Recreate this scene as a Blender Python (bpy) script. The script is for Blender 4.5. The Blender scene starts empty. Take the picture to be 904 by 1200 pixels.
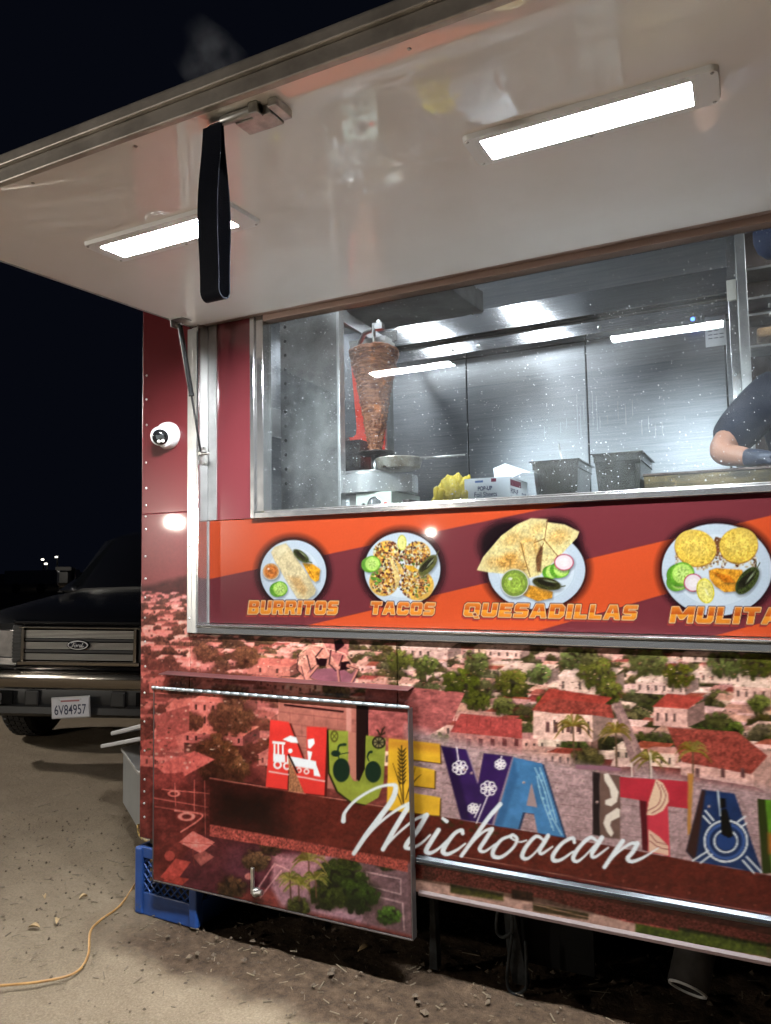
import bpy, bmesh, math, random
import numpy as np
from mathutils import Vector, Matrix
random.seed(7); RNG = np.random.default_rng(11)
SC = bpy.context.scene
COL = SC.collection
rad = math.radians
# ------------------------------------------------------------------ camera
CX, CY, F = 452.0, 600.0, 867.0              # measured on the 904 x 1200 photograph
CAM = np.array([0.0, -2.5, 1.5])             # x along the truck, y into it, z up, metres
def _axes(vp=(-1298.0, 690.6), vx=247.0):
    a = np.array([vp[0]-CX, vp[1]-CY, F]); vy = -((vx-CX)*a[0]+F*F)/a[1]
    up = np.array([vx-CX, vy, F]); up = -up if vy > 0 else up
    up /= np.linalg.norm(up); a /= np.linalg.norm(a)
    X = -a; Z = up; Y = np.cross(Z, X)
    return np.array([X, Y, Z])
RM = _axes()
cd = bpy.data.cameras.new('camera'); cam = bpy.data.objects.new('camera', cd); COL.objects.link(cam)
r, d, f = RM[:, 0], RM[:, 1], RM[:, 2]
cam.matrix_world = Matrix(((r[0], -d[0], -f[0], CAM[0]), (r[1], -d[1], -f[1], CAM[1]), (r[2], -d[2], -f[2], CAM[2]), (0, 0, 0, 1)))
cd.sensor_fit = 'VERTICAL'; cd.sensor_height = 36.0; cd.lens = F/1200*36; cd.clip_start = .02; cd.clip_end = 900
SC.camera = cam
# ------------------------------------------------------------------ night sky, exposure, lamp strengths
world = bpy.data.worlds.new('World'); SC.world = world; world.use_nodes = True
wn = world.node_tree.nodes; bg = wn['Background']
bg.inputs[0].default_value = (.0009, .0012, .0024, 1); bg.inputs[1].default_value = 1.0
vs = SC.view_settings; vs.view_transform = 'Standard'; vs.look = 'None'; vs.exposure = 1.0; vs.gamma = 1.0; vs.use_curve_mapping = False
SC.cycles.max_bounces = 10; SC.cycles.diffuse_bounces = 5; SC.cycles.glossy_bounces = 6; SC.cycles.transparent_max_bounces = 12
SC.cycles.use_denoising = True; SC.cycles.sample_clamp_indirect = 8.0; SC.cycles.caustics_reflective = True
LED_OUT = 560.0       # radiance of the two lit lenses in the awning
LED_IN = 31.0         # lit ceiling lamps inside the kitchen
POLE = 3400.0         # lit lot lamp far out to the left: it throws the truck corner's shadow along the dirt
FLOOD = 1150.0         # lit floodlight lenses out in the lot
# ------------------------------------------------------------------ helpers: measuring
def ray(u, v): return RM @ np.array([u-CX, v-CY, F])
def PY_(u, v, Y):
    q = ray(u, v); t = (Y-CAM[1])/q[1]; return CAM+t*q
def PZ_(u, v, Z=0.0):
    q = ray(u, v); t = (Z-CAM[2])/q[2]; return CAM+t*q
AW_A = rad(2.5); AW_H = np.array([0, 0, 2.562]); AW_N = np.array([0, -math.sin(AW_A), math.cos(AW_A)])
def PA_(u, v):
    q = ray(u, v); t = AW_N @ (AW_H-CAM)/(AW_N @ q); return CAM+t*q
# ------------------------------------------------------------------ helpers: things, parts, meshes
def tag(o, label, cat, group=None):
    o['label'] = label; o['category'] = cat
    if group: o['group'] = group
    return o
def thing(name, loc, label, cat, group=None, rz=0.0):
    o = bpy.data.objects.new(name, None); COL.objects.link(o); o.location = loc; o.rotation_euler = (0, 0, rz)
    o.empty_display_size = .1
    return tag(o, label, cat, group)
def setparent(o, p):
    if p is not None:
        o.parent = p
        o.matrix_parent_inverse = p.matrix_basis.inverted()      # every parent keeps its world place in its basis
def link(name, me, m, parent=None, smooth=False, bev=0.0, seg=2):
    o = bpy.data.objects.new(name, me); COL.objects.link(o)
    for x in (m if isinstance(m, (list, tuple)) else [m]):
        if x is not None: me.materials.append(x)
    setparent(o, parent)
    if smooth: me.polygons.foreach_set('use_smooth', [True]*len(me.polygons))
    if bev > 0:
        b = o.modifiers.new('edge', 'BEVEL'); b.width = bev; b.segments = seg; b.limit_method = 'ANGLE'; b.angle_limit = rad(35)
    return o
class MB:
    """collects simple shapes (world metres) into one mesh"""
    def __init__(s): s.v = []; s.f = []; s.m = []
    def add(s, vs_, fs, mi=0):
        n = len(s.v); s.v += [tuple(map(float, p)) for p in vs_]; s.f += [[n+i for i in q] for q in fs]; s.m += [mi]*len(fs); return s
    def box(s, x0, x1, y0, y1, z0, z1, mi=0, M=None):
        p = [(x, y, z) for z in (z0, z1) for y in (y0, y1) for x in (x0, x1)]
        if M is not None: p = [tuple(M @ Vector(q)) for q in p]
        return s.add(p, [(0, 2, 3, 1), (4, 5, 7, 6), (0, 1, 5, 4), (2, 6, 7, 3), (0, 4, 6, 2), (1, 3, 7, 5)], mi)
    def prism(s, pts, dvec, mi=0):
        n = len(pts); d_ = np.array(dvec, float); a = [np.array(p, float) for p in pts]
        return s.add(a+[p+d_ for p in a], [list(range(n))[::-1], list(range(n, 2*n))]+[(i, (i+1) % n, n+(i+1) % n, n+i) for i in range(n)], mi)
    def tube(s, pts, rr, n=10, mi=0, cap=True):
        pts = [Vector(p) for p in pts]; rr = rr if isinstance(rr, (list, tuple)) else [rr]*len(pts)
        rings = []; up = None
        for i, p in enumerate(pts):
            t = ((pts[i+1]-p) if i == 0 else (p-pts[i-1]) if i == len(pts)-1 else (pts[i+1]-pts[i-1])).normalized()
            if up is None: up = Vector((0, 0, 1)) if abs(t.z) < .9 else Vector((1, 0, 0))
            a = t.cross(up).normalized(); b = a.cross(t).normalized(); up = b
            rings.append([p+rr[i]*(math.cos(2*math.pi*k/n)*a+math.sin(2*math.pi*k/n)*b) for k in range(n)])
        fs = [(i*n+k, i*n+(k+1) % n, (i+1)*n+(k+1) % n, (i+1)*n+k) for i in range(len(pts)-1) for k in range(n)]
        if cap: fs += [list(range(n))[::-1], [(len(pts)-1)*n+k for k in range(n)]]
        return s.add([q for r_ in rings for q in r_], fs, mi)
    def lathe(s, prof, c, n=24, mi=0, axis=None, sx=1, sy=1):
        c = Vector(c); Q = Vector((0, 0, 1)).rotation_difference(Vector(axis)).to_matrix() if axis is not None else Matrix.Identity(3)
        vs_ = [c+Q @ Vector((r_*sx*math.cos(2*math.pi*k/n), r_*sy*math.sin(2*math.pi*k/n), z)) for r_, z in prof for k in range(n)]
        return s.add(vs_, [(i*n+k, i*n+(k+1) % n, (i+1)*n+(k+1) % n, (i+1)*n+k) for i in range(len(prof)-1) for k in range(n)], mi)
    def mesh(s, name):
        me = bpy.data.meshes.new(name); me.from_pydata(s.v, [], s.f)
        if any(s.m): me.polygons.foreach_set('material_index', s.m)
        me.update(); bm = bmesh.new(); bm.from_mesh(me); bmesh.ops.recalc_face_normals(bm, faces=bm.faces); bm.to_mesh(me); bm.free()
        return me
    def build(s, name, m, parent=None, smooth=False, bev=0.0, seg=2): return link(name, s.mesh(name), m, parent, smooth, bev, seg)
def box(name, x0, x1, y0, y1, z0, z1, m, parent=None, bev=.002): return MB().box(x0, x1, y0, y1, z0, z1).build(name, m, parent, bev=bev)
def smooth_angle(o, deg=40):
    me = o.data; me.polygons.foreach_set('use_smooth', [True]*len(me.polygons)); me.set_sharp_from_angle(angle=rad(deg)); return o
def catmull(pts, n=8):
    pts = [np.array(p, float) for p in pts]; P = [2*pts[0]-pts[1]]+pts+[2*pts[-1]-pts[-2]]; out = []
    for i in range(1, len(P)-2):
        for k in range(n):
            t = k/n; a, b, c, d_ = P[i-1], P[i], P[i+1], P[i+2]
            out.append(.5*((2*b)+(-a+c)*t+(2*a-5*b+4*c-d_)*t*t+(-a+3*b-3*c+d_)*t**3))
    return out+[pts[-1]]
# ------------------------------------------------------------------ helpers: materials
def lin(c): 
    c = np.array(c, float)/255.0
    return np.where(c <= .04045, c/12.92, ((c+.055)/1.055)**2.4)
def mat(name, c=(.5, .5, .5), rough=.5, metal=0.0, coat=0.0, c2=None, nscale=20.0, ndetail=5.0, stretch=(1, 1, 1), bump=0.0, bscale=None, bstretch=None, rvar=0.0, emit=None, estr=0.0, attr=None, bdet=6, spec=.5, aniso=0.0, csharp=(.35, .65), wear=None):
    m = bpy.data.materials.new(name); m.use_nodes = True; nt = m.node_tree; N = nt.nodes; L = nt.links
    b = N['Principled BSDF']; b.inputs['Roughness'].default_value = rough; b.inputs['Metallic'].default_value = metal
    b.inputs['Coat Weight'].default_value = coat; b.inputs['Coat Roughness'].default_value = .045; b.inputs['Specular IOR Level'].default_value = spec
    b.inputs['Anisotropic'].default_value = aniso
    c = tuple(c); b.inputs['Base Color'].default_value = (*c, 1)
    tc = N.new('ShaderNodeTexCoord')
    def noise(sc, det, st):
        mp = N.new('ShaderNodeMapping'); mp.inputs['Scale'].default_value = st; L.new(tc.outputs['Object'], mp.inputs[0])
        n = N.new('ShaderNodeTexNoise'); n.inputs['Scale'].default_value = sc; n.inputs['Detail'].default_value = det; n.inputs['Roughness'].default_value = .62; L.new(mp.outputs[0], n.inputs['Vector']); return n
    col = None
    if attr:
        a = N.new('ShaderNodeAttribute'); a.attribute_name = attr; col = a.outputs['Color']; L.new(col, b.inputs['Base Color'])
    if c2 is not None:
        n = noise(nscale, ndetail, stretch); r_ = N.new('ShaderNodeValToRGB'); r_.color_ramp.elements[0].position = csharp[0]; r_.color_ramp.elements[1].position = csharp[1]
        r_.color_ramp.elements[0].color = (*c, 1); r_.color_ramp.elements[1].color = (*c2, 1); L.new(n.outputs[0], r_.inputs[0]); col = r_.outputs[0]; L.new(col, b.inputs['Base Color'])
    if wear is not None:      # (colour, scale, threshold): specks and stains with their own outline
        n = noise(wear[1], 6, (1, 1, 1)); r_ = N.new('ShaderNodeValToRGB'); r_.color_ramp.elements[0].position = wear[2]; r_.color_ramp.elements[1].position = wear[2]+.06
        L.new(n.outputs[0], r_.inputs[0]); mx = N.new('ShaderNodeMix'); mx.data_type = 'RGBA'; L.new(r_.outputs[0], mx.inputs[0]); mx.inputs[7].default_value = (*wear[0], 1)
        if col is not None: L.new(col, mx.inputs[6])
        else: mx.inputs[6].default_value = (*c, 1)
        L.new(mx.outputs[2], b.inputs['Base Color'])
    if rvar > 0:
        n = noise(nscale*1.3, 4, stretch); mr = N.new('ShaderNodeMapRange'); mr.inputs[3].default_value = max(.02, rough-rvar); mr.inputs[4].default_value = rough+rvar; L.new(n.outputs[0], mr.inputs[0]); L.new(mr.outputs[0], b.inputs['Roughness'])
    if bump > 0:
        n = noise(bscale or nscale, bdet, bstretch or stretch); bp = N.new('ShaderNodeBump'); bp.inputs['Strength'].default_value = bump; bp.inputs['Distance'].default_value = .01; L.new(n.outputs[0], bp.inputs['Height']); L.new(bp.outputs[0], b.inputs['Normal'])
    if emit is not None:
        b.inputs['Emission Color'].default_value = (*emit, 1); b.inputs['Emission Strength'].default_value = estr
    return m
M_alu = mat('aluminium', (.46, .46, .45), .34, .80, c2=(.38, .38, .37), nscale=14, bump=.04, bscale=40, rvar=.08)
M_alu_edge = mat('weathered_aluminium', (.50, .46, .42), .42, .45, c2=(.34, .31, .28), nscale=9, bump=.12, bscale=60, rvar=.1)
M_alu_bright = mat('polished_aluminium', (.56, .56, .56), .15, .93, bump=.10, bscale=9, rvar=.07, bdet=3)
M_steel = mat('brushed_stainless', (.52, .53, .55), .12, 1.0, c2=(.44, .45, .47), nscale=3, stretch=(1, 1, 60), bump=.03, bscale=5, bstretch=(.6, .6, 90), rvar=.05, bdet=2)
M_steel_wave = mat('wavy_stainless', (.25, .26, .275), .36, 1.0, c2=(.19, .20, .21), nscale=4, stretch=(1, 1, 40), bump=.16, bscale=2.0, bstretch=(.6, .6, 2.6), rvar=.05, bdet=0)
M_steel_dull = mat('dull_stainless', (.50, .50, .49), .36, 1.0, c2=(.30, .29, .27), nscale=6, bump=.06, bscale=30, rvar=.1)
M_steel_soft = mat('satin_stainless', (.54, .56, .59), .46, 1.0, c2=(.44, .47, .52), nscale=3, stretch=(1, 1, 40), bump=.02, bscale=4, bdet=1)
M_white_gloss = mat('white_gloss_panel', (.86, .83, .81), .5, 0, coat=1.0, c2=(.81, .77, .74), nscale=2, bump=.006, bscale=1.6, spec=.2, bdet=0)
M_white_gloss.node_tree.nodes['Principled BSDF'].inputs['Coat IOR'].default_value = 2.0; M_white_gloss.node_tree.nodes['Principled BSDF'].inputs['Coat Roughness'].default_value = .015
M_maroon = mat('maroon_vinyl', (.115, .016, .019), .30, 0, coat=.4, spec=.12, c2=(.108, .015, .018), nscale=2, bump=.02, bscale=3)
M_black = mat('black_rubber', (.012, .012, .013), .55, bump=.1, bscale=60)
M_blackmetal = mat('black_painted_metal', (.010, .010, .011), .5, spec=.3)
M_web = mat('navy_black_webbing', (.006, .008, .016), .55, c2=(.010, .013, .024), nscale=300, bump=.3, bscale=380, spec=.08)
M_dark = mat('dark_void', (.008, .008, .008), .9, spec=.05)
M_whiteplas = mat('white_plastic', (.72, .73, .74), .3, coat=.2)
M_zinc = mat('zinc_steel', (.55, .55, .53), .33, 1.0, c2=(.34, .34, .33), nscale=30, bump=.08, bscale=80)
M_wrap = mat('printed_wrap', rough=.30, coat=.35, spec=.12, attr='print', bump=.02, bscale=4)
M_board = mat('printed_board', rough=.25, coat=.55, spec=.12, attr='print', bump=.014, bscale=3)
M_led = mat('lit_led_lens', (.9, .9, .9), .4, emit=(.93, .97, 1.0), estr=LED_OUT)
M_ledin = mat('lit_kitchen_lens', (.9, .9, .9), .4, emit=(.96, .98, 1.0), estr=LED_IN)
# ------------------------------------------------------------------ ground
def ground():
    def axis(a, b, lo, hi, step):
        core = list(np.arange(lo, hi+1e-6, step)); out = []; x = lo; s = step
        while x > a: s *= 1.35; x -= s; out.append(max(x, a))
        pre = out[::-1]; out = []; x = core[-1]; s = step
        while x < b: s *= 1.35; x += s; out.append(min(x, b))
        return np.array(pre+core+out)
    xs = axis(-300, 300, -4.2, .8, .02); ys = axis(-60, 500, -1.6, 2.4, .02)
    X, Y = np.meshgrid(xs, ys)
    def vn(X, Y, s, seed):
        g = np.random.default_rng(seed).random((256, 256)); u = X/s; v = Y/s; i = np.floor(u).astype(int); j = np.floor(v).astype(int); a = u-i; b = v-j
        a = a*a*(3-2*a); b = b*b*(3-2*b); h = lambda p, q: g[q % 256, p % 256]
        return (h(i, j)*(1-a)+h(i+1, j)*a)*(1-b)+(h(i, j+1)*(1-a)+h(i+1, j+1)*a)*b
    Z = (vn(X, Y, .9, 1)-.5)*.022+(vn(X, Y, .22, 2)-.5)*.010+(vn(X, Y, .07, 3)-.5)*.006+(vn(X, Y, .025, 4)-.5)*.004
    rough = np.clip((Y+.25)/.5, 0, 1)*np.clip((X+2.6)/.3, 0, 1)          # churned earth beneath the truck
    Z += rough*((vn(X, Y, .11, 5)-.5)*.022+(vn(X, Y, .045, 6)-.5)*.014)
    tr = lambda c0, k, w: np.exp(-((Y-(c0+k*(X+3)))/w)**2)      # faint wheel ruts
    Z -= .012*(tr(.9, .35, .09)+tr(-.75, .30, .10)+.7*tr(.35, .32, .07))*np.clip((-2.2-X)/.4, 0, 1); Z += .006*(tr(1.08, .35, .07)+tr(-.55, .30, .07))*np.clip((-2.2-X)/.4, 0, 1)
    Z -= .004
    far = np.clip((np.hypot(X+2, Y-1)-6)/10, 0, 1); Z *= 1-far
    me = bpy.data.meshes.new('ground'); nx, ny = len(xs), len(ys)
    I = np.arange(nx*ny).reshape(ny, nx); q = np.stack([I[:-1, :-1], I[:-1, 1:], I[1:, 1:], I[1:, :-1]], -1).reshape(-1, 4)
    fast_mesh(me, np.stack([X, Y, Z], -1).reshape(-1, 3), q)
    m = bpy.data.materials.new('packed_dirt'); m.use_nodes = True; nt = m.node_tree; N = nt.nodes; L = nt.links; b = N['Principled BSDF']; b.inputs['Roughness'].default_value = .92; b.inputs['Specular IOR Level'].default_value = .15
    tc = N.new('ShaderNodeTexCoord')
    def nz(s, d_=6, ro=.65):
        n = N.new('ShaderNodeTexNoise'); n.inputs['Scale'].default_value = s; n.inputs['Detail'].default_value = d_; n.inputs['Roughness'].default_value = ro; L.new(tc.outputs['Object'], n.inputs['Vector']); return n.outputs[0]
    def ramp(src, stops):
        r_ = N.new('ShaderNodeValToRGB'); e = r_.color_ramp.elements
        while len(e) < len(stops): e.new(.5)
        for k, (p, c) in enumerate(stops): e[k].position = p; e[k].color = (*c, 1)
        L.new(src, r_.inputs[0]); return r_.outputs[0]
    def mix(fac, a, c, mode='MIX'):
        x = N.new('ShaderNodeMix'); x.data_type = 'RGBA'; x.blend_type = mode
        if isinstance(fac, float): x.inputs[0].default_value = fac
        else: L.new(fac, x.inputs[0])
        L.new(a, x.inputs[6]); L.new(c, x.inputs[7]); return x.outputs[2]
    base = ramp(nz(3.0), [(.3, (.118, .088, .057)), (.55, (.166, .128, .086)), (.75, (.210, .164, .112))])
    fine = ramp(nz(120, 4, .7), [(.30, (.070, .053, .035)), (.52, (.155, .121, .082)), (.72, (.255, .206, .146))])
    c = mix(.45, base, fine)
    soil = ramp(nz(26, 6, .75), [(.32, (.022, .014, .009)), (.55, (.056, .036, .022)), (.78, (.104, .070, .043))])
    # churned soil along the truck, its uneven dark zone also painting the truck's shadow
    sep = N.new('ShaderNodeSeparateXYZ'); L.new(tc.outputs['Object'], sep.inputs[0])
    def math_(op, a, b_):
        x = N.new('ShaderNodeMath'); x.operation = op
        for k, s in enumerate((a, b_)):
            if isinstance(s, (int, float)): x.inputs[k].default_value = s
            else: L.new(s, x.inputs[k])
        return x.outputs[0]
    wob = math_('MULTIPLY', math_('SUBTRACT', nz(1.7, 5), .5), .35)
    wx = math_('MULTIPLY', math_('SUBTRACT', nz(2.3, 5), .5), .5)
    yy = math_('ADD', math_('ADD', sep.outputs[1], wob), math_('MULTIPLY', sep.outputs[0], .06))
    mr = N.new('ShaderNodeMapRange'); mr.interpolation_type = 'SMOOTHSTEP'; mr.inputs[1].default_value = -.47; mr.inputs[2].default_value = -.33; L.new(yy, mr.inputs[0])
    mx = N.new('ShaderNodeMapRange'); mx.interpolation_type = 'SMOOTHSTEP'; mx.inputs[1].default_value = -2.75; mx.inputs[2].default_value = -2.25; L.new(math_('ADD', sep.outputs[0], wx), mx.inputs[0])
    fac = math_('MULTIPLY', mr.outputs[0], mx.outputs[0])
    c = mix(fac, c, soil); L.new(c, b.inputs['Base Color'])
    bp = N.new('ShaderNodeBump'); bp.inputs['Strength'].default_value = .7; bp.inputs['Distance'].default_value = .006; L.new(nz(150, 6, .7), bp.inputs['Height'])
    bp2 = N.new('ShaderNodeBump'); bp2.inputs['Strength'].default_value = .5; bp2.inputs['Distance'].default_value = .02; L.new(nz(30, 5), bp2.inputs['Height']); L.new(bp.outputs[0], bp2.inputs['Normal']); L.new(bp2.outputs[0], b.inputs['Normal'])
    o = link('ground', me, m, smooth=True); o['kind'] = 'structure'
    # straw, chaff and small clods strewn over the dirt
    s = MB(); R_ = random.Random(3)
    for k in range(1100):
        x = R_.uniform(-4.4, .6); y = R_.uniform(-1.5, 2.2) if k % 3 else R_.uniform(-.5, .5)
        a = R_.uniform(0, 6.28); l = R_.uniform(.006, .020)*(1 if R_.random() < .92 else 2.2); w = R_.uniform(.0010, .0022)
        s.box(-l, l, -w, w, 0, w*1.3, 0, Matrix.Translation((x, y, .004+R_.uniform(0, .006))) @ Matrix.Rotation(a, 4, 'Z') @ Matrix.Rotation(R_.uniform(-.2, .2), 4, 'Y'))
    o = s.build('straw_litter', mat('straw', (.15, .115, .072), .8, c2=(.065, .048, .030), nscale=3), None); o['kind'] = 'stuff'; tag(o, 'dry straw and chaff strewn over the packed dirt', 'straw')
    s = MB()
    for k in range(1500):
        x = R_.uniform(-4.2, .6); y = R_.uniform(-1.5, 2.2) if k % 2 else R_.uniform(-.35, .7); q = R_.uniform(.003, .009)*(1.9 if (y > -.2 and x > -2.4 and R_.random() < .3) else 1)
        M = Matrix.Translation((x, y, q*.3)) @ Matrix.Rotation(R_.uniform(0, 6), 4, 'Z') @ Matrix.Diagonal((q, q*R_.uniform(.6, 1), q*R_.uniform(.5, .8), 1))
        p = [(1, 0, 0), (-1, .1, .1), (0, 1, 0), (.1, -1, 0), (0, 0, 1), (0, .1, -1)]
        s.add([tuple(M @ Vector([c_*R_.uniform(.75, 1.2) for c_ in t])) for t in p], [(0, 2, 4), (2, 1, 4), (1, 3, 4), (3, 0, 4), (2, 0, 5), (1, 2, 5), (3, 1, 5), (0, 3, 5)])
    o = s.build('soil_clods', mat('clod', (.10, .072, .045), .95, c2=(.04, .027, .017), nscale=6), None); o['kind'] = 'stuff'; tag(o, 'small clods and pebbles lying on the dirt', 'soil')
def fast_mesh(me, V, Q, cols=None):
    V = np.ascontiguousarray(V, dtype=np.float32); Q = np.ascontiguousarray(Q, dtype=np.int32)
    me.vertices.add(len(V)); me.vertices.foreach_set('co', V.ravel())
    me.loops.add(Q.size); me.loops.foreach_set('vertex_index', Q.ravel())
    me.polygons.add(len(Q)); me.polygons.foreach_set('loop_start', np.arange(0, Q.size, 4, dtype=np.int32)); me.polygons.foreach_set('loop_total', np.full(len(Q), 4, dtype=np.int32))
    me.update(calc_edges=True)
    if cols is not None:
        a = me.color_attributes.new('print', 'FLOAT_COLOR', 'POINT'); c = np.ones((len(V), 4), np.float32); c[:, :3] = cols; a.data.foreach_set('color', c.ravel())
ground()
# ------------------------------------------------------------------ the flat prints (vinyl wrap, menu board), laid out on the sheet
class Canvas:
    """colour grid on the sheet y = Y; artwork is laid out in photograph coordinates (u, v)"""
    def __init__(s, x0, x1, z0, z1, r, Y):
        s.x0, s.z0, s.r, s.Y = x0, z0, r, Y; s.nx = int((x1-x0)/r)+1; s.nz = int((z1-z0)/r)+1
        X, Z = np.meshgrid(x0+r*np.arange(s.nx), z0+r*np.arange(s.nz)); s.X, s.Z = X, Z
        P = np.stack([X-CAM[0], np.full_like(X, Y-CAM[1]), Z-CAM[2]], -1) @ RM
        s.U = CX+F*P[..., 0]/P[..., 2]; s.V = CY+F*P[..., 1]/P[..., 2]; s.C = np.zeros(X.shape+(3,))
    def sl(s, u0, u1, v0, v1):
        q = [PY_(u, v, s.Y) for u in (u0, u1) for v in (v0, v1)]; xs = [p[0] for p in q]; zs = [p[2] for p in q]
        a = max(0, int((min(xs)-s.x0)/s.r)-1); b = min(s.nx, int((max(xs)-s.x0)/s.r)+3); c = max(0, int((min(zs)-s.z0)/s.r)-1); d_ = min(s.nz, int((max(zs)-s.z0)/s.r)+3)
        return (slice(c, max(c, d_)), slice(a, max(a, b)))
    def put(s, k, al, col, mul=None):
        col = np.array(col, float)
        if mul is not None: col = np.clip(col*mul[..., None], 0, 255)
        s.C[k] += al[..., None]*(col-s.C[k])
    def tex(s, k, sc, amt, seed=0, oct=3, sx=1, sy=1):
        return 1+amt*(fbm(s.U[k]/sx, s.V[k]/sy, sc, seed, oct)-.5)*2
    def poly(s, pts, col, a=1.0, soft=.9, tx=None):
        pts = np.array(pts, float); m = soft+1; k = s.sl(pts[:, 0].min()-m, pts[:, 0].max()+m, pts[:, 1].min()-m, pts[:, 1].max()+m)
        U, V = s.U[k], s.V[k]
        if U.size == 0: return
        ins = np.zeros(U.shape, bool); dm = np.full(U.shape, 1e9); n = len(pts)
        for i in range(n):
            (x1, y1), (x2, y2) = pts[i], pts[(i+1) % n]
            c = ((y1 > V) != (y2 > V)) & (U < (x2-x1)*(V-y1)/((y2-y1) if y2 != y1 else 1e-9)+x1); ins ^= c
            dx, dy = x2-x1, y2-y1; t = np.clip(((U-x1)*dx+(V-y1)*dy)/(dx*dx+dy*dy+1e-9), 0, 1); dm = np.minimum(dm, np.hypot(U-x1-t*dx, V-y1-t*dy))
        sd = np.where(ins, dm, -dm); al = a*np.clip(.5+sd/soft, 0, 1)
        s.put(k, al, col, None if tx is None else s.tex(k, *tx))
    def ell(s, u, v, ru, rv, col, ang=0, a=1.0, soft=.9, tx=None, ring=None):
        R_ = max(ru, rv)+soft+1; k = s.sl(u-R_, u+R_, v-R_, v+R_); U, V = s.U[k]-u, s.V[k]-v
        if U.size == 0: return
        c, d_ = math.cos(rad(ang)), math.sin(rad(ang)); p = U*c+V*d_; q = -U*d_+V*c
        e = np.hypot(p/ru, q/rv); sd = (1-e)*min(ru, rv)
        al = np.clip(.5+sd/soft, 0, 1) if ring is None else np.clip(.5+(ring/2-np.abs(sd))/soft, 0, 1)
        s.put(k, a*al, col, None if tx is None else s.tex(k, *tx))
    def stroke(s, pts, w, col, a=1.0, soft=.8, sm=0, tx=None):
        if sm: 
            if not isinstance(w, (int, float)): w = list(np.interp(np.linspace(0, len(pts)-1, (len(pts)-1)*sm+1), range(len(pts)), w))
            pts = catmull(pts, sm)
        pts = np.array(pts, float); W = np.full(len(pts), w, float) if isinstance(w, (int, float)) else np.array(w, float); m = W.max()+soft+1
        k = s.sl(pts[:, 0].min()-m, pts[:, 0].max()+m, pts[:, 1].min()-m, pts[:, 1].max()+m); U, V = s.U[k], s.V[k]
        if U.size == 0: return
        sd = np.full(U.shape, -1e9)
        for i in range(len(pts)-1):
            (x1, y1), (x2, y2) = pts[i], pts[i+1]; dx, dy = x2-x1, y2-y1; t = np.clip(((U-x1)*dx+(V-y1)*dy)/(dx*dx+dy*dy+1e-9), 0, 1)
            sd = np.maximum(sd, (W[i]+(W[i+1]-W[i])*t)/2-np.hypot(U-x1-t*dx, V-y1-t*dy))
        s.put(k, a*np.clip(.5+sd/soft, 0, 1), col, None if tx is None else s.tex(k, *tx))
_G = {}
def fbm(U, V, sc, seed=0, oct=3):
    if seed not in _G: _G[seed] = np.random.default_rng(100+seed).random((128, 128))
    g = _G[seed]; out = 0; amp = 1; tot = 0
    for o in range(oct):
        u = U/sc*2**o+7.3*o; v = V/sc*2**o+3.1*o; i = np.floor(u).astype(int); j = np.floor(v).astype(int); a = u-i; b = v-j; a = a*a*(3-2*a); b = b*b*(3-2*b)
        h = lambda p, q: g[q % 128, p % 128]
        out = out+amp*((h(i, j)*(1-a)+h(i+1, j)*a)*(1-b)+(h(i, j+1)*(1-a)+h(i+1, j+1)*a)*b); tot += amp; amp *= .55
    return out/tot
def sheet(name, cv, x0, x1, z0, z1, Y, m, parent, thick=.02, gain=1.0, refY=None, bow=None):
    """a printed sheet: fine grid in front, returned edges behind"""
    nx = int(round((x1-x0)/cv.r))+1; nz = int(round((z1-z0)/cv.r))+1
    xs = np.linspace(x0, x1, nx); zs = np.linspace(z0, z1, nz); X, Z = np.meshgrid(xs, zs)
    k = 1.0 if refY is None else (cv.Y-CAM[1])/(refY-CAM[1])
    gx = (CAM[0]+(X-CAM[0])*k-cv.x0)/cv.r; gz = (CAM[2]+(Z-CAM[2])*k-cv.z0)/cv.r
    gx = np.clip(gx, 0, cv.nx-1.001); gz = np.clip(gz, 0, cv.nz-1.001); i = gx.astype(int); j = gz.astype(int); a = (gx-i)[..., None]; b = (gz-j)[..., None]
    C = (cv.C[j, i]*(1-a)+cv.C[j, i+1]*a)*(1-b)+(cv.C[j+1, i]*(1-a)+cv.C[j+1, i+1]*a)*b
    C = np.clip(lin(C)*gain, 0, .85)
    YY = np.full_like(X, Y) if bow is None else Y+bow(X, Z)
    V = np.stack([X, YY, Z], -1).reshape(-1, 3); I = np.arange(nx*nz).reshape(nz, nx)
    Q = np.stack([I[:-1, :-1], I[:-1, 1:], I[1:, 1:], I[1:, :-1]], -1).reshape(-1, 4)
    ring = np.concatenate([I[0, :-1], I[:-1, -1], I[-1, :0:-1], I[:0:-1, 0]]); n = len(ring); Vb = V[ring].copy(); Vb[:, 1] += thick
    J = nx*nz+np.arange(n); Qb = np.stack([np.roll(ring, -1), ring, J, np.roll(J, -1)], -1)
    me = bpy.data.meshes.new(name); fast_mesh(me, np.concatenate([V, Vb]), np.concatenate([Q, Qb]), np.concatenate([C.reshape(-1, 3), C.reshape(-1, 3)[ring]]))
    return link(name, me, m, parent)
R = random.Random(5)
def jit(c, a=14): q = R.uniform(-a, a); return [min(255, max(0, x+q+R.uniform(-a*.4, a*.4))) for x in c]
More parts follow.
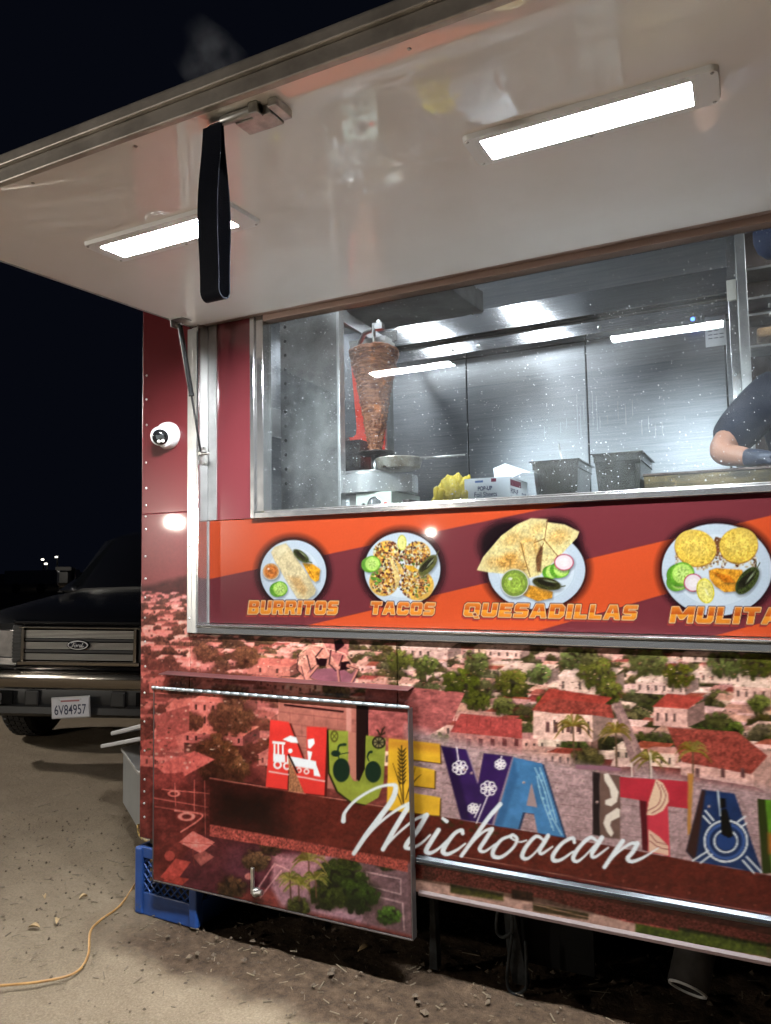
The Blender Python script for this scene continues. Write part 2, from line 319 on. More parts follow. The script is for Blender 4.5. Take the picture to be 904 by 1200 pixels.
def tree(cv, u, v, r_, base=(70, 78, 36), dark=(38, 40, 22), n=None, flat=.8):
    n = n or int(14+r_*2.6); cv.ell(u, v, r_*.9, r_*flat*.85, dark, a=.9, soft=r_*.5, tx=(3, .5, 3))
    for k in range(n):
        a = R.uniform(0, 6.28); q = r_*math.sqrt(R.random())*.95; du = q*math.cos(a); dv = q*math.sin(a)*flat; t = .35+.65*max(0, min(1, .5-(dv-du*.3)/(1.5*r_)))+R.uniform(-.2, .2)
        c = [dark[i]+(base[i]-dark[i])*t*1.25 for i in range(3)]
        cv.ell(u+du, v+dv, R.uniform(.07, .17)*r_+.7, R.uniform(.06, .14)*r_+.6, [max(0, min(255, x)) for x in c], ang=R.uniform(0, 90), a=.85, soft=1.2, tx=(1.6, .35, R.randint(1, 5), 2))
def palm(cv, u, v, h, r_, c=(96, 98, 42)):
    cv.stroke([(u, v), (u+1, v+h)], 1.8, (96, 74, 58))
    for k in range(15):
        a = rad(-200+220*k/14+R.uniform(-8, 8)); l = r_*R.uniform(.75, 1.1); e = (u+l*math.cos(a), v+l*math.sin(a)*.8+l*.35); mid = (u+.55*l*math.cos(a), v+.6*l*math.sin(a)*.8-l*.05)
        cv.stroke([(u, v), mid, e], [1.2, 2.6, .8], jit(c, 22), a=.9, sm=4)
def house(cv, u, v, w, h, wall=(196, 160, 150), roof=(150, 74, 62), sk=.28, rf=.5, slope=0.0):
    """a block seen from above: front, shaded side, roof, windows. (u, v) is the front's lower left corner"""
    k = slope; d_ = w*sk
    F1 = [(u, v), (u+w, v+w*k), (u+w, v-h+w*k), (u, v-h)]
    cv.poly(F1, wall, tx=(5, .10, 2)); S1 = [(u+w, v+w*k), (u+w+d_, v-d_*.45+w*k), (u+w+d_, v-h-d_*.45+w*k), (u+w, v-h+w*k)]
    cv.poly(S1, [x*.62 for x in wall]); rr = h*rf
    cv.poly([(u-1, v-h), (u+w+1, v-h+w*k), (u+w+d_, v-h-d_*.45-rr*.3+w*k), (u+d_*.8, v-h-rr)], roof, tx=(4, .16, 3))
    cv.stroke([(u-1, v-h), (u+w+1, v-h+w*k)], .8, [min(255, x*1.25) for x in roof], a=.7)
    n = max(1, int(w/9))
    for q in range(n):
        a = u+w*(q+.5)/n; 
        if R.random() < .85: cv.poly([(a-1.3, v-h*.25+k*(a-u)), (a+1.3, v-h*.25+k*(a-u)), (a+1.3, v-h*.7+k*(a-u)), (a-1.3, v-h*.7+k*(a-u))], [x*.42 for x in wall], soft=.7)
def paint_wrap():
    cv = Canvas(-2.475, .62, .10, 1.76, .0034, 0.0); U, V = cv.U, cv.V
    # sky and far hills of the picture (only the strip left of the frame shows them)
    cv.C[:] = (141, 53, 59)
    s = np.clip((V-600)/90, 0, 1)[..., None]; cv.C[:] = cv.C*(1-s)+np.array((150, 66, 72))*s
    cv.poly([(100, 690), (175, 686), (205, 678), (232, 672), (300, 690), (300, 712), (100, 712)], (92, 34, 34), soft=6, tx=(5, .25, 4, 3))
    k = np.clip((V-694)/10, 0, 1)*1.0; cv.C += k[..., None]*(np.array((118, 62, 58))*(1+.5*(fbm(U/3.0, V, 5, 3, 4)-.5))[..., None]-cv.C)
    # far town: rows of little blocks and trees, larger towards the viewer
    v = 698.0
    while v < 905:
        t = (v-698)/200; sz = 6+34*t; u = 150+R.uniform(-sz, 0)
        while u < 1000:
            q = R.random()
            if q < .42: house(cv, u, v+R.uniform(-2, 2), sz*R.uniform(.7, 1.5), sz*R.uniform(.28, .45), jit((202, 166, 158), 22), jit(R.choice([(214, 182, 176), (188, 140, 132), (150, 78, 66), (172, 128, 120)]), 14), rf=R.uniform(.3, .7), slope=.03+.05*t)
            elif q < .90: tree(cv, u+sz*.4, v-sz*.2, sz*R.uniform(.35, .62), jit((74, 74, 44), 12), jit((32, 31, 22), 6))
            else: cv.poly([(u, v), (u+sz, v+1), (u+sz*1.1, v-sz*.25), (u+sz*.1, v-sz*.25)], jit((190, 158, 150), 16), tx=(4, .15, 6))
            u += sz*R.uniform(.55, 1.15)
        v += 2.6+7.0*t
    # the right-hand quarter: street, large roofs, palms
    cv.poly([(717, 822), (728, 822), (752, 880), (790, 940), (760, 945), (735, 882)], (140, 112, 112), tx=(6, .15, 7)); cv.stroke([(722, 822), (744, 880), (776, 942)], 1.1, (190, 160, 152), a=.6)
    cv.poly([(735, 822), (770, 838), (830, 900), (904, 930), (1000, 950), (1000, 900), (904, 880), (800, 850)], (176, 138, 132), tx=(12, .12, 3))
    for (a, b, w, h) in ((470, 770, 55, 12), (585, 800, 55, 14), (655, 812, 60, 20), (745, 812, 58, 14), (820, 800, 60, 13), (860, 820, 70, 16), (570, 770, 40, 9), (800, 775, 40, 9)):
        house(cv, a, b, w, h, jit((210, 176, 168), 10), jit((216, 188, 182), 8), rf=.7, slope=.05)
    for (a, b, r_) in ((500, 780, 16), (540, 800, 24), (560, 778, 17), (600, 800, 22), (632, 790, 16), (672, 772, 18), (700, 790, 25), (715, 812, 17), (760, 776, 24), (795, 792, 20), (850, 778, 24), (885, 780, 22), (560, 822, 16), (590, 828, 15), (640, 822, 12), (890, 825, 15), (860, 855, 13), (470, 775, 17), (690, 770, 12)):
        tree(cv, a, b, r_*.92, jit((84, 94, 42), 16), (26, 30, 16))
    house(cv, 625, 866, 70, 34, (214, 176, 168), (150, 62, 54), sk=.33, rf=.75, slope=.05)
    for a in (640, 650, 664, 676): cv.poly([(a, 846), (a+4, 846), (a+4, 858), (a, 858)], (96, 66, 66))
    cv.poly([(622, 832), (650, 818), (716, 826), (720, 842), (694, 838), (650, 836)], (140, 66, 58), tx=(2.5, .3, 3)); 
    house(cv, 766, 850, 40, 22, (208, 164, 158), (158, 66, 58), sk=.5, rf=.7, slope=.06)
    cv.poly([(782, 852), (865, 858), (900, 886), (880, 908), (800, 894)], (142, 70, 62), tx=(2.5, .3, 3)); cv.poly([(798, 893), (884, 908), (884, 922), (798, 908)], (202, 158, 152), tx=(5, .1, 2))
    for a in (815, 845, 868): cv.poly([(a, 900), (a+5, 901), (a+5, 912), (a, 911)], (104, 72, 72))
    # the brick station and its long roof, left of it the plain brick yard
    cv.poly([(430, 800), (545, 812), (530, 846), (470, 880), (420, 880)], (158, 88, 88), tx=(3, .2, 4, 2, 2.5, 1)); 
    cv.poly([(540, 836), (612, 843), (612, 866), (528, 858)], (164, 74, 72), tx=(3, .12, 4)); cv.poly([(528, 858), (612, 866), (612, 884), (524, 878)], (176, 120, 118), tx=(3, .12, 4))
    for a in range(533, 610, 14): cv.stroke([(a, 852), (a+1, 840)], 1.0, (128, 56, 56)); cv.poly([(a, 865), (a+5, 866), (a+5, 875), (a, 874)], (110, 62, 64))
    for (a, b) in ((672, 850), (722, 858), (812, 880), (762, 890)): palm(cv, a, b, 44, 22, (118, 106, 48))
    # lilac-grey paved wall behind the big letters
    W_ = [(478, 852), (560, 872), (640, 888), (700, 900), (770, 905), (904, 925), (1010, 940), (1010, 1060), (904, 1040), (640, 985), (478, 958)]
    cv.poly(W_, (166, 142, 148), a=.93, soft=14, tx=(2.2, .10, 5, 3))
    for i in range(9):
        cv.stroke([(478, 862+12*i), (700, 902+12*i), (1010, 950+12*i)], .7, (128, 96, 102), a=.55)
    # left: bushes, flat roofs, street furniture of the square (seen through the hatch door)
    cv.poly([(160, 770), (330, 790), (330, 1080), (160, 1050)], (122, 60, 58), a=.55, soft=20, tx=(8, .3, 6, 3))
    for (a, b, w, h) in ((175, 812, 40, 12), (195, 850, 50, 20), (225, 835, 60, 14), (180, 880, 36, 22), (215, 870, 70, 12), (290, 790, 50, 12)): house(cv, a, b, w, h, jit((170, 112, 104), 10), jit((186, 110, 102), 12), rf=.6, slope=.06)
    for (a, b, r_) in ((272, 842, 26), (262, 900, 30), (240, 886, 20), (225, 845, 14), (212, 806, 16), (288, 770, 16), (240, 765, 15), (252, 880, 24), (275, 815, 16)): tree(cv, a, b, r_, jit((96, 80, 44), 8), (54, 34, 24))
    for p, c in (([(182, 898), (228, 880), (252, 890), (205, 916)], (190, 92, 88)), ([(183, 838), (222, 826), (222, 858), (183, 868)], (150, 78, 74)), ([(178, 908), (215, 905), (222, 922), (180, 930)], (150, 58, 56)), ([(165, 868), (205, 862), (210, 876), (168, 886)], (168, 82, 78))): cv.poly(p, c, tx=(4, .12, 3))
    cv.poly([(175, 925), (246, 915), (246, 1000), (175, 1030)], (112, 46, 42), a=.9, soft=5, tx=(7, .25, 2, 3))
    for q in ([(180, 935), (244, 946)], [(182, 945), (244, 955)], [(190, 925), (246, 930)], [(205, 918), (206, 944)], [(228, 914), (228, 950)], [(240, 915), (241, 985)]): cv.stroke(q, 1.1, (196, 120, 112), a=.8)
    cv.stroke([(205, 950), (236, 954), (232, 962), (212, 975)], 1.6, (206, 136, 128), sm=4); cv.ell(219, 957, 8, 4, (206, 136, 128), ring=2.2); cv.ell(204, 930, 6, 3, (206, 130, 122), ring=1.4)
    cv.poly([(235, 978), (400, 985), (420, 1012), (330, 1040), (240, 1050), (195, 1030)], (84, 44, 58), a=.95, soft=10, tx=(10, .2, 4, 3))
    cv.poly([(270, 990), (320, 992), (300, 1030), (262, 1020)], (86, 58, 86), a=.5, soft=16)
    for p, c in (([(210, 987), (226, 974), (252, 987), (236, 1000)], (206, 120, 116)), ([(188, 1028), (206, 1006), (224, 1010), (205, 1035)], (190, 70, 62)), ([(225, 1003), (240, 997), (251, 1004), (236, 1015)], (140, 90, 88)), ([(180, 1040), (200, 1026), (222, 1030), (206, 1044)], (170, 66, 58))): cv.poly(p, c, tx=(4, .1, 3))
    cv.stroke([(210, 987), (252, 990)], .9, (150, 78, 76)); cv.ell(199, 1003, 6, 6, (178, 66, 58)); cv.stroke([(226, 995), (228, 1014)], 1.4, (120, 60, 56))
    cv.poly([(320, 1000), (420, 1003), (480, 1020), (484, 1095), (330, 1062), (318, 1040)], (152, 122, 140), a=.95, soft=6, tx=(10, .12, 5))
    cv.poly([(425, 1010), (482, 1012), (484, 1096), (425, 1080)], (112, 86, 92), a=.9, soft=3, tx=(6, .15, 6)); 
    for q in ([(430, 1022), (470, 1030), (470, 1048), (432, 1038), (430, 1022)], [(440, 1050), (472, 1058), (474, 1090)], [(300, 1045), (322, 1012), (340, 1020)], [(305, 1052), (330, 1020)]): cv.stroke(q, 1.6, (186, 156, 164), a=.8)
    for (a, b, r_, c) in ((300, 1008, 16, (96, 92, 60)), (272, 1040, 17, (88, 72, 48)), (318, 992, 13, (92, 86, 52)), (400, 1030, 30, (58, 76, 30)), (420, 1050, 26, (52, 70, 28)), (385, 1050, 22, (62, 74, 32)), (456, 1073, 14, (74, 104, 42)), (410, 1005, 15, (70, 84, 36)), (455, 1008, 16, (66, 74, 36)), (350, 1062, 14, (74, 84, 38))): tree(cv, a, b, r_, c, [x*.4 for x in c], n=int(20+r_*2))
    cv.ell(293, 1027, 6, 4, (178, 120, 120))
    for (a, b, h, r_) in ((362, 1008, 40, 22), (350, 1036, 20, 18), (340, 1030, 22, 16), (370, 1030, 22, 18)): palm(cv, a, b, h, r_, (112, 120, 52))
    # brown plinth under the letters, with rivets and a pale pinstripe
    cv.poly([(246, 912), (478, 950), (640, 978), (904, 1026), (1010, 1046), (1010, 1098), (904, 1070), (484, 1010), (246, 966)], (98, 44, 36), tx=(14, .10, 2, 3)); 
    cv.poly([(246, 912), (330, 926), (330, 985), (246, 966)], (34, 20, 18), a=.85, soft=40); cv.stroke([(246, 912), (478, 950)], 1.0, (190, 140, 128), a=.8)  # dark patch paints the black reflection at the plinth's hatch end
    cv.poly([(246, 966), (478, 1009), (478, 1022), (400, 1006), (246, 980)], (150, 74, 66), tx=(1.4, .45, 4, 2))
    cv.stroke([(492, 995), (640, 1022), (780, 1050), (904, 1072), (1010, 1092)], .9, (170, 120, 112), a=.8)
    for q in range(14): 
        t = q/13; u = 500+500*t; cv.ell(u, 996+t*92-6, 1.6, 1.6, (128, 66, 56))
    # under-moulding strip of the picture: red gravel, kerbs, lawn
    cv.poly([(484, 1012), (640, 1042), (904, 1096), (1010, 1118), (1010, 1150), (904, 1118), (484, 1030)], (168, 84, 80), tx=(1.3, .5, 5, 2))
    cv.poly([(484, 1028), (640, 1054), (740, 1082), (904, 1116), (1010, 1140), (1010, 1180), (904, 1160), (484, 1072)], (176, 140, 132), tx=(8, .2, 2)); 
    for (a, b, c_, d_, col) in ((528, 1036, 590, 1052, (74, 72, 34)), (625, 1058, 690, 1074, (66, 56, 34)), (745, 1082, 800, 1104, (72, 84, 32)), (795, 1086, 900, 1118, (78, 88, 36)), (600, 1042, 625, 1052, (96, 60, 44)), (900, 1105, 1010, 1140, (80, 80, 40))):
        cv.poly([(a, b), (c_, b+(c_-a)*.19), (c_, d_+4), (a, d_-(c_-a)*.19+6)], col, soft=2.5, tx=(3, .4, 3, 3))
    for q in ([(520, 1046), (610, 1064)], [(610, 1056), (700, 1078)], [(560, 1062), (690, 1090)], [(690, 1078), (692, 1092)]): cv.stroke(q, 1.2, (206, 160, 146), a=.7)
    # red tint of the wrap: strong at the left, fading to the right
    lum = cv.C.mean(-1, keepdims=True); w = np.clip((470-U)/300, 0, 1)**1.1*.80+.03; w = (w*np.clip((V-600)/60, 0, 1)*np.clip((1075-V)/80, .35, 1))[..., None]
    cv.C[:] = cv.C*(1-w)+w*np.clip(lum*np.array((1.55, .80, .77)), 0, 255)
    PAL = [(228, 196, 186), (92, 52, 46), (58, 60, 34), (160, 96, 86), (206, 166, 156), (44, 34, 26), (120, 84, 70)]
    for q in range(2600):
        u_ = R.uniform(165, 960); v_ = R.uniform(700, 900 if u_ < 320 else 812); z_ = .5+1.1*(v_-700)/200
        if R.random() < .5: cv.ell(u_, v_, R.uniform(.5, 1.6)*z_, R.uniform(.4, 1.0)*z_, jit(R.choice(PAL), 14), a=R.uniform(.35, .8), soft=.8)
        else: w_ = R.uniform(.8, 3.2)*z_; h_ = R.uniform(.5, 1.3)*z_; cv.poly([(u_, v_), (u_+w_, v_+.1*w_), (u_+w_, v_+.1*w_-h_), (u_, v_-h_)], jit(R.choice(PAL), 14), a=R.uniform(.4, .85), soft=.7)
    town = np.clip((V-694)/8, 0, 1); g1 = fbm(U, V, 2.2, 12, 3)-.5; g2 = fbm(U*.8, V*1.3, 5.5, 13, 3)-.5
    cv.C *= (1+town*(.32*g1+.34*g2))[..., None]; hz = (town*np.clip((870-V)/150, 0, 1)*.22)[..., None]; cv.C += hz*(np.array((168, 122, 118))-cv.C); cv.C[:] = np.clip(cv.C, 0, 255)
    statue(cv); letters(cv)
    lum = cv.C.mean(-1, keepdims=True); ds = (.10*np.clip((V-694)/20, 0, 1))[..., None]; cv.C += ds*(lum*np.array((1.03, 1.0, .98))-cv.C)
    cn = np.clip((V-694)/20, 0, 1)[..., None]; cv.C[:] = np.clip(cv.C+cn*(.20*(cv.C-138)), 0, 255); lf = (cn[..., 0]*np.clip((500-U)/200, 0, 1)*.20)[..., None]; cv.C[:] = np.clip(cv.C*(1+lf)*(1-cn*np.array((.0, .02, .08))), 0, 255); script(cv)
    cv.C *= (1+.10*(fbm(U, V, 1.7, 8, 2)-.5))[..., None]; cv.C[:] = np.clip(cv.C, 0, 255)
    return cv
def statue(cv):
    # pedestal and rider
    cv.poly([(326, 818), (420, 828), (420, 930), (330, 915)], (164, 104, 96), tx=(6, .14, 3)); 
    for i in range(6): cv.stroke([(328, 834+13*i), (420, 845+13*i)], .9, (124, 72, 68), a=.7); cv.stroke([(340+14*i, 836+13*(i % 2)), (340+14*i, 850+13*(i % 2))], .8, (130, 78, 72), a=.6)
    cv.poly([(330, 811), (416, 820), (418, 829), (328, 820)], (196, 138, 130)); cv.stroke([(334, 826), (402, 834)], 2.4, (52, 26, 28)); cv.poly([(418, 822), (432, 826), (432, 935), (420, 930)], (44, 28, 30)); cv.poly([(406, 826), (412, 827), (412, 930), (406, 928)], (190, 132, 126))
    H = (186, 126, 116); D = (44, 24, 30)
    cv.poly([(366, 800), (362, 785), (398, 782), (412, 790), (420, 782), (416, 800)], (136, 86, 104), a=.9)
    cv.poly([(356, 764), (368, 756), (384, 760), (404, 766), (412, 780), (400, 786), (384, 782), (372, 778), (362, 786), (356, 796), (350, 786), (352, 772)], H, tx=(3, .3, 4))
    cv.poly([(376, 745), (394, 744), (410, 746), (408, 768), (396, 778), (386, 768), (380, 760)], (170, 106, 104), tx=(3, .3, 5)); cv.poly([(392, 752), (400, 748), (404, 756), (394, 764)], D); cv.poly([(370, 771), (384, 772), (382, 781), (372, 780)], D); cv.poly([(400, 776), (412, 774), (410, 784), (398, 786)], D)
    for q in ([(372, 781), (362, 793), (374, 800)], [(396, 784), (398, 800)], [(408, 780), (420, 784), (412, 800)], [(352, 780), (356, 796)]): cv.stroke(q, [4, 2.6, 2] if len(q) == 3 else 2.6, H); cv.stroke([(a+1.2, b+.6) for a, b in q], .9, D, a=.8)
    cv.ell(353, 772, 4.5, 8, (196, 140, 128), 20, tx=(2, .5, 3)); cv.stroke([(350, 766), (348, 784), (355, 792)], .9, D)
    for q in ([(352, 766), (362, 756), (378, 757)], [(384, 760), (404, 766), (413, 779)], [(376, 748), (384, 764), (390, 772)], [(358, 770), (364, 778)], [(366, 762), (374, 772)]): cv.stroke(q, 1.3, (226, 176, 160), a=.8)
    for q in ([(360, 768), (364, 784)], [(388, 762), (386, 778), (394, 786)], [(402, 768), (398, 780)], [(378, 760), (370, 770)], [(392, 744), (394, 764)]): cv.stroke(q, 1.5, (40, 22, 28), a=.85)
def letters(cv):
    def T(o, sc, pts): return [(o[0]+a/sc, o[1]+b/sc) for a, b in pts]
    A = lambda pts: T((300, 830), 4.109, pts); B = lambda pts: T((300, 830), 2.659, pts); Cc = lambda pts: T((460, 880), 2.036, pts); Dd = lambda pts: T((640, 880), 3.424, pts)
    sh = lambda pts, d_=(3, 2): [(a+d_[0], b+d_[1]) for a, b in pts]
    N_ = A([(70, 55), (158, 66), (245, 290), (245, 88), (342, 92), (330, 420), (232, 408), (158, 232), (152, 392), (48, 378), (62, 200)]); cv.poly(sh(N_), (92, 40, 36)); cv.poly(N_, (206, 62, 58), tx=(20, .06, 2))
    w = (232, 228, 226); 
    for p in ([(80, 158), (142, 164), (140, 176), (80, 170)], [(86, 172), (94, 172), (94, 250), (86, 250)], [(104, 172), (112, 172), (112, 225), (104, 225)], [(126, 176), (134, 176), (134, 230), (126, 230)], [(84, 218), (140, 224), (142, 262), (84, 256)], [(150, 228), (290, 255), (292, 295), (150, 275)], [(250, 150), (280, 146), (284, 170), (262, 195), (252, 190)], [(248, 205), (272, 210), (262, 255), (252, 250)], [(276, 265), (290, 268), (312, 330), (280, 325)], [(128, 150), (165, 132), (195, 140), (205, 168), (170, 165)]): cv.poly(A(p), w)
    for (a, b, r_) in ((105, 272, 5), (150, 278, 4.6), (208, 298, 3.2), (244, 304, 3.4), (166, 205, 2.6)): c = A([(a, b)])[0]; cv.ell(c[0], c[1], r_, r_, w); cv.ell(c[0], c[1], r_*.55, r_*.55, (206, 62, 58) if r_ > 3 else w)
    cv.stroke(A([(64, 304), (150, 318), (332, 352)]), 1.1, w); cv.poly(A([(155, 230), (200, 330), (232, 408), (158, 400), (160, 320)]), (150, 104, 78), tx=(1.5, .4, 3)); cv.stroke(A([(158, 225), (200, 310)]), 2.2, (40, 22, 20))
    U_ = A([(350, 105), (445, 110), (445, 300), (470, 350), (500, 350), (525, 290), (530, 130), (627, 145), (615, 360), (590, 430), (530, 465), (460, 450), (395, 400), (355, 310)])
    cv.poly(sh(U_, (-2, 1)), (48, 40, 26)); cv.poly(U_, (136, 144, 62), tx=(14, .12, 3))
    cv.poly(A([(446, 112), (484, 116), (484, 350), (462, 335), (446, 300)]), (176, 116, 104)); cv.poly(A([(484, 0), (528, 0), (526, 290), (498, 345), (484, 345)]), (46, 30, 30))
    g = (36, 56, 44)
    for (a, b, rx, ry) in ((412, 298, 10, 14), (565, 306, 9.4, 12.6)): c = A([(a, b)])[0]; cv.ell(c[0], c[1], rx, ry, g)
    for q in ([(400, 240), (395, 210), (402, 180), (430, 175)], [(545, 255), (538, 235), (545, 215), (556, 210)]): cv.stroke(A(q), [1.2, 1.6, 2.4, 3.4], g, sm=4)
    cv.ell(*A([(385, 218)])[0], 5.4, 3.8, g); cv.stroke(A([(400, 222), (445, 214)]), 1.0, g)
    c = A([(592, 165)])[0]; cv.ell(c[0], c[1], 8, 7.6, (44, 40, 30)); cv.ell(c[0], c[1], 6, 5.6, (140, 130, 96))
    for k in range(4): a = rad(45*k); cv.stroke([(c[0]-6*math.cos(a), c[1]-6*math.sin(a)), (c[0]+6*math.cos(a), c[1]+6*math.sin(a))], 1.2, (44, 40, 30))
    c = A([(378, 135)])[0]; cv.ell(c[0], c[1], 4, 6, (90, 84, 40), ring=1.4); cv.stroke([(c[0]-3, c[1]-4), (c[0]+3, c[1]+4)], 1, (90, 84, 40)); cv.stroke([(c[0]+3, c[1]-4), (c[0]-3, c[1]+4)], 1, (90, 84, 40))
    for k in range(8): cv.stroke(A([(600, 130), (600+R.uniform(-22, 22), 85+R.uniform(0, 40))]), 1.4, (60, 44, 34))
    E_ = A([(640, 145), (885, 172), (890, 265), (745, 245), (748, 275), (862, 297), (860, 385), (740, 370), (742, 405), (888, 430), (885, 518), (630, 490)])
    cv.poly(sh(E_, (1.5, 1.5)), (96, 70, 40)); cv.poly(E_, (214, 168, 52), tx=(18, .10, 4)); cv.poly(A([(640, 145), (885, 172), (888, 215), (640, 190)]), (168, 108, 50), a=.5, soft=8)
    d_ = (74, 58, 30); cv.stroke(A([(702, 180), (706, 300), (712, 460)]), 1.4, d_)
    for k in range(9):
        for s_ in (-1, 1): y = 195+19*k; cv.stroke(A([(704+s_*6, y+14), (704+s_*20, y-4)]), [2.6, .8], d_)
    for q in ([(660, 265), (690, 360), (708, 450)], [(768, 285), (745, 360), (722, 440)], [(795, 320), (765, 350), (735, 400)], [(668, 380), (690, 430), (706, 470)]): cv.stroke(A(q), [.6, 1.2, 1.0], d_, sm=4)
    V_ = B([(578, 118), (655, 128), (692, 238), (710, 140), (800, 150), (735, 362), (640, 346)]); cv.poly(sh(V_, (2, 1)), (150, 130, 150)); cv.poly(V_, (64, 40, 96), tx=(14, .14, 5)); cv.poly(B([(578, 118), (612, 122), (668, 350), (640, 346)]), (40, 24, 58), a=.6, soft=4)
    w = (226, 222, 228)
    for (a, b, r_) in ((636, 185, 9), (762, 175, 6.5), (725, 250, 9.5), (678, 312, 6.5)):
        c = B([(a, b)])[0]
        for k in range(7): t = 2*math.pi*k/7; cv.ell(c[0]+r_*.62*math.cos(t), c[1]+r_*.55*math.sin(t), r_*.36, r_*.36, w, ring=1.5)
        cv.stroke([(c[0]-2.2, c[1]), (c[0], c[1]-2), (c[0]+2.2, c[1]+1)], 1.3, w)
    for q in ([(626, 122), (632, 165)], [(766, 150), (764, 160)], [(722, 275), (688, 358)], [(700, 300), (682, 340)]): cv.stroke(B(q), 1.5, w)
    A_ = Cc([(290, 15), (357, 30), (411, 206), (347, 196), (338, 150), (312, 146), (300, 186), (243, 178)]); cv.poly(sh(A_, (2.5, 1)), (52, 66, 96)); cv.poly(A_, (74, 124, 176), tx=(14, .14, 4)); cv.poly(Cc([(290, 15), (268, 100), (243, 178), (262, 181), (300, 60)]), (52, 88, 132), a=.55, soft=4); cv.poly(Cc([(332, 75), (346, 135), (320, 130)]), (160, 136, 140))
    for q in ([(340, 40), (362, 90), (378, 150), (404, 200)], [(352, 40), (372, 100), (392, 170)], [(345, 60), (356, 110), (385, 190)]): cv.stroke(Cc(q), 1.3, (176, 206, 222), a=.8, sm=4)
    for k in range(16): a, b = R.uniform(345, 385), 0; b = 40+(a-345)*3.2+R.uniform(-25, 35); c = Cc([(a, b)])[0]; cv.ell(c[0], c[1], 1.8, 1.2, (150, 190, 214), R.uniform(0, 90), a=.7)
    cv.poly(Dd([(188, 84), (216, 88), (216, 342), (188, 336)]), (50, 40, 42)); cv.poly(Dd([(216, 88), (300, 100), (298, 354), (216, 344)]), (112, 88, 82), tx=(10, .1, 4)); cv.poly(Dd([(120, 55), (240, 60), (300, 70), (300, 82), (120, 72)]), (140, 100, 118))
    for p in ([(232, 92), (250, 90), (276, 135), (292, 165), (285, 205), (262, 222), (238, 215), (238, 198), (262, 188), (255, 150), (236, 120)], [(285, 228), (298, 235), (296, 265), (262, 282), (258, 300), (272, 330), (262, 345), (245, 325), (230, 290), (240, 258), (262, 244)]): cv.poly(Dd(p), (212, 200, 194), soft=1.2)
    T_ = Dd([(296, 104), (572, 122), (570, 232), (490, 222), (497, 424), (408, 404), (404, 202), (298, 186)]); cv.poly(sh(Dd([(375, 195), (410, 202), (412, 404), (388, 398)]), (0, 0)), (92, 34, 42)); cv.poly(T_, (176, 54, 68), tx=(16, .08, 3)); cv.poly(Dd([(412, 200), (490, 222), (497, 424), (412, 404)]), (196, 64, 80))
    for p, q in (([(442, 112), (470, 130), (490, 170), (492, 205), (470, 240), (435, 258), (404, 258), (412, 205)], (214, 182, 160)), ([(412, 315), (455, 345), (490, 380), (494, 420), (412, 404)], (214, 176, 158))): cv.poly(Dd(p), q)
    for q in ([(445, 125), (462, 170), (450, 215), (408, 240)], [(462, 135), (480, 180), (462, 225), (425, 250)], [(420, 335), (445, 365), (485, 375)], [(416, 360), (450, 385), (490, 395)]): cv.stroke(Dd(q), 1.2, (146, 92, 92), sm=4)
    cv.poly(Dd([(570, 90), (592, 92), (580, 330), (568, 340)]), (176, 124, 66)); cv.stroke(Dd([(345, 55), (345, 102)]), 1.6, (220, 205, 198)); cv.stroke(Dd([(420, 10), (424, 108)]), 1.6, (210, 196, 190)); cv.stroke(Dd([(330, 60), (380, 25)]), 1.2, (190, 170, 168))
    A2 = Dd([(626, 155), (757, 170), (870, 492), (596, 442), (562, 402)]); cv.poly(A2, (40, 58, 98), tx=(12, .2, 4)); cv.poly(Dd([(626, 155), (640, 160), (600, 440), (562, 402)]), (66, 44, 42), soft=3)
    c = Dd([(722, 362)])[0]; cv.ell(c[0], c[1], 25, 24, (206, 208, 216), ring=2.4); cv.ell(c[0], c[1], 21, 20, (66, 92, 150), ring=3.4); cv.ell(c[0], c[1], 13.5, 13, (206, 208, 216), ring=2.2); cv.ell(c[0], c[1], 11, 10.5, (44, 70, 124))
    for q in ([(640, 240), (672, 278)], [(632, 262), (660, 292)], [(800, 262), (770, 285)], [(806, 290), (782, 305)], [(652, 400), (590, 440)], [(665, 415), (620, 450)], [(790, 440), (835, 490)], [(805, 425), (866, 488)]): cv.stroke(Dd(q), 2.2, (206, 208, 216))
    cv.poly(Dd([(705, 235), (725, 232), (752, 340), (735, 350), (705, 335), (700, 260)]), (16, 18, 24)); cv.stroke(Dd([(690, 160), (700, 260)]), 2.0, (190, 196, 206)); cv.poly(Dd([(698, 190), (720, 190), (722, 228), (700, 230)]), (20, 20, 24))
    cv.poly(Dd([(848, 190), (882, 195), (905, 492), (868, 492)]), (58, 66, 32)); cv.poly(Dd([(880, 194), (990, 205), (985, 420), (1150, 450), (1140, 540), (905, 494)]), (96, 140, 46), tx=(14, .2, 3)); cv.poly(Dd([(892, 330), (935, 340), (930, 420), (895, 410)]), (176, 96, 50), soft=6)
    for k in range(36):
        c = (R.uniform(500, 690), 0); c = (c[0], 962+(c[0]-500)*.19+R.uniform(-6, 4))
        if R.random() < .5: cv.ell(c[0], c[1], R.uniform(1, 3), R.uniform(1, 2.5), jit((66, 58, 34), 12), a=.7)
    # little bolts on the letters and the wall
    for (a, b) in ((553, 906), (545, 902), (684, 915), (653, 923), (831, 945), (884, 951), (614, 917), (700, 940)): cv.ell(a, b, 1.6, 1.6, (196, 170, 168)); cv.ell(a+.5, b+.6, .8, .8, (120, 92, 92))
